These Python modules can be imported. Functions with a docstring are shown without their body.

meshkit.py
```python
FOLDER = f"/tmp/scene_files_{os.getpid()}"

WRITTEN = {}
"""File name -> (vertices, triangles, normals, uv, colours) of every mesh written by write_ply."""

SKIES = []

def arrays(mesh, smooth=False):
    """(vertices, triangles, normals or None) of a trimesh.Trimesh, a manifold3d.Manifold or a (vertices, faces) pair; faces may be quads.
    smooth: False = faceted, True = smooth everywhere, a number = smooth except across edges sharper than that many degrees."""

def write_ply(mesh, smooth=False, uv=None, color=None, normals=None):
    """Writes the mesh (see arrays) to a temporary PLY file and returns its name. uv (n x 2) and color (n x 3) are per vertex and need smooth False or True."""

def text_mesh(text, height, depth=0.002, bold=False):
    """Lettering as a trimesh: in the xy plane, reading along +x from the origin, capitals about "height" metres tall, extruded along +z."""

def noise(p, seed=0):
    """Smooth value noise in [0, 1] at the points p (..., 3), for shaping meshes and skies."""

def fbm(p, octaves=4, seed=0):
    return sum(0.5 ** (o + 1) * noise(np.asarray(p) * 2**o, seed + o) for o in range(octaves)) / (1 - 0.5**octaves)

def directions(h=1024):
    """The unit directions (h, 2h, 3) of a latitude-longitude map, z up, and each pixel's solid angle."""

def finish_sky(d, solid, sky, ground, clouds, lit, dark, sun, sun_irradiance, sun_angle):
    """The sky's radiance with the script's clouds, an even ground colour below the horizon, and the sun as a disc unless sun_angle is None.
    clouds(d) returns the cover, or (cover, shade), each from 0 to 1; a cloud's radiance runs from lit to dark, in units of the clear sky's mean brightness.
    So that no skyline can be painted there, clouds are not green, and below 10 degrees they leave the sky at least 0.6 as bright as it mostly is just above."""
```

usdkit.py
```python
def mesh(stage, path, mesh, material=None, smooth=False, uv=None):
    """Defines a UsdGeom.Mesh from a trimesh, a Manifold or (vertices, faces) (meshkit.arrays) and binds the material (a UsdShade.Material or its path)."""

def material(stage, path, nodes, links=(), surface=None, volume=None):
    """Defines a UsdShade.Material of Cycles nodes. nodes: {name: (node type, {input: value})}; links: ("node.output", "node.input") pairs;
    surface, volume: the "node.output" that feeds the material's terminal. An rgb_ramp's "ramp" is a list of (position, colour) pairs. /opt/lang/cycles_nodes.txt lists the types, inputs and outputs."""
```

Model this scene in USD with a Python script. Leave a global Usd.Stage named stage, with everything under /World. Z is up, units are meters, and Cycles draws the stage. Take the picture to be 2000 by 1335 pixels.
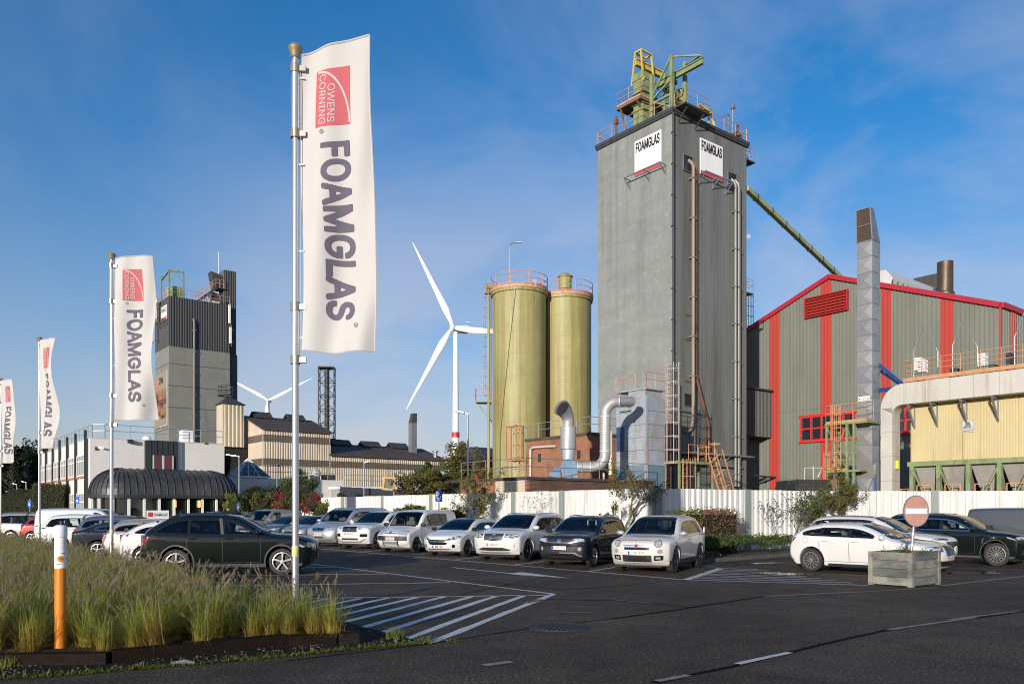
import math, random, re
import numpy as np, trimesh, shapely
import shapely.geometry as sg
from scipy.spatial import Delaunay
import usdkit, meshkit
from pxr import Usd, UsdGeom, UsdLux, UsdShade, Gf, Sdf, Vt

stage = Usd.Stage.CreateInMemory()
UsdGeom.SetStageUpAxis(stage, 'Z'); UsdGeom.SetStageMetersPerUnit(stage, 1.0)
UsdGeom.Xform.Define(stage, '/World'); UsdGeom.Scope.Define(stage, '/World/Looks')
PI = math.pi
rng = np.random.default_rng(7); random.seed(7)

# ---------------------------------------------------------------- camera, sky, sun, exposure
EYE, FPX, HZ = 1.8, 1570.0, 995.0
cam = UsdGeom.Camera.Define(stage, '/World/camera')
cam.CreateHorizontalApertureAttr(36.0); cam.CreateVerticalApertureAttr(36.0 * 683 / 1024)
cam.CreateFocalLengthAttr(36.0 * FPX / 2000); cam.CreateVerticalApertureOffsetAttr((HZ - 667.5) / 2000 * 36)
cam.CreateClippingRangeAttr(Gf.Vec2f(0.1, 20000)); cam.CreateFStopAttr(0.0)
cam.AddTranslateOp().Set((0, 0, EYE)); cam.AddRotateXOp().Set(90.0)
cam.CreateExposureAttr(0.34)

SUN_EL, SUN_X, SUN_Y = math.radians(9.5), -0.40, -0.9165
SKY = dict(strength=0.143, sun=1.06)
sun = UsdLux.DistantLight.Define(stage, '/World/sun')
sun.CreateIntensityAttr(SKY['sun']); sun.CreateAngleAttr(0.5); sun.CreateNormalizeAttr(True); sun.CreateColorAttr(Gf.Vec3f(1.0, 0.91, 0.80))
sun.AddRotateXYZOp().Set((90 - math.degrees(SUN_EL), 0, math.degrees(math.asin(SUN_X))))
dome = UsdLux.DomeLight.Define(stage, '/World/sky')
dome.GetPrim().SetCustomDataByKey('kind', 'structure')
skymat = usdkit.material(stage, '/World/Looks/sky_look', {
    'tint': ('mix', dict(mix_type='multiply', fac=1.0, color2=(1.0, 0.9, 1.02))), 'hm': ('mix', dict(mix_type='mix', color2=(2.15, 2.3, 2.9))),
    's': ('sky_texture', dict(sky_type='single_scattering', sun_disc=False, sun_elevation=SUN_EL, sun_rotation=math.atan2(SUN_X, SUN_Y), altitude=100.0, air_density=1.0, aerosol_density=0.6, ozone_density=2.2)),
    'hs': ('hsv', dict(hue=0.5, saturation=1.4, value=1.0, fac=1.0)),
    'tc': ('texture_coordinate', {}),
    'mp': ('mapping', dict(scale=(1.0, 1.0, 1.7), location=(0.35, 0.1, 0.2), rotation=(0.0, 0.35, 0.5))),
    'n': ('noise_texture', dict(scale=2.3, detail=7.0, roughness=0.58, distortion=0.5)),
    'n2': ('noise_texture', dict(scale=1.3, detail=3.0, roughness=0.5)),
    'r': ('rgb_ramp', dict(ramp=[(0.0, (0, 0, 0)), (0.4, (0, 0, 0)), (0.58, (.66, .66, .66)), (1.0, (.8, .8, .8))])),
    'r2': ('rgb_ramp', dict(ramp=[(0.0, (0, 0, 0)), (0.38, (0.05, 0.05, 0.05)), (0.62, (1, 1, 1)), (1.0, (1, 1, 1))])),
    'sx': ('separate_xyz', {}),
    'el': ('map_range', dict(from_min=0.0, from_max=0.55, to_min=1.0, to_max=0.3, clamp=True)),
    'hz': ('map_range', dict(from_min=-0.02, from_max=0.4, to_min=0.75, to_max=0.0, clamp=True)),
    'm1': ('math', dict(math_type='multiply')), 'm2': ('math', dict(math_type='multiply')), 'm3': ('math', dict(math_type='maximum')),
    'cl': ('mix', dict(mix_type='mix', color2=(3.3, 3.3, 3.8))),
    'b': ('background_shader', dict(strength=SKY['strength']))},
    [('tc.generated', 'mp.vector'), ('mp.vector', 'n.vector'), ('mp.vector', 'n2.vector'), ('n.fac', 'r.fac'), ('n2.fac', 'r2.fac'), ('tc.generated', 'sx.vector'),
     ('sx.z', 'el.value'), ('sx.z', 'hz.value'), ('r.color', 'm1.value1'), ('r2.color', 'm1.value2'), ('m1.value', 'm2.value1'), ('el.result', 'm2.value2'), ('m2.value', 'cl.fac'),
     ('s.color', 'hs.color'), ('hs.color', 'tint.color1'), ('tint.color', 'hm.color1'), ('hz.result', 'hm.fac'), ('hm.color', 'cl.color1'), ('cl.color', 'b.color')], surface='b.background')
UsdShade.MaterialBindingAPI.Apply(dome.GetPrim()).Bind(skymat)

# ---------------------------------------------------------------- helpers
TH = math.radians(38.3)                       # everything on the site follows one grid
BX = np.array([math.cos(TH), math.sin(TH)])   # towards the deep right
AX = np.array([-math.sin(TH), math.cos(TH)])  # towards the deep left


def ground(px, py, z=0.0):
    Y = (EYE - z) * FPX / (py - HZ)
    return np.array([(px - 1000) / FPX * Y, Y, z])


class Frame:
    """Local frame of a building: x along BX, y along AX, origin at its near corner."""
    def __init__(s, x, y, rot=TH):
        s.C = np.array([x, y], float); s.rot = rot
        s.b = np.array([math.cos(rot), math.sin(rot)]); s.a = np.array([-math.sin(rot), math.cos(rot)])

    def LF(s, px, py=None, u=0.0):            # the plane x = u: where does this line of sight meet it
        k = (px - 1000) / FPX; p = s.C + s.b * u
        v = (p[0] - k * p[1]) / (k * s.a[1] - s.a[0])
        return v if py is None else (v, EYE + (HZ - py) / FPX * (p[1] + s.a[1] * v))

    def RF(s, px, py=None, v=0.0):
        k = (px - 1000) / FPX; p = s.C + s.a * v
        u = (k * p[1] - p[0]) / (s.b[0] - k * s.b[1])
        return u if py is None else (u, EYE + (HZ - py) / FPX * (p[1] + s.b[1] * u))

    def zat(s, u, v, py):
        return EYE + (HZ - py) / FPX * (s.C[1] + s.b[1] * u + s.a[1] * v)

    def local(s, x, y):
        d = np.array([x, y]) - s.C
        return float(d @ s.b), float(d @ s.a)


used = {}


def numbered(parent, name):
    k = (parent, name); n = used.get(k, 0); used[k] = n + 1
    return f'{parent}/{name}' + (f'_{n:03d}' if n else '')


def tag(prim, label=None, cat=None, group=None, kind=None):
    for k, v in (('label', label), ('category', cat), ('group', group), ('kind', kind)):
        if v: prim.SetCustomDataByKey(k, v)
    return prim


def thing(name, label, cat, loc=(0, 0, 0), rot=0.0, group=None, kind=None):
    x = UsdGeom.Xform.Define(stage, numbered('/World', name))
    x.AddTranslateOp().Set(Gf.Vec3d(*[float(c) for c in loc]))
    if rot: x.AddRotateZOp().Set(math.degrees(rot))
    return tag(x.GetPrim(), label, cat, group, kind)


def building(name, label, cat, F, z=0.0, group=None):
    return thing(name, label, cat, (F.C[0], F.C[1], z), F.rot, group)


def part(parent, name, mesh, mat, smooth=False, label=None, kind=None):
    if isinstance(mesh, MB): mesh = mesh.out()
    path = numbered(str(parent.GetPath()) if parent else '/World', name)
    p = usdkit.mesh(stage, path, mesh, mat, smooth=smooth).GetPrim()
    return tag(p, label, None, None, kind)


def solo(name, mesh, mat, label, cat, group=None, smooth=False, kind=None):
    return tag(part(None, name, mesh, mat, smooth), label, cat, group, kind)


class MB:
    def __init__(s): s.v, s.f, s.n = [], [], 0

    def add(s, v, f):
        v = np.asarray(v, float).reshape(-1, 3); f = np.asarray(f, int)
        if f.ndim == 2 and f.shape[1] == 4: f = np.vstack([f[:, [0, 1, 2]], f[:, [0, 2, 3]]])
        s.v.append(v); s.f.append(f + s.n); s.n += len(v); return s

    def tm(s, m): return s.add(m.vertices, m.faces)

    def box(s, x0, x1, y0, y1, z0, z1):
        v = [(x, y, z) for x in (x0, x1) for y in (y0, y1) for z in (z0, z1)]
        return s.add(v, [(0, 1, 3, 2), (4, 6, 7, 5), (0, 4, 5, 1), (2, 3, 7, 6), (0, 2, 6, 4), (1, 5, 7, 3)])

    def bar(s, p, q, w, h=None, up=(0, 0, 1)):
        p, q = np.asarray(p, float), np.asarray(q, float); h = w if h is None else h
        t = q - p; t = t / (np.linalg.norm(t) + 1e-12); up = np.asarray(up, float)
        if abs(t @ up) > .97: up = np.array([1.0, 0, 0]) if abs(t[0]) < .9 else np.array([0, 1.0, 0])
        a = np.cross(t, up); a /= np.linalg.norm(a); b = np.cross(a, t)
        v = [e + a * i * w / 2 + b * j * h / 2 for e in (p, q) for i in (-1, 1) for j in (-1, 1)]
        return s.add(v, [(0, 1, 3, 2), (4, 6, 7, 5), (0, 4, 5, 1), (2, 3, 7, 6), (0, 2, 6, 4), (1, 5, 7, 3)])

    def tube(s, pts, r, n=6, caps=True):
        p = np.asarray(pts, float); m = len(p); r = np.broadcast_to(r, (m,))
        t = np.gradient(p, axis=0); t /= np.linalg.norm(t, axis=1, keepdims=True) + 1e-12
        ref = np.array([0, 0, 1.0]) if abs(t[:, 2]).max() < .93 else (np.array([1.0, 0, 0]) if abs(t[:, 0]).max() < .93 else np.array([.3, .9, .3]))
        a = np.cross(t, ref); a /= np.linalg.norm(a, axis=1, keepdims=True) + 1e-12
        b = np.cross(t, a); g = np.arange(n) * 2 * PI / n
        v = p[:, None] + r[:, None, None] * (np.cos(g)[None, :, None] * a[:, None] + np.sin(g)[None, :, None] * b[:, None])
        f = [(i * n + j, i * n + (j + 1) % n, (i + 1) * n + (j + 1) % n, (i + 1) * n + j) for i in range(m - 1) for j in range(n)]
        v = v.reshape(-1, 3); s.add(v, f)
        if caps:
            for base in (0, (m - 1) * n):
                s.add(v[base:base + n], [(0, j, j + 1) for j in range(1, n - 1)])
        return s

    def cyl(s, p, q, r0, r1=None, n=12): return s.tube([p, q], [r0, r0 if r1 is None else r1], n)

    def lathe(s, prof, n=24, c=(0, 0), cap=False):
        g = np.arange(n) * 2 * PI / n; m = len(prof)
        v = [(c[0] + r * math.cos(a), c[1] + r * math.sin(a), z) for r, z in prof for a in g]
        f = [(i * n + j, i * n + (j + 1) % n, (i + 1) * n + (j + 1) % n, (i + 1) * n + j) for i in range(m - 1) for j in range(n)]
        s.add(v, f)
        if cap: s.add(v[-n:], [(0, j, j + 1) for j in range(1, n - 1)])
        return s

    def quad(s, a, b, c, d): return s.add([a, b, c, d], [(0, 1, 2, 3)])

    def poly(s, pts, depth, fn):
        """A flat outline pulled to a depth: fn(s, t, d) gives the point."""
        g = pts if isinstance(pts, (sg.Polygon, sg.MultiPolygon)) else sg.Polygon(pts)
        for q in getattr(g, 'geoms', [g]):
            m = trimesh.creation.extrude_polygon(q, depth, engine='earcut')
            s.add([fn(*p) for p in m.vertices], m.faces)
        return s

    def xf(s, fn):
        s.v = [np.array([fn(*p) for p in v]) for v in s.v]; return s

    def out(s): return trimesh.Trimesh(np.vstack(s.v), np.vstack(s.f), process=False)


def texttri(text, h, bold=True, sx=1.0, size=0.0):
    """Flat triangles of a line of lettering, (n, 2) and faces, origin at the left of its baseline."""
    m = meshkit.text_mesh(text, h, 0.002, bold)
    f = m.faces[m.face_normals[:, 2] > .9]
    m = trimesh.Trimesh(m.vertices, f, process=True); m.remove_unreferenced_vertices()
    v, f = m.vertices, m.faces
    if size: v, f = trimesh.remesh.subdivide_to_size(v, f, size)
    return np.array(v)[:, :2] * [sx, 1], np.array(f)


def fattext(text, h, width, fat=.1, step=.12):
    """Heavy lettering squeezed to a width: strokes widened by fat times the height."""
    v, f = texttri(text, h, True); v[:, 0] -= v[:, 0].min(); v[:, 0] *= width / v[:, 0].max()
    g = shapely.union_all(shapely.polygons(v[f])).buffer(fat * h, join_style=2).simplify(.004 * h)
    return trifill(g, step)


def trifill(poly, step):
    """Triangles filling a shapely polygon, with points inside every step metres."""
    vs, fs, n = [], [], 0
    for g in getattr(poly, 'geoms', [poly]):
        if g.is_empty or g.area < 1e-6: continue
        e = shapely.segmentize(g, step)
        pts = [np.array(r.coords)[:-1] for r in [e.exterior, *e.interiors]]
        x0, y0, x1, y1 = g.bounds
        gx, gy = np.meshgrid(np.arange(x0 + step / 2, x1, step), np.arange(y0 + step / 2, y1, step))
        q = np.c_[gx.ravel(), gy.ravel()]
        if len(q):
            inner = g.buffer(-step * .35)
            if not inner.is_empty: q = q[shapely.contains_xy(inner, q[:, 0], q[:, 1])]; pts.append(q)
        p = np.vstack(pts)
        if len(p) < 3: continue
        try: t = Delaunay(p).simplices
        except Exception: continue
        c = p[t].mean(1); t = t[shapely.contains_xy(g, c[:, 0], c[:, 1])]
        vs.append(p); fs.append(t + n); n += len(p)
    return (np.vstack(vs), np.vstack(fs)) if vs else (np.zeros((0, 2)), np.zeros((0, 3), int))


# ---------------------------------------------------------------- materials
looks = {}


def M(name, color, rough=.5, metal=0.0, coat=0.0, var=0.0, scale=(1, 1, 1), detail=5.0, dirt=None, dirt_amt=0.0, dirt_scale=(.6, .6, .1), speck=0.0, speck_scale=60.0, bump=0.0, bump_scale=30.0, space='world', spec=0.5, island=0.0, trans=0.0, emit=None, coat_rough=.03):
    """A procedural look: base colour broken by noise, an optional dirt or rust layer in streaks, optional fine specks, relief and translucency."""
    if name in looks: return looks[name]
    c = np.array(color, float)
    nd = {'p': ('principled_bsdf', dict(base_color=c, roughness=rough, metallic=metal, coat_weight=coat, coat_roughness=coat_rough, specular_ior_level=spec))}
    lk = []; src = None
    if var or dirt is not None or speck or bump:
        if space == 'world': nd['g'] = ('geometry', {}); vec = 'g.position'
        else: nd['g'] = ('texture_coordinate', {}); vec = 'g.object'
    if var:
        nd['mp'] = ('mapping', dict(scale=scale)); nd['n'] = ('noise_texture', dict(scale=1.0, detail=detail, roughness=.6))
        nd['r'] = ('rgb_ramp', dict(ramp=[(.25, c * (1 - var)), (.5, c), (.75, np.minimum(c * (1 + var), .95))]))
        lk += [(vec, 'mp.vector'), ('mp.vector', 'n.vector'), ('n.fac', 'r.fac')]; src = 'r.color'
    if island:
        nd['gi'] = ('geometry', {}); nd['ri'] = ('map_range', dict(from_min=0.0, from_max=1.0, to_min=1 - island, to_max=1 + island)); nd['hi'] = ('hsv', dict(hue=.5, saturation=1.0, fac=1.0, color=c))
        lk += [('gi.random_per_island', 'ri.value'), ('ri.result', 'hi.value')]
        if src: lk += [(src, 'hi.color')]
        src = 'hi.color'
    if dirt is not None:
        nd['dm'] = ('mapping', dict(scale=dirt_scale)); nd['dn'] = ('noise_texture', dict(scale=1.0, detail=6.0, roughness=.65))
        nd['dr'] = ('rgb_ramp', dict(ramp=[(0.0, (0, 0, 0)), (.62 - .3 * dirt_amt, (0, 0, 0)), (.9 - .3 * dirt_amt, (1, 1, 1)), (1.0, (1, 1, 1))]))
        nd['dx'] = ('mix', dict(mix_type='mix', color1=c, color2=np.array(dirt, float)))
        lk += [(vec, 'dm.vector'), ('dm.vector', 'dn.vector'), ('dn.fac', 'dr.fac'), ('dr.color', 'dx.fac')]
        if src: lk += [(src, 'dx.color1')]
        src = 'dx.color'
    if speck:
        nd['sn'] = ('noise_texture', dict(scale=speck_scale, detail=2.0, roughness=.7))
        nd['sr'] = ('rgb_ramp', dict(ramp=[(0.0, np.full(3, 1 - speck)), (.42, np.full(3, 1 - speck * .4)), (.6, np.ones(3)), (.75, np.full(3, 1 + speck * 1.5)), (1.0, np.full(3, 1 + speck * 3))]))
        nd['sx'] = ('mix', dict(mix_type='multiply', fac=1.0, color1=c))
        lk += [(vec, 'sn.vector'), ('sn.fac', 'sr.fac'), ('sr.color', 'sx.color2')]
        if src: lk += [(src, 'sx.color1')]
        src = 'sx.color'
    if bump:
        nd['bn'] = ('noise_texture', dict(scale=bump_scale, detail=4.0)); nd['b'] = ('bump', dict(strength=bump, distance=.02))
        lk += [(vec, 'bn.vector'), ('bn.fac', 'b.height'), ('b.normal', 'p.normal')]
    if emit: nd['p'][1].update(emission_color=np.array(emit[0]), emission_strength=emit[1])
    if src: lk.append((src, 'p.base_color'))
    surf = 'p.BSDF'
    if trans:
        nd['t'] = ('translucent_bsdf', dict(color=np.minimum(c * 1.25, .95))); nd['mx'] = ('mix_closure', dict(fac=trans))
        if src: lk.append((src, 't.color'))
        lk += [('p.BSDF', 'mx.closure1'), ('t.BSDF', 'mx.closure2')]; surf = 'mx.closure'
    looks[name] = usdkit.material(stage, f'/World/Looks/{name}', nd, lk, surface=surf)
    return looks[name]


def brick_look(name, c1, c2, mortar, u, lo=0.215, hi=0.065):
    """Brickwork on a wall that runs along the horizontal direction u."""
    if name in looks: return looks[name]
    nd = {'g': ('geometry', {}), 'd': ('vector_math', dict(math_type='dot_product', vector2=(u[0], u[1], 0.0))), 's': ('separate_xyz', {}), 'c': ('combine_xyz', {}),
          'k': ('brick_texture', dict(scale=1.0, color1=c1, color2=c2, mortar=mortar, mortar_size=.012, brick_width=lo + .01, row_height=hi + .01, bias=-.1)),
          'n': ('noise_texture', dict(scale=.8, detail=6.0)), 'r': ('rgb_ramp', dict(ramp=[(.2, (.55, .5, .48)), (.5, (1, 1, 1)), (.8, (1.25, 1.2, 1.1))])), 'x': ('mix', dict(mix_type='multiply', fac=1.0)),
          'b': ('bump', dict(strength=.5, distance=.01, invert=True)), 'p': ('principled_bsdf', dict(roughness=.85))}
    looks[name] = usdkit.material(stage, f'/World/Looks/{name}', nd, [('g.position', 'd.vector1'), ('g.position', 's.vector'), ('d.value', 'c.x'), ('s.z', 'c.y'), ('c.vector', 'k.vector'), ('g.position', 'n.vector'), ('n.fac', 'r.fac'),
        ('k.color', 'x.color1'), ('r.color', 'x.color2'), ('x.color', 'p.base_color'), ('k.fac', 'b.height'), ('b.normal', 'p.normal')], surface='p.BSDF')
    return looks[name]


def leaf_look(name, cols, trans=.35, scale=1.2):
    """Leaves: each leaf takes its own tone from cols, drifting with a soft noise through the crown."""
    if name in looks: return looks[name]
    nd = {'g': ('geometry', {}), 'n': ('noise_texture', dict(scale=scale, detail=3.0)), 'a': ('math', dict(math_type='multiply_add', value2=.55)), 'h': ('math', dict(math_type='multiply', value2=.45)),
          'r': ('rgb_ramp', dict(ramp=[(i / max(1, len(cols) - 1), c) for i, c in enumerate(cols)])),
          'p': ('principled_bsdf', dict(roughness=.55, specular_ior_level=.35)), 't': ('translucent_bsdf', {}), 'm': ('mix_closure', dict(fac=trans))}
    looks[name] = usdkit.material(stage, f'/World/Looks/{name}', nd, [('g.position', 'n.vector'), ('n.fac', 'h.value1'), ('g.random_per_island', 'a.value1'), ('h.value', 'a.value3'), ('a.value', 'r.fac'),
        ('r.color', 'p.base_color'), ('r.color', 't.color'), ('p.BSDF', 'm.closure1'), ('t.BSDF', 'm.closure2')], surface='m.closure')
    return looks[name]


def pane_look(name, tint=(.02, .025, .03), rough=.03):
    return M(name, tint, rough, 0, 0, spec=.9)


RUST = (.2, .075, .03)
white_paint = M('white_paint', (.75, .74, .71), .5, var=.05, scale=(2, 2, .4))
black_metal = M('black_metal', (.03, .032, .035), .45)
grey_metal = M('grey_metal', (.32, .33, .34), .4, .6, var=.15, scale=(4, 4, 1))
galv = M('galvanised_steel', (.45, .46, .47), .42, .6, var=.22, scale=(1.5, 1.5, 6), dirt=(.2, .2, .2), dirt_amt=.3)
pale_metal = M('pale_metal', (.62, .62, .6), .45, .3, var=.1, scale=(2, 2, 1))
pink_rail = M('faded_orange_paint', (.5, .26, .17), .6, var=.25, scale=(3, 3, 3), dirt=RUST, dirt_amt=.25, dirt_scale=(4, 4, 2))
orange_rail = M('orange_paint', (.5, .25, .12), .55, var=.15, scale=(3, 3, 3), dirt=RUST, dirt_amt=.2, dirt_scale=(3, 3, 2))
green_steel = M('green_paint', (.2, .26, .12), .55, var=.2, scale=(2, 2, 2), dirt=(.1, .07, .03), dirt_amt=.35, dirt_scale=(2, 2, 1))
yellow_steel = M('yellow_paint', (.52, .4, .07), .55, var=.15, scale=(2, 2, 2), dirt=(.16, .1, .03), dirt_amt=.3, dirt_scale=(2, 2, 1))
rust_metal = M('rusty_steel', (.16, .07, .04), .8, var=.4, scale=(3, 3, 1))
dark_inside = M('dark_interior', (.012, .012, .013), .9)
glass = pane_look('window_glass')
# ---------------------------------------------------------------- shared builders for the plant
def corr(mb, s0, s1, z0, z1, pitch, depth, fn):
    """Ribbed sheet from s0 to s1; z0, z1 numbers or functions of s; fn(s, d, z) places a point, d outwards."""
    f0 = z0 if callable(z0) else (lambda s: z0); f1 = z1 if callable(z1) else (lambda s: z1)
    prof, k = [], 0
    while s0 + k * pitch < s1 - 1e-6:
        b = s0 + k * pitch
        prof += [(b, 0), (b + .38 * pitch, 0), (b + .5 * pitch, depth), (b + .88 * pitch, depth)]; k += 1
    prof = [p for p in prof if p[0] < s1] + [(s1, 0)]
    v = [fn(s, d, f(s)) for s, d in prof for f in (f0, f1)]
    return mb.add(v, [(2 * i, 2 * i + 2, 2 * i + 3, 2 * i + 1) for i in range(len(prof) - 1)])


def rail(parent, pts, h, mat, step=1.5, r=.025, rails=(1.0, .55), name='railing', toe=0.0, closed=False):
    """A hand rail along a path of (x, y, z) points, joined into one part."""
    m = MB(); pts = [np.array(p, float) for p in pts]
    if closed: pts = pts + [pts[0]]
    for p, q in zip(pts[:-1], pts[1:]):
        n = max(1, int(round(np.linalg.norm(q - p) / step)))
        for i in range(n + 1):
            e = p + (q - p) * i / n; m.tube([e, e + [0, 0, h]], r, 5)
        for k in rails: m.tube([p + [0, 0, h * k], q + [0, 0, h * k]], r, 5)
        if toe: m.bar(p + [0, 0, toe / 2], q + [0, 0, toe / 2], .03, toe)
    return part(parent, name, m, mat)


def ring_rail(parent, c, R, z, h, mat, a0=0, a1=2 * PI, n=28, r=.03, name='railing'):
    m = MB(); g = np.linspace(a0, a1, n + 1)
    for k in (1.0, .55, .1):
        m.tube([(c[0] + R * math.cos(a), c[1] + R * math.sin(a), z + h * k) for a in g], r if k > .2 else r * 2.2, 5)
    for a in np.linspace(a0, a1, 11): m.tube([(c[0] + R * math.cos(a), c[1] + R * math.sin(a), z + dz) for dz in (0, h)], r, 5)
    return part(parent, name, m, mat)


def ladder(parent, base, z0, z1, along, out, mat, w=.45, cage=True, cage_from=2.2, name='ladder', cagemat=None, R=.36, thick=1.0):
    """A wall ladder with hoops. along, out: horizontal unit vectors."""
    m = MB(); b = np.array([base[0], base[1], 0.0]); al = np.array([*along, 0.0]); o = np.array([*out, 0.0])
    for s in (-1, 1): m.tube([b + al * s * w / 2 + [0, 0, z0], b + al * s * w / 2 + [0, 0, z1]], .03, 5)
    for z in np.arange(z0 + .2, z1, .3): m.tube([b - al * w / 2 + [0, 0, z], b + al * w / 2 + [0, 0, z]], .016, 4)
    lad = part(parent, name, m, mat)
    if cage:
        c = MB(); g = np.linspace(-.15, PI + .15, 9)
        for z in np.arange(z0 + cage_from, z1 + .01, .9):
            c.tube([b + al * R * math.cos(a) + o * (.12 + R * 1.5 * max(0, math.sin(a))) + [0, 0, z] for a in g], .022 * thick, 4)
        for a in np.linspace(.2, PI - .2, 5):
            e = b + al * R * math.cos(a) + o * (.12 + R * 1.5 * math.sin(a)); c.tube([e + [0, 0, z0 + cage_from], e + [0, 0, z1]], .018 * thick, 4)
        part(parent, 'safety_cage', c, cagemat or mat)
    return lad


def board(parent, name, fn, w, h, depth=.06, mat=None):
    """A flat board of width w, height h: fn(s, z, d)."""
    return part(parent, name, MB().poly([(0, 0), (w, 0), (w, h), (0, h)], depth, lambda s, t, d: fn(s, t, d)), mat)


def lettering(parent, text, h, fn, mat, bold=True, sx=1.0, width=None, name='lettering', center=False, fat=0.0):
    if fat: v, f = fattext(text, h, width, fat); return part(parent, name, MB().add([fn(s, t) for s, t in v], f), mat)
    v, f = texttri(text, h, bold)
    if width: v[:, 0] *= width / (v[:, 0].max() - v[:, 0].min()); v[:, 0] -= v[:, 0].min()
    else: v[:, 0] *= sx
    if center: v[:, 0] -= v[:, 0].max() / 2
    return part(parent, name, MB().add([fn(s, t) for s, t in v], f), mat)


ink = M('black_print', (.02, .02, .022), .6)
red_print = M('red_print', (.5, .06, .07), .5)
sign_white = M('sign_white', (.8, .8, .79), .45, var=.03, scale=(1, 1, .3))

# ---------------------------------------------------------------- main silo tower
T = Frame(12.36, 62.0); TU, TV, TZ = 9.5, 8.14, 32.35
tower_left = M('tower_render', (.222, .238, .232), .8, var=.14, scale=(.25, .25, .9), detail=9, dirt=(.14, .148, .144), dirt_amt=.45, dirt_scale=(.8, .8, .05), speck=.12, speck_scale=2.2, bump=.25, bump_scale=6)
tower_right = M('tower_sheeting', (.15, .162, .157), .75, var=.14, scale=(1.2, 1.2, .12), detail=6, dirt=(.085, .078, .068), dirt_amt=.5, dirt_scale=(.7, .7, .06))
dark_trim = M('dark_trim', (.045, .048, .047), .6, var=.2, scale=(2, 2, .5))
tw = building('silo_tower', 'tall grey silo tower with green hoist frames on its roof and two white boards', 'tower', T)
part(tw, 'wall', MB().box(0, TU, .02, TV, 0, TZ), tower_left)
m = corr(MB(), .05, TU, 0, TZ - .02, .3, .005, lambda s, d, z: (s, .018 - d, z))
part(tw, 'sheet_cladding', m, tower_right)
m = MB(); e = .14
m.box(-e, TU + e, -e, TV + e, TZ, TZ + .16); m.box(-e - .05, TU + e + .05, -e - .05, TV + e + .05, TZ + .16, TZ + .42)
part(tw, 'roof_edge', m, dark_trim)
m = MB()
m.tube([(-.02, -.12, 0), (-.02, -.12, TZ)], .085, 8)
for z in np.arange(2, TZ, 2.4): m.box(-.14, .1, -.22, .02, z, z + .07)
part(tw, 'downpipe', m, dark_trim)
RZ = TZ + .42
# roof railings
rail(tw, [(-.05, .2, RZ), (-.05, TV - .05, RZ)], 1.1, pink_rail, 1.45)
rail(tw, [(.2, -.05, RZ), (TU - .05, -.05, RZ)], 1.1, pink_rail, 1.45)
rail(tw, [(TU - .05, .0, RZ), (TU - .05, TV - .05, RZ)], 1.1, pink_rail, 1.45)
rail(tw, [(TU - .05, TV - .05, RZ), (0, TV - .05, RZ)], 1.1, pink_rail, 1.45)
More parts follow.
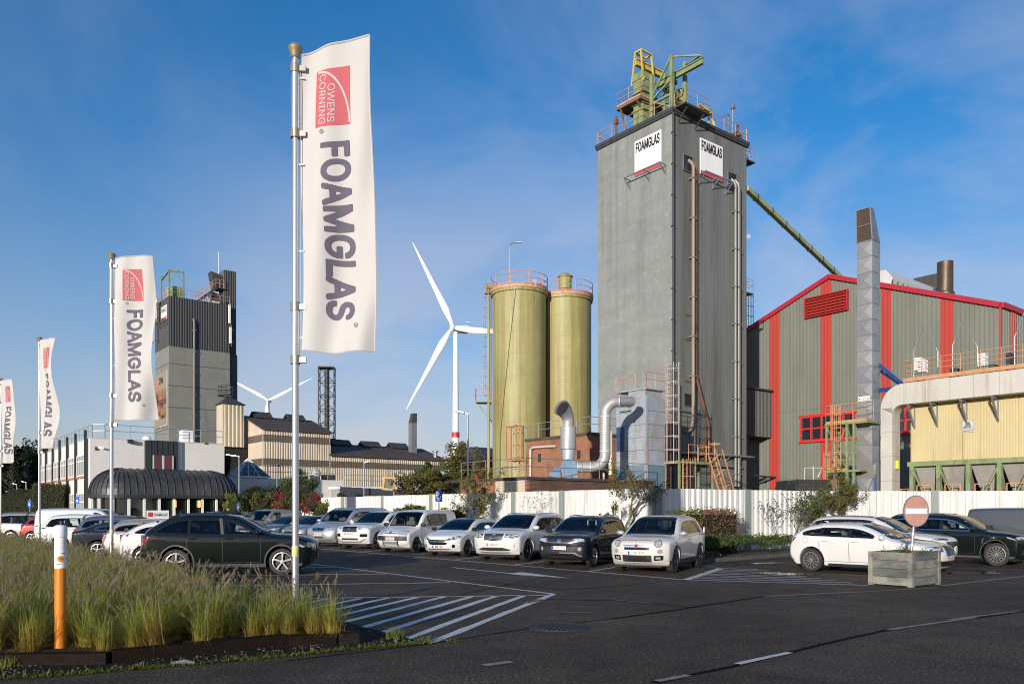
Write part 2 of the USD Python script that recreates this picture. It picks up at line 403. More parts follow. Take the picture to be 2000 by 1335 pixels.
# boards
v1, z1 = T.LF(1292.5, 253); v0, z0 = T.LF(1241, 277); zb_ = T.LF(1241, 346)[1]
bl = part(tw, 'sign_board', MB().box(-.09, -.02, v1, v0, zb_, z0 - .05), sign_white, label='white board on the sunlit left face of the tower')
W_ = v0 - v1
part(bl, 'red_stripe', MB().box(-.105, -.088, v1 + .01, v0 - .01, zb_ + .01, zb_ + .27), red_print)
lettering(bl, 'FOAMGLAS', .72, lambda s, t: (-.1, v0 - .14 - s, z0 - .98 + t), ink, width=W_ - .28, fat=.025)
m = MB()
for vv in (v1 - .45, (v0 + v1) / 2 - .1, v0 + .55):
    m.bar((-.02, vv, zb_ - .1), (-.75, vv, zb_ - .1), .07); m.bar((-.05, vv, zb_ - .75), (-.7, vv, zb_ - .15), .06); m.bar((-.04, vv, zb_ - .1), (-.04, vv, zb_ - .85), .07)
m.bar((-.72, v1 - .5, zb_ - .06), (-.72, v0 + .6, zb_ - .06), .09)
part(bl, 'lamp_bracket', m, grey_metal)
u0, z0 = T.RF(1366, 268); u1 = T.RF(1409.5); zb_ = T.RF(1366, 339)[1]
br = part(tw, 'sign_board', MB().box(u0, u1, -.11, -.04, zb_, z0 - .05), sign_white, label='white board on the shaded right face of the tower')
part(br, 'red_stripe', MB().box(u0 + .01, u1 - .01, -.125, -.108, zb_ + .01, zb_ + .27), red_print)
lettering(br, 'FOAMGLAS', .72, lambda s, t: (u0 + .14 + s, -.12, z0 - .98 + t), ink, width=u1 - u0 - .28, fat=.025)
m = MB()
for uu in (u0 - .1, (u0 + u1) / 2 + .2, u1 + .5):
    m.bar((uu, -.02, zb_ - .1), (uu, -.75, zb_ - .1), .07); m.bar((uu, -.05, zb_ - .75), (uu, -.7, zb_ - .15), .06); m.bar((uu, -.06, zb_ - .1), (uu, -.06, zb_ - .85), .07)
m.bar((u0 - .2, -.72, zb_ - .06), (u1 + .6, -.72, zb_ - .06), .09)
part(br, 'lamp_bracket', m, grey_metal)
# openings and pipes on the right face
cream_pipe = M('cream_pipe', (.22, .195, .155), .55, .0, var=.2, scale=(3, 3, .3), dirt=RUST, dirt_amt=.2, dirt_scale=(3, 3, .4))
grey_pipe = M('grey_pipe', (.2, .2, .19), .5, .3, var=.2, scale=(3, 3, .3))
for (pa, pb, ya, yb) in ((1334, 1352, 302, 331), (1421, 1438, 336, 367)):
    ua, za = T.RF(pa, ya); ub = T.RF(pb); zb2 = T.RF(pa, yb)[1]
    w = part(tw, 'wall_opening', MB().box(ua, ub, -.035, -.03, zb2, za), dark_inside)
    fm = MB()
    for (x0, x1, y0, y1) in ((ua - .06, ua, zb2 - .06, za + .06), (ub, ub + .06, zb2 - .06, za + .06), (ua, ub, za, za + .06), (ua, ub, zb2 - .06, zb2)): fm.box(x0, x1, -.1, -.02, y0, y1)
    part(w, 'frame', fm, grey_pipe)
    part(w, 'pane', MB().box(ua, ua + (ub - ua) * .45, -.06, -.045, zb2, za), glass)
def face_pipe(name, px, ytop, ybot, r, mat, d=.34, elbow=0.0, bend=True):
    u, zt = T.RF(px, ytop); zb = T.RF(px, ybot)[1]
    p = [(u, -d, zb)] if not elbow else [(u + elbow * 1.6, -d, zb - .25), (u + elbow * .8, -d, zb - .15), (u + elbow * .25, -d, zb + .2), (u, -d, zb + .8)]
    p += [(u, -d, zt)] + ([(u - .06, -d + .05, zt + .3), (u - .2, -.02, zt + .62)] if bend else [])
    m = MB().tube(p, r, 8)
    for z in np.arange(zb + 1, zt, 3.1): m.box(u - r * 1.3, u + r * 1.3, -d - r * 1.15, -.02, z, z + .08)
    return part(tw, name, m, mat, 40)
face_pipe('filling_pipe', 1347.5, 330, 838, .15, cream_pipe, elbow=-.55)
face_pipe('conduit', 1356.5, 332, 742, .07, rust_metal, d=.2)
face_pipe('filling_pipe', 1431, 366, 950, .12, grey_pipe, d=.3)
face_pipe('vent_pipe', 1437.5, 368, 950, .13, grey_pipe, d=.3)
ur, zr = T.RF(1356.5, 742); u2, z2 = T.RF(1380, 832); u3, z3 = T.RF(1382, 950)
part(tw, 'rusty_downpipe', MB().tube([(ur, -.25, zr + .3), (ur, -.25, zr), (u2, -.25, z2), (u2, -.25, z2 - .4), (u3, -.25, z3)], .1, 7), rust_metal)
m = MB(); zl = T.RF(1346, 885)[1]
m.bar((.4, -.55, zl), (TU + .3, -.55, zl), .06, .1); m.bar((.4, -.12, zl), (TU + .3, -.12, zl), .06, .1)
for u in np.arange(.5, TU, .22): m.bar((u, -.55, zl + .05), (u, -.12, zl + .05), .05)
for u in np.arange(.6, TU, 1.5): m.bar((u, -.05, zl - .4), (u, -.5, zl - .05), .06)
part(tw, 'cable_tray', m, grey_metal)
m = MB()
for (ya, r) in ((800, .05), (905, .06)):
    z = T.RF(1320, ya)[1]; m.tube([(.1, -.25, z), (3.2 if ya < 850 else 8.6, -.25, z - .05)], r, 6)
part(tw, 'wall_pipe', m, grey_pipe)
# small dark patches of the window column
for yy in (612, 660, 742, 768, 790):
    ua, za = T.RF(1337, yy)
    part(tw, 'access_hatch', MB().box(ua, ua + .75, -.045, -.02, za - (.95 if yy == 768 else .12), za), dark_inside if yy == 768 else rust_metal)
for uu, zz0, zz1, rr in ((2.15, 4.5, 9.6, .07), (2.45, 4.5, 8.6, .06), (.55, 3.5, 11.5, .07), (2.8, 4.4, 7.6, .05)): part(tw, 'riser_pipe', MB().tube([(uu, -.22, zz0), (uu, -.22, zz1), (uu, -.03, zz1 + .15)], rr, 6), grey_pipe)
part(tw, 'header_pipe', MB().tube([(.3, -.45, 6.2), (3.6, -.45, 6.2), (3.9, -.3, 6.2)], .13, 8).tube([(.3, -.6, 5.5), (3.0, -.6, 5.5), (3.4, -.5, 5.9), (3.45, -.4, 7.5)], .1, 8), rust_metal, 35)
# far side ladder and balconies (right edge)
ladder(tw, (TU + .3, 1.4), 14, 27.6, (0, 1), (1, 0), grey_metal, name='side_ladder')
def balcony(zf, u0, u1, v0, v1, name='side_balcony'):
    d = part(tw, name, MB().box(u0, u1, v0, v1, zf - .12, zf).bar((u0, (v0 + v1) / 2, zf - 1.1), (u1 - .1, (v0 + v1) / 2, zf - .14), .1), dark_trim)
    rail(d, [(u0, v0, zf), (u1, v0, zf), (u1, v1, zf)], 1.1, pink_rail, .9)
balcony(31.6, TU, TU + 1.5, .2, 2.6); balcony(20.3, TU, TU + 1.2, .2, 2.2)
# hoist frame on the near corner
m = MB(); pz = 37.0
for (u, v) in ((.2, .2), (.2, 2.25), (1.75, .2), (1.75, 2.25)): m.box(u - .13, u + .13, v - .13, v + .13, RZ - .3, pz if (u, v) != (.2, 2.25) else 36.3)
m.bar((.2, .2, 35.2), (.2, 2.25, 34.3), .12); m.bar((.2, .2, pz), (.2, 2.25, 34.6), .13); m.bar((.2, .2, 35.0), (1.75, .2, 33.3), .09); m.bar((1.75, .2, 35.0), (.2, .2, 33.2), .09)
m.bar((.2, 2.25, 34.2), (.2, .2, 33.0), .12); m.bar((.2, .2, 34.0), (.2, 2.25, 34.0), .16); m.bar((1.75, .2, 34.5), (1.75, 2.25, 34.5), .16)
m.bar((.2, .2, pz - .12), (.95, -2.05, 36.25), .1); m.bar((1.75, .2, pz - .2), (.95, -2.05, 36.2), .1)
hf = part(tw, 'hoist_frame', m, green_steel)
m = MB(); m.box(.82, 1.08, -2.2, 2.5, 35.55, 35.62); m.box(.82, 1.08, -2.2, 2.5, 35.95, 36.02); m.box(.92, .98, -2.2, 2.5, 35.62, 35.95)
part(tw, 'hoist_beam', m, green_steel)
m = MB(); m.box(.9, 1.02, .6, 1.3, 34.7, 35.5); m.tube([(.95, .95, 34.7), (.95, .95, 33.6)], .03, 5); m.box(.8, 1.1, .4, 1.5, 35.1, 35.4)
part(tw, 'hoist', m, dark_trim)
m = MB(); vy = 3.55
m.box(-.3, 4.4, vy - .15, vy + .15, 37.5, 37.58); m.box(-.3, 4.4, vy - .15, vy + .15, 37.95, 38.03); m.box(-.3, 4.4, vy - .05, vy + .05, 37.58, 37.95)
for v in (vy - .55, vy + .75):
    m.bar((.05, v, 36.2), (.05, vy + (v - vy) * .45, 38.8), .12); m.bar((1.3, v, 36.2), (1.3, vy + (v - vy) * .45, 38.8), .12)
m.bar((.05, vy - .3, 38.75), (1.3, vy - .3, 38.75), .13); m.bar((.05, vy + .35, 38.75), (1.3, vy + .35, 38.75), .13); m.bar((.05, vy - .3, 38.75), (.05, vy + .35, 38.75), .13); m.bar((1.3, vy - .3, 38.75), (1.3, vy + .35, 38.75), .13)
m.bar((4.2, vy, 37.6), (4.2, vy, RZ), .16)
part(tw, 'gantry_beam', m, yellow_steel)
m = MB(); m.box(.0, .95, vy - .5, vy + .5, RZ - .3, 36.9); m.box(-.07, 1.02, vy - .57, vy + .57, 36.4, 36.95)
m.box(1.1, 1.9, vy - .4, vy + .5, RZ, 35.4)
for z in (33.9, 34.4, 34.9, 35.3): m.box(-.12, 0, vy - .6, vy + .6, z, z + .1); m.box(0, .95, vy - .62, vy - .5, z, z + .1)
part(tw, 'bucket_elevator', m, green_steel)
zp = 34.75
pl = part(tw, 'raised_platform', MB().box(-.55, 2.4, 2.8, 5.45, zp - .25, zp).bar((-.5, 3.2, zp - .3), (1.5, 3.2, RZ), .12).bar((-.5, 5.0, zp - .3), (.2, 5.0, RZ), .12), M('rusty_deck', (.16, .1, .07), .8, var=.3, scale=(2, 2, 2)))
rail(pl, [(2.4, 2.85, zp), (-.5, 2.85, zp), (-.5, 5.4, zp), (2.4, 5.4, zp)], 1.1, pink_rail, 1.2, toe=.16)
m = MB(); m.lathe([(0, 35.5), (.5, 35.4), (.5, 34.2), (.18, 33.4), (.18, RZ)], 10, (2.6, 1.3)); m.box(2.3, 3.4, 2.2, 3.1, RZ, 34.2); m.box(1.9, 2.3, 1.0, 2.6, RZ, 33.9)
part(tw, 'drive_unit', m, yellow_steel, 40)
m = MB(); m.tube([(2.2, .9, 33.4), (2.2, .4, 33.4)], .42, 12); m.box(1.9, 2.6, .5, 1.6, RZ, 33.0)
part(tw, 'motor', m, rust_metal)
dk = part(tw, 'landing_platform', MB().box(.15, 3.2, -1.15, .5, RZ - .02, RZ + .1).bar((.6, -.1, RZ - .9), (.6, -1.0, RZ - .06), .08).bar((2.6, -.1, RZ - .9), (2.6, -1.0, RZ - .06), .08), dark_trim)
rail(dk, [(.2, -1.1, RZ + .1), (3.15, -1.1, RZ + .1), (3.15, .0, RZ + .1)], 1.1, pink_rail, 1.2)
m = MB()
for u in (5.0, 6.9):
    for v in (.9, 2.3): m.bar((u, v, RZ), (u + (.25 if u < 6 else -.25), 1.6, 35.2), .14)
m.bar((5.2, 1.6, 35.2), (6.7, 1.6, 35.2), .22)
part(tw, 'lifting_portal', m, yellow_steel)
m = MB().box(4.7, 7.3, 1.2, 2.4, RZ, 33.6); m.box(4.6, 7.4, 1.1, 2.5, 33.5, 33.62)
part(tw, 'fan_housing', m, green_steel)
m = MB().tube([(8.7, .8, RZ), (8.7, .8, 36.0)], .05, 5); m.box(8.55, 8.85, .65, .95, 35.7, 36.0); m.bar((8.3, .8, 35.85), (9.1, .8, 35.85), .05); m.bar((7.9, .6, 34.9), (7.9, .6, RZ), .12); m.bar((7.0, .6, 34.4), (7.9, .6, 34.9), .1)
part(tw, 'antenna_mast', m, grey_metal)
m = MB().box(8.2, 9.2, .2, 1.5, RZ, 33.4); m.tube([(8.4, 0.1, RZ + .3), (8.4, .1, 34.0)], .12, 6)
part(tw, 'roof_machine', m, rust_metal)
m = MB().tube([(-.1, 5.9, RZ), (-.1, 5.9, RZ + 1.6)], .1, 6); m.box(-.25, .05, 5.75, 6.05, RZ + .9, RZ + 1.3)
part(tw, 'valve', m, rust_metal)

# green inclined conveyor to the hall roof
pa = np.array([19.9, 68.2, EYE + (HZ - 368) / FPX * 68.2]); pb = np.array([(1648 - 1000) / FPX * 84, 84.0, EYE + (HZ - 548) / FPX * 84])
cv = thing('inclined_conveyor', 'green box conveyor sloping from the grey tower down to the red and grey hall roof', 'conveyor', pa)
d = pb - pa; L_ = np.linalg.norm(d)
part(cv, 'casing', MB().bar((0, 0, 0), d, .4, .42), M('conveyor_green', (.33, .36, .15), .6, var=.2, scale=(1, 1, 1), dirt=(.12, .1, .05), dirt_amt=.3))
m = MB()
for k in np.arange(.08, 1, .13):
    m.bar(d * k - d / L_ * .06, d * k + d / L_ * .06, .5, .52)
part(cv, 'flange', m, dark_trim)

# ---------------------------------------------------------------- two green silos
silo_green = M('silo_green_paint', (.305, .295, .12), .55, var=.16, scale=(.4, .4, .25), detail=7, dirt=(.2, .115, .04), dirt_amt=.58, dirt_scale=(3.2, 3.2, .06), speck=.08, speck_scale=3)
silo_c = [(14 / FPX * 73, 73.0), (104 / FPX * 75.3, 75.3)]
SR, SZ = 2.42, 21.5
for i, (x, y) in enumerate(silo_c):
    s = thing('silo', ['olive green cylinder silo with a lamp mast, nearer and left of the pair', 'olive green cylinder silo with a round turret on top, right one of the pair'][i], 'silo', (x, y, 0))
    prof = [(SR, 0)]
    for z in np.arange(1.5, SZ - .3, 2.0): prof += [(SR, z), (SR + .012, z + .03), (SR, z + .06)]
    prof += [(SR, SZ - .4), (SR + .14, SZ - .36), (SR + .14, SZ), (SR * .96, SZ + .05), (.2, SZ + .6), (.0, SZ + .6)]
    part(s, 'shell', MB().lathe(prof, 64), silo_green, 30)
    part(s, 'rim', MB().lathe([(SR + .13, SZ - .12), (SR + .2, SZ - .12), (SR + .2, SZ + .12), (SR + .13, SZ + .12), (SR + .13, SZ - .12)], 48), pink_rail)
    ring_rail(s, (0, 0), SR + .15, SZ + .1, 1.15, pink_rail)
    if i == 0:
        part(s, 'lamp_mast', MB().tube([(-.9, -1.9, SZ), (-.9, -1.9, SZ + 3.6), (-.75, -1.9, SZ + 3.8), (-.2, -1.9, SZ + 3.95)], .05, 5).box(-.35, .25, -2.0, -1.8, SZ + 3.88, SZ + 3.98), grey_metal)
        part(s, 'inlet_head', MB().tube([(-SR - .45, -.3, SZ - .2), (-SR - .45, -.3, SZ + .5), (-SR + .5, -.3, SZ + .3)], .3, 8), silo_green, 40)
        part(s, 'filling_pipe', MB().tube([(-SR - .35, -.3, 2), (-SR - .35, -.3, SZ)], .13, 8), silo_green, 40)
        ladder(s, (-SR - .15, .45), 10, SZ + .6, (0, 1), (-1, 0), pink_rail, cage=True)
        bz = 11.6
        bp = part(s, 'side_platform', MB().box(-SR - 1.5, -SR - .1, -.5, .9, bz - .1, bz).bar((-SR - 1.4, .1, bz - .1), (-SR, .1, bz - 1.9), .1), green_steel)
        rail(bp, [(-SR - .2, -.5, bz), (-SR - 1.5, -.5, bz), (-SR - 1.5, .9, bz)], 1.1, pink_rail, .9)
        pts = []
        for k in np.linspace(0, 1, 40):
            a = -1.68 - .66 * min(1, k * 1.45); z = SZ - k * (SZ - 2); pts.append(((SR + .03) * math.cos(a), (SR + .03) * math.sin(a), z))
        part(s, 'cable', MB().tube(pts, .022, 4), black_metal)
        part(s, 'rim_bracket', MB().box(1.2, 1.5, -2.2, -1.9, SZ - .1, SZ + .55).box(-1.9, -1.5, -1.9, -1.6, SZ, SZ + .3), pink_rail)
    else:
        part(s, 'turret', MB().lathe([(.6, SZ), (.6, SZ + 2.0), (.72, SZ + 2.02), (.72, SZ + 2.15), (.3, SZ + 2.4), (0, SZ + 2.42)], 24), silo_green, 30)
        part(s, 'inspection_lamp', MB().box(.6, 1.0, -SR - .35, -SR + .2, 8.2, 8.5), silo_green)

# ---------------------------------------------------------------- brick buildings in front of the silos
br_u = brick_look('brick_front', (.26, .072, .028), (.18, .048, .02), (.34, .23, .15), BX)
br_v = brick_look('brick_side', (.26, .072, .028), (.18, .048, .02), (.34, .23, .15), AX)
br_dk = brick_look('brick_dark', (.14, .055, .035), (.09, .04, .028), (.13, .095, .07), BX)
coping = M('dark_coping', (.07, .055, .04), .8, var=.3, scale=(3, 3, 3))
BL = Frame(.83, 45.0); lz = 3.66
lb = building('brick_outbuilding', 'low flat-roofed brick outbuilding with a railed roof behind the white fence', 'building', BL)
part(lb, 'side_wall', MB().box(0, .2, 0, 6.5, 0, lz - .15), br_v); part(lb, 'front_wall', MB().box(.2, 10.5, 0, .2, 0, lz - .15), br_dk)
part(lb, 'roof', MB().box(-.12, 10.6, -.12, 8, lz - .15, lz), coping)
v0, z0 = BL.LF(971, 943); v1 = BL.LF(1024); wv = part(lb, 'vent_window', MB().box(-.03, 0, v1, v0, 2.5, z0), M('cream_panel', (.5, .42, .3), .7, var=.1, scale=(1, 1, 1)))
m = MB()
for k in np.linspace(v1, v0, 8): m.box(-.055, -.032, k - .025, k + .025, 2.5, z0 - .15)
m.box(-.06, -.032, v1 - .08, v0 + .08, z0, z0 + .1); m.box(-.06, -.032, v1 - .1, v1, 2.4, z0 + .1); m.box(-.06, -.032, v0, v0 + .1, 2.4, z0 + .1)
part(wv, 'frame', m, pale_metal)
rail(lb, [(10, .05, lz), (-.02, .05, lz), (-.02, 6.4, lz)], 1.05, grey_metal, 1.35)
BU = Frame(5.45, 56.0); uz = 7.2
ub = building('brick_annex', 'taller red brick block in front of the green silos with a railed roof', 'building', BU)
part(ub, 'side_wall', MB().box(0, .2, 0, 7.0, 0, uz - .2), br_v); part(ub, 'front_wall', MB().box(.2, 6, 0, .2, 0, uz - .2), br_u)
part(ub, 'roof', MB().box(-.1, 6.1, -.1, 7.1, uz - .2, uz), coping)
rail(ub, [(6, .0, uz), (0, 0, uz), (0, 7, uz)], 1.1, galv, 1.4)
m = MB(); m.tube([(-.2, 6.3, 2), (-.2, 6.3, uz - .9), (-.2, 6.0, uz - .7), (-.15, 3.5, uz - .75)], .09, 6)
part(ub, 'downpipe', m, pale_metal)
for v in (5.3, 1.0): part(ub, 'wall_vent', MB().box(-.05, 0, v, v + .3, 5.4, 6.0), black_metal)
ladder(ub, (-.25, 7.3), 2, uz + 1.2, (0, 1), (-1, 0), orange_rail, cage_from=2.9, R=.42)
m = MB().box(-1.3, -.35, 6.7, 6.85, uz + .9, uz + 1.0).box(-1.3, -1.2, 6.7, 8.0, uz + .9, uz + 1.0).box(-1.3, -.35, 7.9, 8.0, uz + .9, uz + 1.0)
for (x, y) in ((-1.25, 6.75), (-1.25, 7.35), (-1.25, 7.95), (-.75, 6.75), (-.75, 7.95)): m.box(x - .05, x + .05, y - .05, y + .05, uz - 1.6, uz + .95)
m.box(-1.3, -.35, 6.7, 8.0, uz - 1.7, uz - 1.6)
part(ub, 'roof_hatch_guard', m, orange_rail)

# spiral duct with fan and exhaust stack
duct = M('spiral_duct', (.36, .36, .36), .5, .3, var=.12, scale=(1, 1, 8), dirt=(.25, .25, .25), dirt_amt=.2)
Yd = 50.5
def at(px, py, Y): return np.array([(px - 1000) / FPX * Y, Y, EYE + (HZ - py) / FPX * Y])
def spiral(pts, r, n=16): return MB().tube(pts, r, n)
def elbow(c, p, q, R, k=7):
    """Quarter bend at corner c between directions p and q."""
    c, p, q = (np.asarray(x, float) for x in (c, p, q)); o = c + p * R + q * R
    return [o - q * R * math.cos(t) - p * R * math.sin(t) for t in np.linspace(0, PI / 2, k)]
ds = at(1115, 912, Yd)
du = thing('ventilation_duct', 'bright spiral steel duct rising from a blue fan to the pale blue filter unit', 'duct', (ds[0], ds[1], lz))
loc = lambda px, py, dy=0.0: at(px, py, Yd + dy) - np.array([ds[0], ds[1], lz])
h0, c1, c2, h1 = loc(1112, 912), loc(1182, 912), loc(1182, 784), loc(1232, 784, .9)
X, Z = np.array([1., 0, 0]), np.array([0, 0, 1.])
run = [h0, c1 - X * .8] + elbow(c1, -X, Z, .8)[1:] + [c2 - Z * .8] + elbow(c2, -Z, X, .8)[1:] + [h1]
part(du, 'duct_run', spiral(run, .34), duct, 35)
for p, d in ((c1 - X * .95, X), (c1 + Z * 1.0, Z), (c2 - Z * .95, Z), (c2 + X * .85, X), (h0 + X * .5, X), (h1 - X * .15, X)): part(du, 'duct_flange', MB().tube([p - d * .03, p + d * .03], .375, 16), pale_metal, 35)
m = MB()
for z in np.arange(c1[2] + 1.1, c2[2] - 1, .14): m.tube([(c1[0], c1[1], z), (c1[0], c1[1], z + .02)], .348, 16)
part(du, 'duct_seam', m, pale_metal, 35, kind='stuff')
blue_machine = M('blue_machine', (.12, .2, .3), .5, var=.2, scale=(2, 2, 2))
m = MB().tube([h0 + (-.05, .35, -.05), h0 + (-.05, -.35, -.05)], .55, 18).box(h0[0] - .5, h0[0] + .5, h0[1] - .4, h0[1] + .4, 0, h0[2] - .3); m.tube([h0 + (-.6, .0, -.1), h0 + (-1.0, .0, -.1)], .22, 10); m.box(h0[0] - 1.3, h0[0] - .6, h0[1] - .3, h0[1] + .3, 0, .5)
part(du, 'fan', m, blue_machine, 35)
part(du, 'support', MB().bar(c1 + (-.1, 0, -.35), (c1[0] - .1, c1[1], -1.1), .1).bar((c1[0] - 1.3, c1[1] - .3, -1.4), (c1[0] + .5, c1[1] - .3, -.05), .08).bar((c1[0] - 1.3, c1[1] - .3, -.05), (c1[0] + .5, c1[1] - .3, -.05), .08).bar((c1[0] - 1.3, c1[1] - .3, -.05), (c1[0] - 1.3, c1[1] - .3, -1.4), .08), galv)
es = at(1110, 900, Yd)
ex = thing('exhaust_stack', 'short steel exhaust stack with silencer and angled open mouth above the fan', 'exhaust stack', (es[0], es[1], 4.4))
eh = lambda py: EYE + (HZ - py) / FPX * Yd - 4.4
part(ex, 'taper', MB().lathe([(.3, 0), (.32, .3), (.42, eh(878))], 16), M('pale_blue_sheet', (.4, .48, .55), .5, .3, var=.2, scale=(2, 2, 2)), 35)
part(ex, 'silencer', MB().lathe([(.3, eh(878)), (.5, eh(877)), (.5, eh(833)), (.34, eh(831))] , 20), duct, 35)
p0 = np.array([0, 0, eh(832)]); hood = [p0, p0 + [0, 0, .35], p0 + [-.06, -.06, .62], p0 + [-.24, -.26, .95], p0 + [-.46, -.52, 1.1]]
part(ex, 'hood', MB().tube(hood, [.36, .36, .4, .48, .54], 18, caps=False), duct, 35)
part(ex, 'mouth', MB().tube([hood[-1] + (.1, .11, -.06), hood[-1] + (.08, .09, -.05)], .47, 18), dark_inside)

# pale blue filter unit
FU = Frame(8.85, 53.0)
pb_ = M('pale_blue_panel', (.28, .325, .37), .6, .0, var=.2, scale=(1, 1, 1.5), dirt=(.3, .16, .06), dirt_amt=.42, dirt_scale=(1.6, 1.6, .4))
mid_blue = M('mid_blue_panel', (.13, .2, .27), .5, var=.12, scale=(1, 1, 1)); deep_blue = M('deep_blue_panel', (.025, .06, .15), .45)
fu = building('filter_unit', 'pale blue sheet-metal filter unit with rust streaks at the foot of the grey tower', 'filter unit', FU)
fv, fuw, fz0 = 2.7, 1.85, 3.4
zs = [4.75, 5.75, 6.6, 7.45, 8.35, 9.25]
part(fu, 'core', MB().box(.03, fuw, .03, fv, fz0, 9.25), mid_blue)
for i in range(len(zs) - 1):
    for j in range(2):
        ya, yb = (0.12, .95) if j == 0 else (.97, fv)
        part(fu, 'panel', MB().box(-.02 - .02 * (i % 2), .03, ya if j else .12, yb, zs[i] + .012, zs[i + 1] - .012), deep_blue if (j == 1 and i in (2, 1) and False) else pb_)
    part(fu, 'panel', MB().box(.12, fuw, -.03, .03, zs[i] + .012, zs[i + 1] - .012), pb_)
for z in (6.62, 5.78): part(fu, 'dark_panel', MB().box(-.05, -.02, fv - .75, fv - .02, z, z + .8), deep_blue)
part(fu, 'corner_post', MB().box(-.05, .12, -.05, .12, fz0, 9.3), pb_)
part(fu, 'lower_casing', MB().box(-.03, fuw, -.03, fv, fz0, 4.72), mid_blue)
part(fu, 'top_box', MB().box(.0, fuw - .2, .1, 1.6, 9.25, 9.75).box(-.1, fuw, -.1, fv, 9.75, 9.85), pb_)
part(fu, 'inlet_box', MB().box(-.25, .5, 1.3, 2.3, 8.45, 9.1), pb_)
rail(fu, [(fuw, -.05, 9.85), (-.05, -.05, 9.85), (-.05, fv, 9.85)], 1.05, pink_rail, .9)
ladder(fu, (fuw + .15, -.2), 2.5, 11.6, (1, 0), (0, -1), rust_metal, cagemat=M('weathered_rail', (.42, .36, .3), .6, var=.3, scale=(3, 3, 3)), cage_from=2.4, R=.5, thick=1.7)
for (x, y) in ((.1, .1), (fuw - .1, .1), (.1, fv - .1), (fuw - .1, fv - .1)): part(fu, 'leg', MB().box(x - .1, x + .1, y - .1, y + .1, 0, fz0), mid_blue)
part(fu, 'side_duct', MB().tube([(-.25, fv + .35, 4.2), (-.25, fv + .35, 7.2)], .13, 10), M('cream_duct', (.6, .55, .42), .5))
# access platform with ladders between filter unit and tower
AP = Frame(*(FU.C + FU.b * 2.6 + FU.a * -.9)); az = EYE + (HZ - 900) / FPX * 53.9
ap = building('access_platform', 'orange-railed steel platform with cage ladders at the tower foot', 'platform', AP)
part(ap, 'deck', MB().box(-.8, 2.9, -.4, 1.0, az - .18, az), green_steel)
for (x, y) in ((-.7, -.3), (2.8, -.3), (-.7, .9), (2.8, .9)): part(ap, 'leg', MB().box(x - .07, x + .07, y - .07, y + .07, 0, az - .18), green_steel)
rail(ap, [(.1, -.4, az), (2.9, -.4, az), (2.9, 1, az)], 1.1, orange_rail, .8)
ladder(ap, (-.45, -.55), 1, az + .1, (1, 0), (0, -1), orange_rail, cage_from=.3, R=.5)
m = MB(); q0, q1 = np.array([2.3, -.6, az + .3]), np.array([3.3, -.9, az - 2.6])
for s in (-.3, .3): m.bar(q0 + [s, 0, 0], q1 + [s, 0, 0], .08); m.bar(q0 + [s * 1.3, -.55, .55], q1 + [s * 1.3, -.55, .55], .06)
for k in np.linspace(0, 1, 11): m.bar(q0 + (q1 - q0) * k + [-.3, 0, 0], q0 + (q1 - q0) * k + [.3, 0, 0], .05)
for k in (.15, .5, .85):
    c_ = q0 + (q1 - q0) * k; m.tube([c_ + [.42 * math.cos(t), -.62 * math.sin(t), .62 * math.sin(t)] for t in np.linspace(0, PI, 8)], .03, 5)
for s in (-.3, .3): m.tube([q0 + [s, 0, 0], q0 + [s, 0, 1.1]], .03, 5)
m.tube([q0 + [.42 * math.cos(t), -.3 + .42 * math.sin(t), .9] for t in np.linspace(0, 2 * PI, 12)], .03, 5)
part(ap, 'stair_ladder', m, orange_rail)
# ---------------------------------------------------------------- red and grey hall
H = Frame(36.5, 60.0); HE, HA, HW = 17.16, 22.4, 13.7
hall_grey = M('hall_grey_sheet', (.158, .168, .14), .55, var=.1, scale=(.8, .8, .25), dirt=(.12, .125, .1), dirt_amt=.25, dirt_scale=(1.5, 1.5, .05))
hall_red = M('hall_red_sheet', (.37, .043, .03), .5, var=.08, scale=(.8, .8, .2))
hall_trim = M('hall_red_trim', (.36, .015, .03), .5)
hall = building('gabled_hall', 'large gabled hall of ribbed grey-green sheeting with red stripes, far right', 'hall', H)
gz = lambda v: HE + (HA - HE) * (1 - abs(v - HW) / HW)
strips = [(H.LF(1955), H.LF(1951), 'r'), (H.LF(1863), H.LF(1837), 'r'), (H.LF(1741), H.LF(1721), 'r'), (H.LF(1624), H.LF(1603), 'r'), (H.LF(1523), H.LF(1503), 'r')]
edges = [0.0]
for a, b, _ in strips: edges += [max(a, 0.0), b]
edges += [2 * HW]
core = sg.Polygon([(0, 0), (2 * HW, 0), (2 * HW, HE), (HW, HA), (0, HE)])
part(hall, 'gable_wall', MB().poly(core, .2, lambda s, t, d: (.02 + d, s, t)), hall_grey)
part(hall, 'body', MB().poly(core.buffer(-.1), 34, lambda s, t, d: (.25 + d, s, t)), dark_inside)
joints = [0, 4.6, 10.8, 99]
for i in range(len(edges) - 1):
    a, b = edges[i], edges[i + 1]
    if b - a < .05: continue
    red = any(abs(a - max(s[0], 0)) < 1e-6 and abs(b - s[1]) < 1e-6 for s in strips)
    for j in range(3):
        lo, hi = joints[j] + (.015 if j else 0), joints[j + 1]
        if lo > HE: continue
        pr = .025 + .012 * (2 - j)
        part(hall, 'red_cladding' if red else 'grey_cladding', corr(MB(), a, b, lo, (lambda s, hi=hi: min(hi, gz(s) - .02)), .34, .05, lambda s, d, z, pr=pr: (-pr - d, s, z)), hall_red if red else hall_grey)
m = MB()
for p, q in (((-.2, 0, HE), (-.2, HW, HA)), ((-.2, HW, HA), (-.2, 2 * HW, HE))): m.bar(np.array(p) + [0, 0, -.1], np.array(q) + [0, 0, -.1], .2, .38)
m.bar((-.1, -.15, HE - .12), (30, -.15, HE - .12), .25, .4)
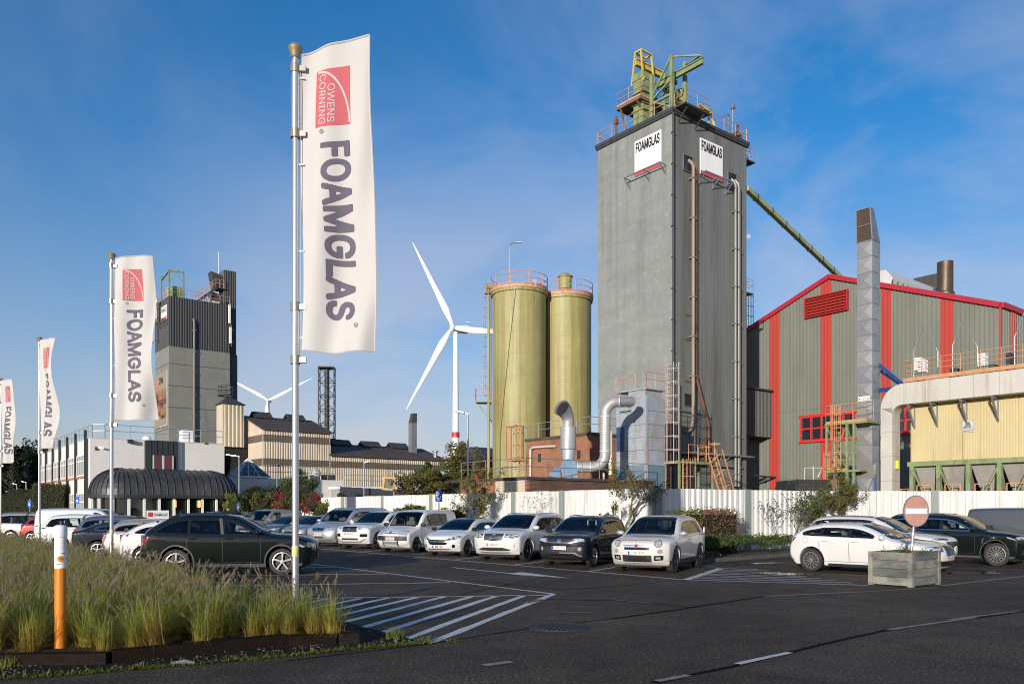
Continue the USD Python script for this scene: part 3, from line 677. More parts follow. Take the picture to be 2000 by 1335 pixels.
part(hall, 'roof_trim', m, hall_trim)
roof_grey = M('roof_sheet', (.16, .16, .15), .5, var=.2, scale=(1, 1, 1))
part(hall, 'roof', MB().poly([(0, 0), (34, 0), (34, 1), (0, 1)], .15, lambda s, t, d: (s, t * HW, HE + t * (HA - HE) + d)).poly([(0, 0), (34, 0), (34, 1), (0, 1)], .15, lambda s, t, d: (s, 2 * HW - t * HW, HE + t * (HA - HE) + d)), roof_grey)
part(hall, 'side_wall', corr(MB(), 0, 30, 0, HE - .3, .34, .05, lambda s, d, z: (s + .1, -.03 - d, z)), hall_grey)
for k in (1.55, 4.3):
    part(hall, 'side_red_cladding', corr(MB(), k, k + 1.0, 0, HE - .31, .34, .05, lambda s, d, z: (s, -.09 - d, z)), hall_red)
# louvre
vl, vr = H.LF(1577), H.LF(1657); zl0, zl1 = H.LF(1617, 612)[1], H.LF(1617, 577)[1]
lv = part(hall, 'louvre', MB().box(-.14, -.12, vr, vl, zl0, zl1), hall_trim)
m = MB()
for z in np.linspace(zl0 + .1, zl1 - .2, 6): m.quad((-.16, vr, z + .16), (-.16, vl, z + .16), (-.34, vl, z), (-.34, vr, z))
part(lv, 'slat', m, M('louvre_red', (.33, .045, .02), .6))
m = MB()
for (a, b, c, d) in ((vr - .1, vl + .1, zl1, zl1 + .1), (vr - .1, vl + .1, zl0 - .1, zl0), (vr - .1, vr, zl0, zl1), (vl, vl + .1, zl0, zl1)): m.box(-.38, -.1, a, b, c, d)
part(lv, 'frame', m, hall_trim)
# windows
hw_red = M('window_frame_red', (.55, .03, .03), .4)
def hall_window(pa, pb, y0, y1, nx, ny=2):
    a, b = H.LF(pb), H.LF(pa); c = H.LF((pa + pb) / 2, y1)[1]; d = H.LF((pa + pb) / 2, y0)[1]
    w = part(hall, 'window', MB().box(-.12, -.1, a, b, c, d), dark_inside)
    m = MB(); t = .13
    for k in range(nx + 1): s = a + (b - a) * k / nx; m.box(-.27, -.1, s - t / 2, s + t / 2, c, d)
    for k in range(ny + 1): z = c + (d - c) * k / ny; m.box(-.265, -.1, a - t / 2, b + t / 2, z - t / 2, z + t / 2)
    m.box(-.3, -.1, a - .2, b + .2, c - .2, c - .06); m.box(-.3, -.1, a - .2, b + .2, d + .06, d + .2)
    part(w, 'frame', m, hw_red)
    for i in range(nx):
        for j in range(ny):
            s0, s1 = a + (b - a) * i / nx + .08, a + (b - a) * (i + 1) / nx - .08; q0, q1 = c + (d - c) * j / ny + .08, c + (d - c) * (j + 1) / ny - .08
            part(w, 'pane', MB().box(-.19, -.18, s0, s1, q0, q1), glass)
hall_window(1567, 1671, 811, 857, 5); hall_window(1752, 1790, 798, 843, 2)
# roof ventilator and flue
def hz(px, py, v): u = H.RF(px, v=v); return u, H.zat(u, v, py)
ua, za = hz(1716, 548, 9.5); ub, zb_ = hz(1812, 548, 9.5)
rv = part(hall, 'roof_ventilator', MB().poly([(0, 0), (1.9, 0), (2.3, .9), (1.5, 1.7), (.3, 1.7), (-.3, .9)], ub - ua, lambda s, t, d: (ua + d, 8.6 + s, za - .9 + t)), pale_metal)
part(rv, 'end_cowl', MB().box(ub + .02, ub + 1.4, 8.5, 10.8, zb_ - 1.1, zb_ + .5), dark_trim)
m = MB()
for k in np.arange(ua, ub, .9): m.box(k, k + .08, 8.3, 8.38, za - 1.7, za - .2)
part(rv, 'support', m, dark_trim)
uf, zf = hz(1846, 512, 6.0)
fl = part(hall, 'flue', MB().lathe([(.62, HE + 1), (.62, zf - 2.9), (.72, zf - 2.8), (.72, zf - 2.6), (.62, zf - 2.5), (.62, zf)], 20, (uf, 6.0)), M('scorched_steel', (.1, .075, .05), .5, .6, var=.35, scale=(2, 2, .7)), 35)

# dark bridge between tower and hall
bz1, bz0 = T.zat(17.5, 3, 765), T.zat(17.5, 3, 854)
bd = building('link_bridge', 'dark ribbed box bridge joining the grey tower to the red hall', 'bridge', Frame(*(T.C + T.b * 9.5 + T.a * 3)))
dark_sheet = M('dark_sheet', (.05, .053, .053), .55, var=.12, scale=(1, 1, .3))
part(bd, 'wall', MB().box(0, 8.4, .03, 2.6, bz0, bz1), dark_sheet)
part(bd, 'cladding', corr(MB(), 0, 8.4, bz0, bz1, .22, .04, lambda s, d, z: (s, .02 - d, z)), dark_sheet)
part(bd, 'roof', MB().box(-.1, 8.75, -.25, 2.8, bz1, bz1 + .14), dark_trim)
part(bd, 'lower_block', MB().box(.2, 5.4, .6, 2.5, 0, bz0 - .02), M('lower_dark_sheet', (.05, .05, .045), .7))
part(bd, 'lower_pipe', MB().tube([(-.2, -.4, 5.0), (8.8, -.4, 4.8), (8.9, -.4, 5.4)], .09, 6).tube([(6.2, -.3, 4.7), (8.0, -.2, 4.9)], .06, 5), black_metal)
ladder(bd, (4.1, -.1), bz1, bz1 + 8.5, (1, 0), (0, -1), rust_metal, cage=True, cage_from=1.0, name='roof_ladder')

# ---------------------------------------------------------------- square steel chimney
Q = Frame(24.66, 55.0); qv, qu = 1.12, 1.06; qz0, qz1 = 3.0, EYE + (HZ - 468) / FPX * 55
ch = building('square_chimney', 'square quilted sheet-steel chimney with an angled dark mouth beside the baghouse', 'chimney', Q)
# (quilted panels get their own loop)
panel_a = [M('quilted_steel_%s' % 'abc'[i], c, .38, .45, var=.1, scale=(1, 1, 1)) for i, c in enumerate(((.34, .34, .335), (.3, .31, .315), (.37, .365, .35)))]
part(ch, 'core', MB().box(.03, qu - .03, .03, qv - .03, qz0, qz1), grey_metal)
rows = np.linspace(qz0, qz1, 17)
for i in range(16):
    a, b = rows[i] + .015, rows[i + 1] - .015; c = (a + b) / 2
    part(ch, 'quilted_panel', MB().add([(0, .01, a), (0, qv - .01, a), (0, qv - .01, b), (0, .01, b), (-.075, qv / 2, c)], [(0, 1, 4), (1, 2, 4), (2, 3, 4), (3, 0, 4)]), panel_a[(i * 7) % 3])
    part(ch, 'side_panel', MB().add([(.01, 0, a), (qu - .01, 0, a), (qu - .01, 0, b), (.01, 0, b), (qu / 2, -.035, c)], [(0, 1, 4), (1, 2, 4), (2, 3, 4), (3, 0, 4)]), panel_a[(i * 5 + 1) % 3])
m = MB(); zt = qz1; ht = EYE + (HZ - 405) / FPX * 55
P0, P1 = [(0, 0), (0, qv), (qu, qv), (qu, 0)], [(-.2, .06), (-.2, qv - .06), (.32, qv - .06), (.32, .06)]
lo = [(x, y, zt + .01) for x, y in P0]; hi = [(x, y, ht) for x, y in P1]
m.quad(lo[1], lo[2], hi[2], hi[1]); m.quad(lo[2], lo[3], hi[3], hi[2]); m.quad(lo[3], lo[0], hi[0], hi[3]); m.quad(hi[0], hi[1], hi[2], hi[3])
hd = part(ch, 'hood', m, M('hood_steel', (.3, .3, .3), .4, .7, var=.2, scale=(1, 1, 1)))
part(hd, 'mesh_mouth', MB().quad(np.array(lo[0]) + (.03, .06, 0), np.array(lo[1]) + (.03, -.06, 0), np.array(hi[1]) + (.03, -.05, 0), np.array(hi[0]) + (.03, .05, 0)), M('rusty_mesh', (.06, .04, .028), .8, var=.3, scale=(6, 6, 6)))
m = MB()
for k in (0, 1): m.bar(np.array(lo[0]) * (1 - k) + np.array(lo[1]) * k + (0, 0, 0), np.array(hi[0]) * (1 - k) + np.array(hi[1]) * k, .08)
m.bar(lo[0], lo[1], .07); m.bar(hi[0], hi[1], .07); m.bar((np.array(lo[0]) + hi[0]) / 2, (np.array(lo[1]) + hi[1]) / 2, .04)
part(hd, 'mouth_frame', m, grey_metal)
lz_ = EYE + (HZ - 925) / FPX * 54
m = MB()
for (x, y) in ((.05, -.15), (.05, qv + .15), (qu, -.15), (qu, qv + .15)): m.box(x - .07, x + .07, y - .07, y + .07, 0, lz_)
m.bar((0, -.15, .5), (0, qv + .15, lz_), .06); m.bar((0, qv + .15, .5), (0, -.15, lz_), .06); m.bar((.0, -.15, .8), (qu, -.15, lz_), .06)
part(ch, 'blue_leg_frame', m, M('leg_blue', (.06, .11, .25), .5))
part(ch, 'lower_casing', MB().add([(-.03, -.2, 4.0), (-.03, qv + .02, 4.0), (-.03, qv + .02, 6.2), (-.03, -.02, 6.2), (-.3, -.15, 5.0)], [(0, 1, 4), (1, 2, 4), (2, 3, 4), (3, 0, 4)]).box(0.0, qu, -.2, 0, 3.0, 4.9), panel_a[0])
v_, z_ = Q.LF(1690, 777)
part(ch, 'number_plate', MB().box(-.09, -.06, .15, .95, z_ - .2, z_ + .12), sign_white)
lettering(ch, '6-2-4', .2, lambda s, t: (-.1, .9 - s, z_ - .14 + t), ink, width=.7)

# platform scaffold left of the chimney
S = Frame(*(Q.C + Q.a * (qv + .1) - Q.b * .3)); sz1, sz0 = EYE + (HZ - 826) / FPX * 56, EYE + (HZ - 918) / FPX * 56
sc = building('sampling_platform', 'two-level platform of green posts and orange rails left of the square chimney', 'platform', S)
part(sc, 'upper_deck', MB().box(-.9, .9, -1.5, 1.6, sz1 - .15, sz1), green_steel); part(sc, 'lower_deck', MB().box(-.9, .9, -1.0, 1.6, sz0 - .15, sz0), green_steel)
for (x, y) in ((-.8, .0), (.8, 0), (-.8, 1.5), (.8, 1.5), (-.8, -.5)): part(sc, 'post', MB().box(x - .07, x + .07, y - .07, y + .07, 0, sz1 - .15), green_steel)
m = MB()
m.bar((-.8, 1.5, sz0), (-.8, 0, sz1 - .2), .06); m.bar((-.8, 0, sz0), (-.8, 1.5, sz1 - .2), .06); m.bar((-.8, 0, sz0), (.8, 0, sz1 - .2), .06); m.bar((.8, 0, sz0), (-.8, 0, sz1 - .2), .06)
part(sc, 'brace', m, green_steel)
rail(sc, [(.85, 1.55, sz1), (-.85, 1.55, sz1), (-.85, -1.45, sz1), (.0, -1.45, sz1)], 1.25, orange_rail, .9, toe=.14)
rail(sc, [(.85, 1.55, sz0), (-.85, 1.55, sz0), (-.85, -.0, sz0)], 1.25, orange_rail, .9, toe=.12)
ladder(sc, (-.95, .6), sz0, sz1 + 1.2, (0, 1), (-1, 0), orange_rail, cage_from=2.0); ladder(sc, (-.95, 1.1), 0, sz0 + 1.2, (0, 1), (-1, 0), orange_rail, cage_from=2.0)

# blue lattice beam
p0, p1 = at(1713, 708, 56), at(1765, 752, 52); p2, p3 = at(1713, 762, 56), at(1765, 758, 52)
bt = thing('blue_lattice_boom', 'bright blue lattice boom between the square chimney and the baghouse', 'boom', p3)
m = MB(); q = [x - p3 for x in (p0, p1, p2, p3)]
m.bar(q[0], q[1], .16); m.bar(q[0] + (.3, .3, -.5), q[1] + (.3, .3, -.15), .12); m.bar(q[2], q[3], .2, .28); m.bar(q[2] + (.3, .4, 0), q[3] + (.3, .4, 0), .12)
for k in np.linspace(.1, 1, 6): m.bar(q[0] + (q[1] - q[0]) * k, q[0] + (.3, .3, -.5) + (q[1] + (0, 0, .35) - q[0]) * min(1, k + .08), .06)
part(bt, 'boom', m, M('crane_blue', (.02, .09, .33), .4))

# ---------------------------------------------------------------- yellow baghouse
B = Frame(24.8, 50.0); By0 = B.LF(1779, 902)[1]
yellow_sheet = M('yellow_sheet', (.5, .425, .235), .55, var=.1, scale=(.7, .7, .3), dirt=(.3, .2, .08), dirt_amt=.2, dirt_scale=(1.8, 1.8, .1))
duct_white = M('duct_white_sheet', (.5, .48, .43), .55, .1, var=.1, scale=(.6, .6, .6), dirt=(.25, .14, .06), dirt_amt=.27, dirt_scale=(2.4, 2.4, .12))
bag = building('baghouse_filter', 'pale yellow ribbed baghouse on green legs and grey hoppers', 'filter house', B)
NV = -12.0
part(bag, 'casing', MB().box(.04, 4, NV, 0, By0, 9.2), yellow_sheet)
for k in range(4):
    a, b = -k * 3.0 - 3.0, -k * 3.0
    part(bag, 'yellow_cladding', corr(MB(), a + .02, b - .02, By0 + .02, 8.4, .15, .03, lambda s, d, z: (.03 - d, s, z)), yellow_sheet)
part(bag, 'end_cladding', corr(MB(), 0, 4, By0, 9.2, .15, .03, lambda s, d, z: (s, .01 + d, z)), yellow_sheet)
dz1, dz0 = 9.57, 8.28
for k in range(9):
    a, b = -k * 1.35 - 1.35, -k * 1.35
    part(bag, 'duct_panel', MB().box(-.95, 1.0, a + .008, b - .008, dz0, dz1 + .012 * (k % 2)), duct_white)
# elbow to the downcomer
prof_o, prof_i = [], []
for t in np.linspace(0, PI / 2, 9):
    prof_o.append((0 + 1.42 * math.sin(t), dz1 - 1.42 + 1.42 * math.cos(t))); prof_i.append((.35 + .33 * math.sin(t) - .35 * (1 - math.sin(t)), dz0 - .5 + .5 * math.cos(t)))
for k in range(8):
    part(bag, 'elbow_panel', MB().poly([prof_o[k], prof_o[k + 1], prof_i[k + 1], prof_i[k]], 1.0, lambda s, t, d: (-.95 + d, s, t)), duct_white)
zz = np.linspace(.6, dz1 - 1.43, 6)
for a, b in zip(zz[:-1], zz[1:]): part(bag, 'downcomer_panel', MB().box(-.95, .05, .69, 1.42, a + .006, b - .006), duct_white)
part(bag, 'beacon', MB().lathe([(.1, 0), (.12, .2), (.09, .24), (.11, .5), (.0, .55)], 10, (-.5, .6)).xf(lambda x, y, z: (x, y, z + 4.35)), M('beacon_yellow', (.6, .6, .03), .4))
# brackets under the duct
for px in (1782, 1826, 1884, 1945):
    v = B.LF(px, u=-.1); m = MB(); m.bar((-.02, v - .1, 6.9), (-.9, v - .1, 8.15), .1); m.bar((-.0, v - .1, 8.2), (-.95, v - .1, 8.2), .09); m.bar((-.03, v - .1, 6.8), (-.03, v - .1, 8.2), .06)
    part(bag, 'duct_bracket', m, grey_metal)
# company board with triangles
vb, vt = B.LF(1904), B.LF(1879.5); zb0, zb1 = B.LF(1892, 843)[1], B.LF(1892, 820)[1]
cb = part(bag, 'company_board', MB().box(-.06, -.035, vb, vt, zb0, zb1), pale_metal)
m = MB(); w = vt - vb; hgt = zb1 - zb0
for k, (x0, x1) in enumerate(((.08, .2), (.24, .33), (.37, .44), (.48, .53), (.57, .61))):
    m.poly([(x0 * w, .3 * hgt), (x1 * w, .3 * hgt), ((.52 + (x1 - .3) * .35) * w, .84 * hgt), ((.52 + (x0 - .34) * .35) * w, .84 * hgt)], .004, lambda s, t, d: (-.065 - d, vt - s, zb0 + t))
for x0, x1 in ((.66, .69), (.74, .77), (.83, .85)):
    m.poly([(x0 * w, .3 * hgt), (x1 * w, .3 * hgt), (.56 * w, .84 * hgt), (.54 * w, .84 * hgt)], .004, lambda s, t, d: (-.065 - d, vt - s, zb0 + t))
m.poly([(.06 * w, .08 * hgt), (.94 * w, .08 * hgt), (.94 * w, .14 * hgt), (.06 * w, .14 * hgt)], .004, lambda s, t, d: (-.065 - d, vt - s, zb0 + t))
for (x0, x1, y0, y1) in ((.03, .97, .94, .97), (.03, .97, .2, .22), (.03, .05, .2, .97), (.95, .97, .2, .97)): m.poly([(x0 * w, y0 * hgt), (x1 * w, y0 * hgt), (x1 * w, y1 * hgt), (x0 * w, y1 * hgt)], .004, lambda s, t, d: (-.065 - d, vt - s, zb0 + t))
part(cb, 'triangle_mark', m, M('emblem_grey', (.1, .13, .13), .5))
# legs, beams, braces, hoppers
m = MB().box(-.15, .2, NV, .15, By0 - .28, By0)
part(bag, 'beam', m, green_steel)
cols = [B.LF(px) for px in (1782, 1834, 1892, 1953)]; sp = cols[2] - cols[3]; cols += [cols[3] - sp, cols[3] - 2 * sp]
for c_ in cols: part(bag, 'leg', MB().box(-.13, .13, c_ - .12, c_ + .12, 0, By0 - .28), green_steel)
hop = M('hopper_grey', (.3, .29, .27), .6, .1, var=.15, scale=(1, 1, 1), dirt=(.15, .12, .09), dirt_amt=.25)
for i in range(len(cols) - 1):
    a, b = cols[i + 1], cols[i]; c_ = (a + b) / 2
    top = [(.25, a + .02, By0 - .3), (.25, b - .02, By0 - .3), (3.0, b - .02, By0 - .3), (3.0, a + .02, By0 - .3)]; bot = [(1.1, c_ - .25, 1.9), (1.1, c_ + .25, 1.9), (1.7, c_ + .25, 1.9), (1.7, c_ - .25, 1.9)]
    part(bag, 'hopper', MB().add(top + bot, [(0, 1, 5, 4), (1, 2, 6, 5), (2, 3, 7, 6), (3, 0, 4, 7)]), hop)
    q = (i < 2)
    part(bag, 'brace', MB().bar((-.06, b if q else a, By0 - .35), (-.06, (a if q else b) + (.15 if q else -.15), 1.2), .13, .09), green_steel)
    m = MB()
    for z in (2.2, 2.75, 3.3):
        m.bar((-.35, c_ - .55, z), (-.35, c_ + .35, z), .05)
    for s in (-.55, -.1, .35): m.bar((-.35, c_ + s, 1), (-.35, c_ + s, 3.3), .05)
    part(bag, 'walkway_rail', m, orange_rail)
part(bag, 'dark_back', MB().box(3.2, 3.4, NV, 0, 0, By0 - .3), dark_inside)
rail(bag, [(-.1, 1.0, 1.9), (-.1, .1, 1.9)], 1.2, orange_rail, .45, name='ground_rail')
# roof walkway with lamps
m = MB().box(-1.0, -.9, NV, .0, dz1 + .05, dz1 + .28); part(bag, 'walkway_edge', m, orange_rail)
rail(bag, [(1, -.05, dz1 + .28), (-.95, -.05, dz1 + .28), (-.95, NV, dz1 + .28)], 1.05, orange_rail, 1.1, rails=(1.0, .7, .4), r=.022)
def lamp_pole(px, ytop, lean, u=-.8):
    v = B.LF(px, u=u); zt = B.LF(px, ytop, u=u)[1]; z1 = zt - 1.3
    p = part(bag, 'lamp_pole', MB().tube([(u, v, dz1), (u, v, z1), (u, v - lean * .12, z1 + .25)], .018, 5), galv)
    part(p, 'lamp_tube', MB().bar((u, v - lean * .12, z1 + .2), (u, v - lean * .5, zt), .045, .05), grey_metal)
for px, yt, ln in ((1785, 643, 1), (1832, 645, -1), (1861, 630, 1), (1909, 634, -1), (1981, 613, 1)): lamp_pole(px, yt, ln, -.8 if ln > 0 else .9)
for px, yy in ((1795, 712), (1803, 716), (1920, 703)):
    v, z = B.LF(px, yy, u=-.3)
    b_ = part(bag, 'roof_unit', MB().box(-.55, -.1, v - .2, v + .2, z - .35, z + .4), sign_white)
    part(b_, 'stand', MB().box(-.5, -.45, v - .18, v - .12, dz1, z - .35).box(-.2, -.15, v + .12, v + .18, dz1, z - .35).box(-.4, -.3, v - .05, v + .05, dz1, z - .3), grey_metal)
part(bag, 'roof_valves', MB().box(-.4, .3, -2.9, -2.5, dz1, dz1 + .6).box(-.4, .3, -4.9, -4.6, dz1, dz1 + .55).box(-.4, .3, -5.7, -5.5, dz1, dz1 + 1.1), dark_trim)
# dark tanks behind the fence
tk = at(1580, 950, 45)
for k, (px, w) in enumerate(((1560, .75), (1590, 1.05))):
    p = at(px, 985, 45.0 - k * 1.2)
    t_ = thing('waste_container', ['smaller black covered skip behind the fence below the red hall', 'larger black covered skip with a rail on top behind the fence'][k], 'skip', (p[0], p[1], 0), TH - .6)
    part(t_, 'tub', MB().poly([(-w, 0), (w, 0), (w * 1.05, 2.75), (w * .8, 3.45), (-w * .8, 3.45), (-w * 1.05, 2.75)], 1.6, lambda s, t, d: (s, d, t)), M('skip_black', (.022, .022, .022), .6))
    part(t_, 'lid_rim', MB().box(-w * .85, w * .85, -.06, 1.66, 3.3, 3.4), black_metal)
    if k: part(t_, 'top_rail', MB().tube([(-.4, .3, 3.4), (-.4, .3, 4.1), (.6, .3, 4.1), (.35, .3, 3.6)], .035, 5).tube([(.1, .3, 3.4), (.1, .3, 4.2)], .03, 5), pale_metal)

# ---------------------------------------------------------------- dark left tower
L = Frame(-49.08, 115.0); LU, LV, LZ, LM = 8.7, 7.3, 32.4, 25.3
conc = M('precast_concrete', (.19, .195, .175), .85, var=.12, scale=(.3, .3, .5), dirt=(.15, .14, .12), dirt_amt=.3, dirt_scale=(.8, .8, .08))
lt = building('panel_tower', 'tall tower of grey concrete panels with a dark ribbed metal top, left background', 'tower', L)
levels = [0, 4.2, 7.3, 10.3, 13.4, 16.5, 19.6, 22.75, LM]
for a, b in zip(levels[:-1], levels[1:]):
    part(lt, 'concrete_panel', MB().box(0, LU, 0, LV, a + .04, b - .04), conc)
part(lt, 'core', MB().box(.06, LU - .06, .06, LV - .06, 0, LM), dark_trim)
part(lt, 'metal_cladding', MB().box(.03, LU, .03, LV, LM, LZ), dark_sheet)
part(lt, 'ribbed_front', corr(MB(), 0, LU, LM - .05, LZ, .36, .07, lambda s, d, z: (s, -d, z)), dark_sheet)
part(lt, 'ribbed_side', corr(MB(), 0, LV, LM - .05, LZ, .36, .03, lambda s, d, z: (-d, s, z)), dark_sheet)
u_, zt_ = L.RF(378, 628)
m = MB().tube([(u_, -.3, 0), (u_, -.3, zt_), (u_, -.05, zt_ + .35)], .17, 8)
for z in np.arange(3, zt_, 3.1): m.box(u_ - .25, u_ + .25, -.45, 0, z, z + .12)
part(lt, 'wall_pipe', m, conc, 35)
m = MB().box(8.1, 10.1, .8, 3.2, 0, 25.2); part(lt, 'stair_shaft', m, M('shaft_concrete', (.075, .08, .08), .8, var=.15, scale=(.4, .4, .2)))
part(lt, 'stair_head', corr(corr(MB().box(8.12, 9.9, .83, 3.2, 25.2, 37.8), 8.1, 9.92, 25.2, 37.8, .36, .06, lambda s, d, z: (s, .8 - d, z)), .8, 3.2, 25.2, 37.8, .36, .06, lambda s, d, z: (8.1 - d, s, z)), dark_sheet)
m = MB()
for z in (32.0, 35.0): m.poly([(0, 0), (1.3, 0), (1.3, 1.9), (-.5, 2.3)], 1.6, lambda s, t, d, z=z: (6.75 + s, 1 + d, z + t))
part(lt, 'intake_box', m, dark_trim)
stz = 34.9
part(lt, 'stair_flight', MB().bar((4.2, .6, LZ), (7.0, .6, stz), .12, .3).bar((4.2, 1.6, LZ), (7.0, 1.6, stz), .12, .3).box(6.7, 8.1, .4, 2.4, stz - .12, stz), dark_trim)
rail(lt, [(4.0, .5, LZ), (6.8, .5, stz), (8.0, .5, stz)], 1.2, pink_rail, .8, r=.04)
rail(lt, [(LU, .05, LZ), (.05, .05, LZ), (.05, LV, LZ)], 1.2, pink_rail, 1.5, r=.035)
m = MB()
for (x, y) in ((.3, 1.0), (.3, 5.0), (2.2, .6)): m.box(x - .1, x + .1, y - .1, y + .1, LZ, LZ + 4)
m.bar((.3, 1.0, LZ + 3.9), (2.2, .6, LZ + 3.9), .18); m.bar((.3, 1.0, LZ + 3.9), (.3, 5.0, LZ + 3.4), .2); m.bar((.3, 1, LZ + 2.2), (1.2, .8, LZ + 3.8), .1); m.bar((2.2, .6, LZ + 2.2), (1.2, .8, LZ + 3.8), .1)
part(lt, 'hoist_frame', m, green_steel)
part(lt, 'roof_machine', MB().box(.9, 2.3, 1.5, 3.5, LZ, LZ + 1.9).lathe([(.5, LZ), (.5, LZ + 2.2), (0, LZ + 2.4)], 10, (1.2, 4.4)), green_steel)
part(lt, 'lightning_rod', MB().tube([(7.6, 1.8, LZ), (7.6, 1.8, 40.6)], .022, 4), grey_metal)
part(lt, 'roof_unit', MB().box(5.2, 6.0, .6, 1.4, LZ, LZ + .7).box(6.3, 7.3, .6, 1.4, LZ, LZ + .5), pale_metal)
# antennas
def antenna(x, y, z0, z1, nm='antenna_panel'):
    a = part(lt, nm, MB().box(x - .16, x + .16, y - .12, y + .12, z0, z1), sign_white)
    part(a, 'mount', MB().tube([(x + .2, y + .15, z0 - .4), (x + .2, y + .15, z1 + .4)], .06, 5).bar((x, y, z1 - .3), (x + .6, y + .5, z1 - .3), .07).bar((x, y, z0 + .3), (x + .6, y + .5, z0 + .3), .07), grey_metal)
antenna(-.7, 4.4, 29.8, 31.7); antenna(-.9, 5.2, 26.6, 29.4); antenna(8.45, -.5, 29.6, 32.3); antenna(8.6, -.5, 26.6, 29.0)
part(lt, 'dish', MB().tube([(-.9, 4.0, 32.3), (-.6, 4.2, 32.3)], .45, 14), sign_white)
v1, z1 = L.LF(327, 593); v0, z0 = L.LF(317, 629)
bb = part(lt, 'sign_board', MB().box(-.14, -.05, v1, v0, z0, z1 - .1), sign_white)
part(bb, 'red_stripe', MB().box(-.16, -.142, v1 + .02, v0 - .02, z0 + .02, z0 + .45), red_print)
lettering(bb, 'FOAMGLAS', .6, lambda s, t: (-.15, v0 - .1 - s, z1 - .95 + t), ink, width=v0 - v1 - .2)
m = MB()
for v in (v1 - .3, (v1 + v0) / 2, v0 + .3): m.bar((-.05, v, z0 - .2), (-.9, v, z0 - .2), .1); m.bar((-.05, v, z0 - .9), (-.8, v, z0 - .25), .08)
part(bb, 'lamp_bracket', m, dark_trim)
v1, z1 = L.LF(328, 715); v0, z0 = L.LF(304.5, 836)
po = part(lt, 'poster', MB().box(-.16, -.06, v1, v0, z0, z1 - .6), M('poster_cream', (.28, .225, .16), .6, var=.1, scale=(.5, .5, .5)))
W2, H2 = v0 - v1, z1 - .6 - z0
def pq(x0, x1, y0, y1, mat, nm): part(po, nm, MB().box(-.18, -.165, v0 - x1 * W2, v0 - x0 * W2, z0 + y0 * H2, z0 + y1 * H2), mat)
pq(.02, .98, .2, .68, M('poster_orange', (.26, .14, .06), .6, var=.4, scale=(.8, .8, .8)), 'printed_scene')
m = MB()
for (x0, x1, y0, y1) in ((.02, .35, .45, .62), (.2, .98, .4, .5), (.02, .5, .2, .28), (.5, .7, .34, .42)): m.box(-.195, -.182, v0 - x1 * W2, v0 - x0 * W2, z0 + y0 * H2, z0 + y1 * H2)
part(po, 'printed_blocks', m, M('poster_brown', (.13, .05, .03), .6))
pq(.05, .32, .74, .9, M('poster_pink', (.5, .16, .12), .6), 'printed_square')
lettering(po, 'ZPM', .9, lambda s, t: (-.185, v0 - .38 * W2 - s, z0 + .8 * H2 + t), ink, width=.3 * W2)
lettering(po, 'FOAMGLAS', .5, lambda s, t: (-.185, v0 - .5 * W2 - s, z0 + .14 * H2 + t), ink, width=.42 * W2)
m = MB().box(-.2, -.05, v1 - .12, v1, z0 - .1, z1 - .5).box(-.2, -.05, v1, v0, z0 - .12, z0); part(po, 'frame', m, pale_metal)

# ---------------------------------------------------------------- cream factory halls
F_ = Frame(-31.0, 100.0)
cream = M('cream_sheet', (.52, .45, .34), .6, var=.08, scale=(.5, .5, .2), dirt=(.22, .15, .09), dirt_amt=.24, dirt_scale=(1.2, 1.2, .06))
band = M('band_window', (.12, .1, .075), .35, var=.2, scale=(3, 3, 1)); brown_roof = M('brown_roof', (.075, .055, .042), .7, var=.3, scale=(.3, .3, .3))
fc = building('cream_factory', 'cream ribbed factory hall in two heights with dark window bands and brown roofs', 'factory', F_)
def wing(u0, u1, ez, rz, rv, bands):
    part(fc, 'front_core', MB().box(u0, u1, .06, .3, 0, ez), cream)
    cuts = [0]
    for a, b in bands: cuts += [a, b]
    cuts += [ez]
    for i in range(len(cuts) - 1):
        a, b = cuts[i], cuts[i + 1]
        if i % 2: part(fc, 'window_band', corr(MB(), u0 + .02, u1, a, b, .33, .03, lambda s, d, z: (s, .05 - d * .6, z)), band)
        else: part(fc, 'cream_cladding', corr(MB(), u0, u1, a, b, .33, .06, lambda s, d, z: (s, .03 - d, z)), cream)
    g = sg.Polygon([(0, 0), (2 * rv, 0), (2 * rv, ez), (rv, rz), (0, ez)])
    part(fc, 'gable', MB().poly(g, .2, lambda s, t, d: (u0 + d, s + .05, t)).poly(g, .2, lambda s, t, d: (u1 - .2 + d, s + .05, t)), cream)
    r = MB()
    for a, b in ((-.35, rv), (2 * rv + .35, rv)):
        za = ez - .35 * (rz - ez) / rv; r.add([(u0 - .25, a, za), (u1 + .25, a, za), (u1 + .25, b, rz + .02), (u0 - .25, b, rz + .02), (u0 - .25, a, za + .18), (u1 + .25, a, za + .18), (u1 + .25, b, rz + .2), (u0 - .25, b, rz + .2)], [(0, 1, 2, 3), (4, 5, 6, 7), (0, 1, 5, 4), (1, 2, 6, 5), (0, 3, 7, 4)])
    part(fc, 'roof', r, brown_roof)
wing(0, 9.1, 11.85, 13.9, 6.4, [(7.36, 8.23), (10.3, 11.2)])
wing(9.12, 27.1, 8.95, 10.9, 6.75, [(7.36, 8.23)])
for a, b in ((7.36, 8.23), (10.3, 11.2)): part(fc, 'side_window_band', MB().box(-.04, .0, .15, 12, a, b), band)
part(fc, 'side_cladding', corr(MB(), .05, 6.5, 0, 11.8, .33, .04, lambda s, d, z: (-.01 - d * .5, s, z)), cream)
def vent(u, v, z, w=2.2):
    p = part(fc, 'roof_vent', MB().box(u, u + w, v, v + 1.5, z, z + .75), dark_inside)
    part(p, 'cowl', MB().poly([(-.3, .55), (.7, 1.25), (1.8, .55), (1.8, .68), (.7, 1.4), (-.3, .68)], w + .3, lambda s, t, d: (u - .15 + d, v + s, z + t)), dark_trim)
for u in (1.0, 5.6): vent(u, 5.4, 13.3)
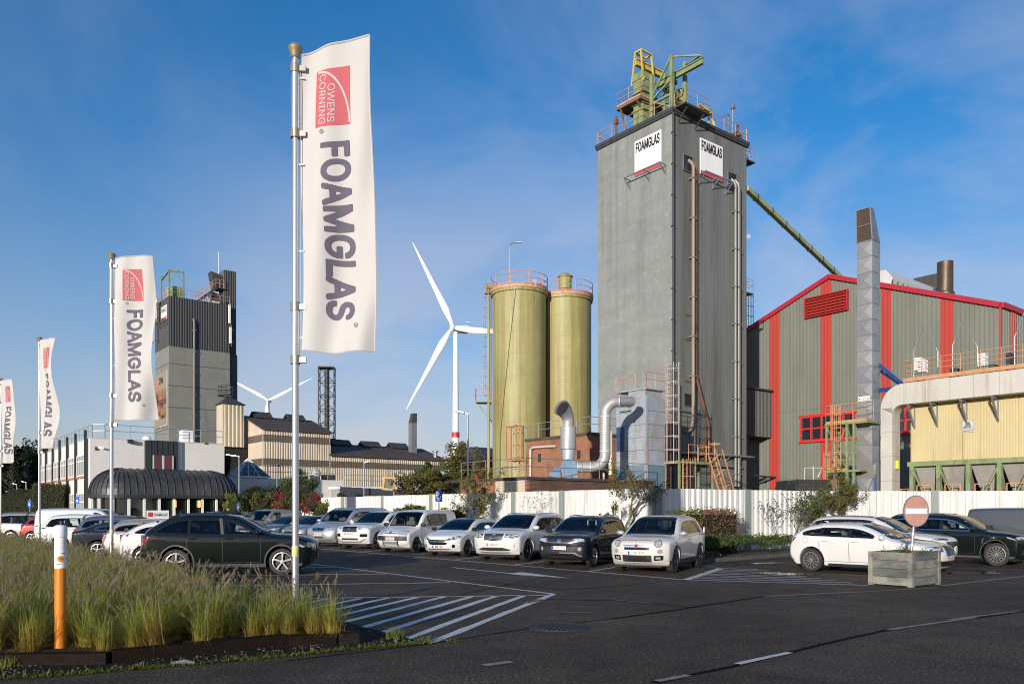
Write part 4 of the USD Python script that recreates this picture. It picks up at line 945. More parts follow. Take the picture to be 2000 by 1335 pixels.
for u in (12.2, 16.9, 21.5): vent(u, 5.6, 10.3, 2.6)
part(fc, 'roof_pipe', MB().lathe([(.2, 9), (.2, 11.6)], 8, (10.2, 3)).lathe([(.3, 8.5), (.3, 10.2), (.5, 10.25), (.5, 10.4), (0, 10.5)], 10, (26.2, 1.2)), grey_metal)
tb = part(fc, 'cream_tower_bin', corr(MB().box(-3.4, -.7, 4.6, 7.0, 9.8, 15.2), -3.4, -.7, 9.8, 15.2, .5, .08, lambda s, d, z: (s, 4.58 - d, z)), cream)
part(tb, 'bin_roof', MB().add([(-3.6, 4.3, 15.2), (-.5, 4.3, 15.2), (-.5, 7.2, 15.2), (-3.6, 7.2, 15.2), (-2.4, 5.8, 16.4)], [(0, 1, 4), (1, 2, 4), (2, 3, 4), (3, 0, 4), (0, 1, 2, 3)][:4]), dark_trim)
ring_rail(tb, (-2.6, 5.8), .9, 16.3, 1.3, dark_trim, r=.05)
part(fc, 'dark_passage', MB().box(-4.5, -.1, 5.0, 8.0, 0, 9.75), dark_inside)
w_ = part(fc, 'vent_window', MB().box(12.9, 14.1, -.25, .0, 2.6, 4.0), dark_inside)
m = MB()
for z in np.arange(2.7, 4, .2): m.box(12.95, 14.05, -.32, -.26, z, z + .1)
m.box(12.8, 12.92, -.36, 0, 2.5, 4.1); m.box(14.08, 14.2, -.36, 0, 2.5, 4.1)
part(w_, 'louvre', m, cream)

# lattice chimney
lc = at(638.5, 995, 118); lzt = EYE + (HZ - 718) / FPX * 118
lf = thing('lattice_chimney', 'black lattice mast with a round flue inside, behind the cream factory', 'chimney', (lc[0], lc[1], 0), TH - .55)
m = MB(); w = 1.1
cs = [(-w, -w), (w, -w), (w, w), (-w, w)]
for x, y in cs: m.tube([(x, y, 0), (x, y, lzt)], .08, 5)
lev = np.linspace(lzt, lzt - 16.5, 9)
for i, z in enumerate(lev):
    for k in range(4):
        a, b = cs[k], cs[(k + 1) % 4]; m.tube([(*a, z), (*b, z)], .045, 4)
        if i < 8: m.tube([(*(a if i % 2 else b), z), (*(b if i % 2 else a), lev[i + 1])], .045, 4)
part(lf, 'lattice', m, black_metal); part(lf, 'flue', MB().lathe([(.36, 0), (.36, lzt + .1), (.3, lzt + .1)], 14), M('flue_dark', (.04, .032, .028), .6, var=.3, scale=(2, 2, 1)), 40)
part(lf, 'top_platform', MB().box(-w - .1, w + .1, -w - .1, w + .1, lzt - .1, lzt), black_metal)
# distant small square stack
sp_ = at(806, 995, 118)
ss = thing('distant_stack', 'small square steel stack with a slanted mouth behind the low factory roof', 'chimney', (sp_[0], sp_[1], 0), TH)
zt = EYE + (HZ - 826) / FPX * 118; zh = EYE + (HZ - 807) / FPX * 118
part(ss, 'shaft', MB().box(-.45, .45, -.45, .45, 0, zt), grey_metal)
part(ss, 'hood', MB().add([(-.45, -.45, zt), (-.45, .45, zt), (.45, .45, zt), (.45, -.45, zt), (-.1, -.4, zh), (-.1, .4, zh), (.5, .4, zh), (.5, -.4, zh)], [(0, 1, 5, 4), (1, 2, 6, 5), (2, 3, 7, 6), (3, 0, 4, 7), (4, 5, 6, 7)]), M('stack_hood', (.06, .05, .045), .7))

# ---------------------------------------------------------------- office with barrel canopy
O = Frame(-34.64, 66.0); OZ, OU, OV = 7.69, 10.95, 25.0
white_brick = M('white_render', (.66, .65, .62), .7, var=.05, scale=(.6, .6, .6), speck=.1, speck_scale=9, bump=.15, bump_scale=12)
off = building('office_building', 'white two-storey office with dark fins, roof rail and a dark barrel canopy over its entrance', 'building', O)
part(off, 'front_wall', MB().box(0, OU, 0, .3, 0, OZ), white_brick); part(off, 'side_wall', MB().box(.02, .3, .3, OV, 0, OZ), white_brick)
part(off, 'interior', MB().box(.3, OU, .3, OV, 0, OZ - .3), dark_inside)
part(off, 'roof_edge', MB().box(-.03, OU + .03, -.03, OV, OZ, OZ + .08), pale_metal)
rail(off, [(OU, .4, OZ + .08), (1.2, .4, OZ + .08), (.4, 1.2, OZ + .08), (.4, OV, OZ + .08)], 1.15, galv, 1.9, r=.03)
fin_m = M('fin_anthracite', (.035, .04, .045), .5, spec=.2)
fins = [O.LF(px) for px in (170, 150.5, 134, 119, 105.5, 92.3, 80.5, 69)] ; fins = [f for f in fins if f < OV + 1]
wz1, wz0, gz1 = O.zat(0, 3, 889), O.zat(0, 3, 928), O.zat(0, 3, 963)
sill_m = M('terracotta_sill', (.42, .2, .13), .7)
for i, f in enumerate(fins): part(off, 'fin', MB().box(-.22, -.02, f - .06, f + .06, 0, OZ + .75), fin_m)
for i in range(len(fins) - 1):
    a, b = fins[i] + .35, fins[i + 1] - .2
    for (z0, z1) in ((wz0, wz1), (.6, gz1)):
        w = part(off, 'window', MB().box(-.03, .0, a, b, z0, z1), glass)
        m = MB(); n = 4
        for k in range(n + 1): s = a + (b - a) * k / n; m.box(-.09, -.03, s - .05, s + .05, z0, z1)
        for z in (z0, z0 + (z1 - z0) * .72, z1): m.box(-.085, -.03, a, b, z - .05, z + .05)
        part(w, 'frame', m, white_paint)
        part(w, 'sill', MB().box(-.14, -.02, a - .1, b + .1, z0 - .22, z0 - .08), sill_m)
part(off, 'corner_pipe', MB().tube([(-.1, .55, 0), (-.1, .55, OZ)], .05, 5), fin_m)
u0, u1 = O.RF(282), O.RF(345.6); z1, z0 = O.RF(282, 858)[1], 5.0
dp = part(off, 'dark_bay', MB().box(u0, u1, -.35, -.002, z0, OZ + .05), fin_m)
for k in np.linspace(u0, u1, 7)[1:-1]: part(dp, 'seam', MB().box(k - .02, k + .02, -.39, -.352, z0, OZ + .05), fin_m)
ua, ub = O.RF(297), O.RF(335); za, zb_ = O.zat(3, 0, 914), O.zat(3, 0, 887)
bw = part(off, 'bay_window', MB().box(ua, ub, -.42, -.37, za, zb_), M('red_curtain_glass', (.1, .012, .015), .1, spec=.8))
m = MB()
for s in (ua, (ua + ub) / 2, ub): m.box(s - .05, s + .05, -.47, -.4, za, zb_)
m.box((ua + ub) / 2 - .09, (ua + ub) / 2 + .09, -.46, -.4, za, zb_)
part(bw, 'frame', m, pale_metal)
part(off, 'right_bay_edge', MB().box(u1 + .02, u1 + .3, -.2, -.002, z0, OZ + .02), pale_metal)
for px, py in ((253, 862), (402, 867)):
    u, z = O.RF(px, py)
    part(off, 'floodlight', MB().box(u - .2, u + .2, -.45, -.12, z - .15, z + .15).box(u - .04, u + .04, -.12, 0, z - .04, z + .04) if px < 300 else MB().box(u - .1, u + .1, -.1, 0, z, z + .12), fin_m)
u, z = O.RF(192, 874)
part(off, 'security_camera', MB().bar((u, -.1, z), (u + .35, -.35, z - .05), .13).bar((u + .3, 0, z), (u + .3, -.3, z), .05), white_paint)
part(off, 'alarm_box', MB().box(.35, .55, -.08, 0, 6.7, 7.0), rust_metal)
part(off, 'roof_cabinet', MB().box(7.6, 8.5, 1, 2, OZ, OZ + 1.2), sign_white); part(off, 'roof_vent', MB().lathe([(.35, OZ), (.35, OZ + .4), (0, OZ + .55)], 10, (4.6, .9)), sign_white)
# canopy
cu0, cu1, cz, cr = O.RF(237, v=0), O.RF(404, v=0), 3.02, 2.25
canopy = thing('barrel_canopy', 'dark seamed barrel canopy with streaks of moss over the office entrance', 'canopy', (*(O.C + O.b * cu0), 0), TH)
canopy_m = M('canopy_metal', (.06, .06, .06), .45, .3, var=.2, scale=(1, 1, 1), dirt=(.16, .15, .14), dirt_amt=.35, dirt_scale=(2.2, 2.2, .12))
cl = cu1 - cu0; cy = []                      # stations along the eave: (core point, outward direction, reach)
nA = 9
for k in range(nA + 1): t = PI + PI / 2 * k / nA; cy.append((0.0, math.cos(t), math.sin(t)))
nB = 12
for k in range(1, nB): cy.append((cl * k / nB, 0.0, -1.0))
for k in range(nA + 1): t = -PI / 2 + PI / 2 * k / nA; cy.append((cl, math.cos(t), math.sin(t)))
def cpt(st, ph, off=0.0):
    c_, dx, dy = st; R = 2.5 + off
    return (c_ + dx * R * math.cos(ph), dy * (R + .3) * math.cos(ph) - .02, cz + (cr + off) * math.sin(ph) ** .9)
for i in range(len(cy) - 1):
    ph = np.linspace(0, PI / 2, 9); m = MB()
    for j in range(8): m.quad(cpt(cy[i], ph[j]), cpt(cy[i + 1], ph[j]), cpt(cy[i + 1], ph[j + 1]), cpt(cy[i], ph[j + 1]))
    part(canopy, 'roof_panel', m, canopy_m, 40)
m = MB()
for st in cy: m.tube([cpt(st, p, .03) for p in np.linspace(0, PI / 2, 9)], .035, 4)
part(canopy, 'standing_seam', m, fin_m)
m = MB()
for a, b in zip(cy[:-1], cy[1:]): m.bar(np.array(cpt(a, 0, .02)) - [0, 0, .12], np.array(cpt(b, 0, .02)) - [0, 0, .12], .12, .26)
part(canopy, 'gutter', m, fin_m)
m = MB()
for st in cy: m.add([cpt(st, 0, -.05), (st[0], -.02, cz - .02)], np.zeros((0, 3), int))
soff = [np.array(cpt(st, 0, -.05)) for st in cy]
part(canopy, 'soffit', MB().add(soff + [np.array([cl / 2, 0, cz])], [(i, i + 1, len(soff)) for i in range(len(soff) - 1)]), white_paint)
for i, st in enumerate(cy):
    if i in (0, 3, 6, 9, 11, 13, 15, 17, 19, 21, 24, 27): part(canopy, 'column', MB().box(-.09, .09, -.09, .09, 0, cz - .15).xf(lambda x, y, z, q=cpt(st, 0, -.25): (x + q[0], y + q[1], z)), white_paint)
for a, b in zip(range(0, 30, 1), range(1, 31, 1)):
    if b < len(cy):
        p, q = np.array(cpt(cy[a], 0, -.5)), np.array(cpt(cy[b], 0, -.5))
        part(canopy, 'glazing', MB().add([(p[0], p[1], .1), (q[0], q[1], .1), (q[0], q[1], cz - .1), (p[0], p[1], cz - .1)], [(0, 1, 2, 3)]), pane_look('lobby_glass', (.012, .018, .016)))
part(canopy, 'low_rail', MB().bar((-.8, -3.6, 1.1), (3.2, -3.6, 1.1), .06, .08).bar((-.8, -3.6, .6), (3.2, -3.6, .6), .06, .5), sign_white)
for k in (3.6, 5.6): part(canopy, 'lobby_lamp', MB().lathe([(.14, 2.0), (.14, 2.6)], 10, (k, -2.55)), M('lamp_amber', (.8, .45, .1), .4, emit=((1, .5, .12), .5)))
es_ = thing('entrance_sign', 'white entrance sign with the red square and company name below the canopy', 'sign', (*(O.C + O.b * (cu0 + 1.75) - O.a * 4.4), 0), TH)
part(es_, 'panel', MB().box(-.85, .85, -.05, 0, .7, 1.75), sign_white); part(es_, 'post', MB().box(-.8, -.74, -.0, .06, 0, .7).box(.74, .8, 0, .06, 0, .7), grey_metal)
part(es_, 'red_square', MB().box(-.75, -.4, -.065, -.052, 1.25, 1.6), red_print)
lettering(es_, 'FOAMGLAS', .22, lambda s, t: (-.32 + s, -.06, 1.3 + t), ink, width=1.05)
m = MB()
for k in np.arange(0, 1.6, .2): m.bar((k, 0, .1), (k, 0, 2.0), .04)
for z in (.1, 1.0, 2.0, 2.15): m.bar((0, 0, z), (1.6, 0, z), .05)
for k in (0, .4, .8): m.bar((.2, -.4 + k, .3), (1.4, -.4 + k, .3), .04)
tsp = O.C + O.b * (cu0 + 8.1) - O.a * 3.9
tst = thing('turnstile', 'tall barred turnstile gate right of the office entrance', 'turnstile', (*tsp, 0), TH); part(tst, 'bar_cage', m, galv)

# low white block with glass pyramid
LB = Frame(-27.8, 80.0); lbz = 5.0
lw = building('low_white_block', 'low white flat-roofed block with a glass pyramid skylight on its roof', 'building', LB)
part(lw, 'wall', MB().box(-3, 12, 0, 10, 0, lbz), M('pale_wall', (.6, .58, .54), .75, var=.05, scale=(1, 1, 1)))
rail(lw, [(-3, .3, lbz), (11.7, .3, lbz)], 1.3, galv, 1.3, r=.035)
c_ = np.array([2.35, 2.2]); s_ = 1.75
base = [(c_[0] - s_, c_[1] - s_, lbz + .15), (c_[0] + s_, c_[1] - s_, lbz + .15), (c_[0] + s_, c_[1] + s_, lbz + .15), (c_[0] - s_, c_[1] + s_, lbz + .15)]; apx = (c_[0], c_[1], lbz + 2.1)
sk = part(lw, 'skylight', MB().add(base + [apx], [(0, 1, 4), (1, 2, 4), (2, 3, 4), (3, 0, 4)]), M('skylight_glass', (.1, .12, .14), .25, spec=.4))
m = MB()
for i in range(4):
    p, q = np.array(base[i]), np.array(base[(i + 1) % 4])
    for k in (0, .33, .67): m.bar(p + (q - p) * k, apx, .08)
    m.bar(p, q, .14)
part(sk, 'frame', m, white_paint)
part(lw, 'roof_fan', MB().lathe([(.5, lbz), (.5, lbz + .3), (.62, lbz + .5), (.62, lbz + .9), (.3, lbz + 1.2), (0, lbz + 1.22)], 14, (9.3, 1.2)), M('fan_cream', (.6, .55, .45), .6), 35)
part(lw, 'roof_duct', MB().box(10.2, 11.5, .8, 1.6, lbz, lbz + .6).box(7.6, 8.4, 1.0, 1.6, lbz, lbz + .35), dark_trim)
part(lw, 'floodlight', MB().box(6.1, 6.7, -.3, -.05, 3.1, 3.5), fin_m)
part(lw, 'security_camera', MB().bar((10.6, -.4, 3.4), (11.1, -.3, 3.3), .14).bar((11, 0, 3.4), (11, -.3, 3.35), .05), white_paint)
part(lw, 'service_box', MB().box(-2.8, -2.2, .6, 1.2, lbz, lbz + .7), galv)
# dark screened yard beyond
YD = Frame(-15.6, 73.0)
yd = building('screen_fence', 'dark blue-grey screen fence below the cream factory', 'fence', YD)
for k in range(8): part(yd, 'panel', MB().box(k * 1.1, k * 1.1 + 1.08, 0, .05, 0, 3.9 - .04 * k), M('screen_blue_grey', (.06, .07, .085), .6, var=.1, scale=(1, 1, 1)))
m = MB()
for k in np.arange(9, 13, .3): m.bar((k, 0, 0), (k, 0, 3.5), .07)
part(yd, 'bar', m, fin_m)
fl_ = building('flat_roof_shed', 'flat pale-roofed shed with a hand rail in front of the cream factory', 'building', Frame(-17.5, 84.0))
part(fl_, 'wall', MB().box(0, 16, 0, 5, 0, 4.0), M('shed_grey', (.3, .31, .32), .7)); part(fl_, 'roof', MB().box(-.2, 16.2, -.2, 5.2, 4.0, 4.25), sign_white)
rail(fl_, [(0, 0, 4.25), (16, 0, 4.25)], 1.2, galv, 1.6, r=.03)
# small red building edge left of the silo
rb_ = building('small_red_building', 'little red and grey building peeping out left of the silos', 'building', Frame(-2.3, 82))
part(rb_, 'wall', corr(MB().box(0, 8, .05, 6, 0, 7.0), 0, 8, 0, 7.0, .4, .05, lambda s, d, z: (s, .03 - d, z)), hall_grey)
part(rb_, 'side_wall', MB().box(-.05, 0, 0, 6, 0, 6.9), hall_red); part(rb_, 'red_cladding', corr(MB(), .9, 2.0, 0, 6.8, .4, .05, lambda s, d, z: (s, -.05 - d, z)), hall_red)
part(rb_, 'roof', MB().poly([(-.3, 7.0), (6.3, 7.0), (3, 8.4)], 8.6, lambda s, t, d: (-.3 + d, s, t)), dark_trim); part(rb_, 'roof_trim', MB().box(-.4, 8.3, -.4, -.25, 6.5, 7.05), hall_trim)

# ---------------------------------------------------------------- wind turbines and moon
turb = M('turbine_white', (.78, .78, .77), .4)
def turbine(name, label, px, hub_px, Y, blade_angs, blen, base_r, red=True):
    hx = (hub_px[0] - 1000) / FPX * Y; hz_ = EYE + (HZ - hub_px[1]) / FPX * Y; bx = (px - 1000) / FPX * Y
    t = thing(name, label, 'wind turbine', (bx, Y, 0), group='wind turbines behind the plant')
    part(t, 'mast', MB().lathe([(base_r, 0), (base_r * .72, hz_ * .5), (base_r * .52, hz_ - 2)], 24), turb, 40)
    if red: part(t, 'red_band', MB().lathe([(base_r * .905, 40.2), (base_r * .89, 43.0)], 24), M('band_red', (.45, .03, .04), .5), 40); part(t, 'red_band', MB().lathe([(base_r * .98, 23.7), (base_r * .975, 24.3)], 24), M('band_red', (.45, .03, .04), .5), 40); part(t, 'mast_lettering', MB().box(-.9, .6, -base_r * .96, -base_r * .8, 29.0, 29.6).box(-.6, .6, -base_r * .96, -base_r * .8, 28.0, 28.4), M('print_grey', (.12, .13, .15), .5))
    dx = hx - bx
    nac = MB(); nac.tube([(dx * .1, 2.0, hz_), (dx * .1 + (5.5 if red else 0), 3.5, hz_ + .2), (dx * .1 + (7.5 if red else 0), 5.0, hz_ + .9)], [2.0, 2.3, 1.4], 12)
    part(t, 'nacelle', nac, turb, 40)
    if red: part(t, 'weather_mast', MB().tube([(6.5, 4, hz_ + 1.5), (6.5, 4, hz_ + 5)], .12, 4).box(5.6, 7.4, 3.9, 4.1, hz_ + 4.2, hz_ + 4.6), grey_metal)
    part(t, 'hub', MB().lathe([(0, -2.6), (1.1, -2.0), (1.7, -.8), (1.7, 1.0)], 16).xf(lambda x, y, z: (x + dx, z - 1.2, hz_ + y)), turb, 40)
    for a in blade_angs:
        a = math.radians(a); d = np.array([math.cos(a), 0, math.sin(a)]); n = np.array([-math.sin(a), 0, math.cos(a)])
        secs = [(1.0, 1.0, 1.0, 0), (.06 * blen, 1.1, 1.1, 0), (.2 * blen, 2.0, .75, .35), (.5 * blen, 1.25, .4, .12), (.85 * blen, .6, .2, .02), (blen, .1, .06, 0)]
        v = []
        for r, ch_, th_, tw in secs:
            for g in np.linspace(0, 2 * PI, 10, endpoint=False):
                cc = ch_ * math.cos(g) - ch_ * .35 * (r > 2); tt = th_ * math.sin(g)
                v.append(np.array([dx, -1.8, hz_]) + d * r + n * (cc * math.cos(tw) - tt * math.sin(tw)) + np.array([0, 1, 0]) * (cc * math.sin(tw) + tt * math.cos(tw)))
        f = [(i * 10 + j, i * 10 + (j + 1) % 10, (i + 1) * 10 + (j + 1) % 10, (i + 1) * 10 + j) for i in range(5) for j in range(10)]
        part(t, 'blade', MB().add(v, f), turb, 50)
turbine('wind_turbine', 'large white wind turbine with a red band on its mast, left of the silos', 890, (885, 641), 427, (115.4, 240.4, -4), 50, 2.3)
turbine('wind_turbine', 'farther white wind turbine rising behind the cream factory roof', 524, (524, 782), 809, (27, 151, 269), 50, 2.6, red=False)
mo = np.array([(1462 - 1000) / FPX, 1.0, (HZ - 462) / FPX]); mo = mo * 6000 + [0, 0, EYE]
usdkit.material(stage, '/World/Looks/moon_pale', {'g': ('geometry', {}), 'n': ('noise_texture', dict(scale=.03, detail=4.0)), 'r': ('rgb_ramp', dict(ramp=[(.3, (.3, .3, .3)), (.7, (.75, .75, .75))])), 'd': ('diffuse_bsdf', {}), 't': ('transparent_bsdf', {}), 'm': ('mix_closure', dict(fac=.6))},
    [('g.position', 'n.vector'), ('n.fac', 'r.fac'), ('r.color', 'd.color'), ('d.BSDF', 'm.closure1'), ('t.BSDF', 'm.closure2')], surface='m.closure')
solo('moon', trimesh.creation.icosphere(3, 19).apply_translation(mo), '/World/Looks/moon_pale', 'pale daytime moon just right of the grey tower', 'moon', smooth=True)
# ---------------------------------------------------------------- ground, car park, markings
def sheet(name, pts, z, mat, parent=None, label=None, kind='structure'):
    g = pts if isinstance(pts, (sg.Polygon, sg.MultiPolygon)) else sg.Polygon(pts)
    vs, fs, n = [], [], 0
    for q in getattr(g, 'geoms', [g]):
        v, f = trimesh.creation.triangulate_polygon(q, engine='earcut'); vs.append(np.c_[v, np.full(len(v), z)]); fs.append(f + n); n += len(v)
    return part(parent, name, (np.vstack(vs), np.vstack(fs)), mat, label=label, kind=kind)


asphalt = usdkit.material(stage, '/World/Looks/asphalt', {
    'g': ('geometry', {}), 'n1': ('noise_texture', dict(scale=.22, detail=5.0, roughness=.6)), 'n2': ('noise_texture', dict(scale=30.0, detail=3.0, roughness=.7)), 'n3': ('noise_texture', dict(scale=1.6, detail=6.0, roughness=.65, distortion=.6)),
    'n4': ('noise_texture', dict(scale=.35, detail=4.0, roughness=.55, distortion=.8)),
    'r1': ('rgb_ramp', dict(ramp=[(.3, (.056, .043, .033)), (.5, (.08, .0615, .046)), (.7, (.112, .086, .063))])),
    'r2': ('rgb_ramp', dict(ramp=[(0, (.45, .45, .45)), (.42, (.6, .6, .6)), (.5, (.95, .95, .95)), (.58, (1.3, 1.28, 1.25)), (.63, (3.2, 3.0, 2.7)), (1, (9, 8.5, 7.5))])),
    'r3': ('rgb_ramp', dict(ramp=[(.3, (.72, .72, .74)), (.5, (1, 1, 1)), (.7, (1.2, 1.17, 1.12))])),
    'r4': ('rgb_ramp', dict(ramp=[(0, (.85, .85, .85)), (.55, (.8, .8, .8)), (.68, (.65, .65, .65)), (.8, (.5, .5, .5))])),
    'x1': ('mix', dict(mix_type='multiply', fac=1.0)), 'x2': ('mix', dict(mix_type='multiply', fac=1.0)), 'b': ('bump', dict(strength=.55, distance=.008)), 'p': ('principled_bsdf', dict(specular_ior_level=.1))},
    [('g.position', 'n1.vector'), ('g.position', 'n2.vector'), ('g.position', 'n3.vector'), ('g.position', 'n4.vector'), ('n1.fac', 'r1.fac'), ('n2.fac', 'r2.fac'), ('n3.fac', 'r3.fac'), ('n4.fac', 'r4.fac'), ('r1.color', 'x1.color1'), ('r2.color', 'x1.color2'),
     ('x1.color', 'x2.color1'), ('r3.color', 'x2.color2'), ('x2.color', 'p.base_color'), ('r4.color', 'p.roughness'), ('n2.fac', 'b.height'), ('b.normal', 'p.normal')], surface='p.BSDF')
line_white = M('road_paint', (.62, .62, .6), .6, var=.12, scale=(5, 5, 5), dirt=(.16, .15, .14), dirt_amt=.32, dirt_scale=(7, 7, 7), speck=.35, speck_scale=70)
line_worn = M('worn_road_paint', (.3, .28, .25), .7, var=.3, scale=(6, 6, 6), dirt=(.07, .065, .06), dirt_amt=.55, dirt_scale=(9, 9, 9), speck=.4, speck_scale=80)
seam_dark = M('tar_seam', (.01, .009, .008), .9, var=.3, scale=(5, 5, 5), spec=.05)
sheet('ground', [(-4000, -60), (4000, -60), (4000, 5000), (-4000, 5000)], -.03, M('rough_grass_ground', (.09, .1, .05), .95, var=.3, scale=(.05, .05, .05)))
cp = sheet('car_park', [(-80, -30), (80, -30), (80, 62), (-80, 62)], 0.0, asphalt)


def G(px, py): return ground(px, py)[:2]
def strip(name, p, q, w, mat=None, z=.004, w2=None):
    p, q = np.asarray(p, float), np.asarray(q, float); d = (q - p) / np.linalg.norm(q - p); n = np.array([-d[1], d[0]]); w2 = w2 or w
    k = max(1, int(np.linalg.norm(q - p) / .35)); t = np.linspace(0, 1, k + 1); j = rng.normal(0, .05, (2, k + 1)) * w
    a = [p + (q - p) * s + n * (w + (w2 - w) * s + 2 * e) / 2 for s, e in zip(t, j[0])]; b = [p + (q - p) * s - n * (w + (w2 - w) * s + 2 * e) / 2 for s, e in zip(t, j[1])]
    return part(cp, name, MB().add([(*x, z) for x in a + b], [(i, i + 1, k + 2 + i, k + 1 + i) for i in range(k)]), mat or line_white)


strip('edge_line', (.89, 17.2), (-21, 44.9), .1)
for n in range(8):
    s = np.array([-1.52, 19.93]) + np.array([-2.03, 2.68]) * n; strip('bay_line', s, s - np.array([.985, .16]) * 5.2, .1)
tl = G(1072, 1161.5); strip('hatch_border', tl, tl - np.array([.992, .125]) * 6.6, .1)
hs = [((837, 1256), (1081, 1159.5)), ((790, 1248), (1026, 1161.5)), ((749, 1234), (972, 1162.5)), ((707, 1225), (922, 1164)), ((673.6, 1213.6), (868, 1165)), ((643, 1206), (814, 1166)), ((615, 1199), (758, 1167)), ((600, 1190), (703, 1168)), ((585, 1180), (640, 1169))]
for i, (p, q) in enumerate(hs): strip('hatch_stripe', G(*p), G(*q), .15)
strip('edge_line', (4.48, 20.65), (-20, 51), .1)
for n in range(-1, 8):
    s = np.array([.08, 26.3]) + np.array([-2.15, 2.82]) * n
    strip('bay_line', s, s + np.array([.5, .87]) * 4.8, .1)
h0, h1 = G(1340, 1131.8), G(1408, 1109); strip('hatch_border', h0, h1, .22)
e0, e1 = G(1696, 1142.3), G(1480, 1111)
for k in range(9):
    t = k / 8; strip('hatch_stripe', h0 + (h1 - h0) * t * .97, e0 + (e1 - e0) * t, .1)
strip('arrow_shaft', G(883, 1107.4), G(996, 1119), .11)
part(cp, 'arrow_head', MB().add([(*G(989, 1119.3), .005), (*G(1021, 1117), .005), (*G(1114, 1128.6), .005), (*G(1020, 1122.8), .005)], [(0, 1, 2, 3)]), line_white)
strip('bay_line', G(1640, 1121), G(1870, 1128.5), .1, line_worn); strip('bay_line', G(1850, 1108), G(2010, 1113), .1, line_worn)
strip('bay_line', G(1465, 1099), G(1560, 1101), .1, line_worn); strip('bay_line', G(1362, 1102), G(1400, 1107), .09, line_worn)
# seams and worn paint on the road
for pts, w in (([(1195, 1208), (1280, 1196), (1350, 1186), (1420, 1175), (1492, 1164)], .06), ([(1275, 1333), (1440, 1299), (1545, 1273), (1640, 1250), (1740, 1228)], .06), ([(560, 1290), (830, 1258), (1060, 1222), (1195, 1208)], .035), ([(1060, 1170), (1200, 1172), (1280, 1178), (1350, 1186)], .04), ([(1905, 1207), (2010, 1192)], .05), ([(900, 1130), (1100, 1152), (1290, 1137)], .03)):
    for p, q in zip(pts[:-1], pts[1:]): strip('tar_seam', G(*p), G(*q), w * 1.4, seam_dark)
for p, q, w, m_ in (((1492, 1164.5), (1690, 1155.5), .1, line_worn), ((1690, 1155.5), (1830, 1148), .08, line_worn), ((1838, 1144), (2010, 1124), .1, line_worn), ((1440, 1297), (1543, 1274.5), .1, line_white), ((1283, 1331), (1345, 1319), .1, line_worn), ((1735, 1230), (1905, 1206), .08, line_worn), ((1200, 1171.5), (1275, 1178), .05, line_worn), ((945, 1300), (1000, 1293), .14, line_worn), ((1855, 1210), (1990, 1194), .06, line_worn)):
    strip('worn_line', G(*p), G(*q), w, m_, .012)
strip('repair_mark', G(1025, 1177), G(1060, 1170), .16, M('rust_mark', (.16, .1, .06), .8, var=.3, scale=(9, 9, 9)), .008)
wet = M('standing_water', (.012, .012, .013), .04, spec=.6)
def blob(c, rx, ry, rot, seed, n=40):
    r_ = np.random.default_rng(seed); ph = r_.uniform(0, 6.28, 4); o = []
    for a in np.linspace(0, 2 * PI, n, endpoint=False):
        k = 1 + .25 * math.sin(2 * a + ph[0]) + .18 * math.sin(3 * a + ph[1]) + .1 * math.sin(5 * a + ph[2]) + .07 * math.sin(9 * a + ph[3]); x, y = rx * k * math.cos(a), ry * k * math.sin(a)
        o.append((c[0] + x * math.cos(rot) - y * math.sin(rot), c[1] + x * math.sin(rot) + y * math.cos(rot)))
    return o
puddle_m = usdkit.material(stage, '/World/Looks/wet_asphalt', {'p': ('principled_bsdf', dict(base_color=(.016, .016, .018), roughness=.06, specular_ior_level=.5))}, [], surface='p.BSDF')
for c_, rx, ry, rot, sd in ((G(1530, 1120), .95, .36, -.2, 1), (G(1480, 1099.5), .9, .25, .3, 3), (G(1905, 1118), 1.0, .35, .2, 5)):
    sheet('puddle', blob(c_, rx, ry, rot, sd), .009, puddle_m)

# manhole covers
iron = M('cast_iron', (.028, .027, .026), .55, .4, var=.3, scale=(8, 8, 8), bump=.6, bump_scale=60)
for i, (px, py, R) in enumerate(((1134, 1189, .44), (1091, 1224, .42))):
    p = ground(px, py)
    t = thing('manhole_cover', ['round iron manhole cover in the asphalt, farther of the two', 'round iron manhole cover in the asphalt, nearer of the two'][i], 'manhole cover', (p[0], p[1], 0), .3 + i)
    part(t, 'ring', MB().lathe([(R + .05, .0), (R + .05, .012), (R, .012), (R, .0)], 40), M('ring_concrete', (.03, .027, .023), .8, var=.3, scale=(9, 9, 9)))
    m = MB().lathe([(0, .008), (R - .01, .008), (R - .01, .0)], 40)
    for k in np.arange(-R + .07, R - .03, .075):
        w = math.sqrt(max(0, (R - .05) ** 2 - k * k)); m.box(-w, w, k - .014, k + .014, .009, .016)
    part(t, 'cover', m, iron)

# ---------------------------------------------------------------- grass bed with timber edging
bed_r = np.array([-2.09, 10.78]); front = [(-16, 9.0), (-7.6, 9.2), (-4.71, 9.45), (-3.0, 10.65), (-2.09, 10.8)]
soil = M('bed_soil', (.05, .035, .022), .95, var=.4, scale=(4, 4, 4), bump=.8, bump_scale=12, spec=.1)
bed_poly = [(x, y + .05) for x, y in front] + [tuple(bed_r + AX * t) for t in (4, 12, 25, 48)] + [(-60, 50), (-60, 9)]
sheet('grass_bed', bed_poly, .1, soil)
sleeper_m = [M('sleeper_wood_%s' % 'abc'[i], c, .85, var=.35, scale=(6, 6, 20), bump=.6, bump_scale=25, spec=.08) for i, c in enumerate(((.012, .0085, .006), (.0095, .007, .0055), (.015, .011, .008)))]
edging = thing('timber_edging', 'dark weathered timber sleepers edging the ornamental grass bed', 'edging', (-2.09, 10.8, 0))
o_ = np.array([-2.09, 10.8])
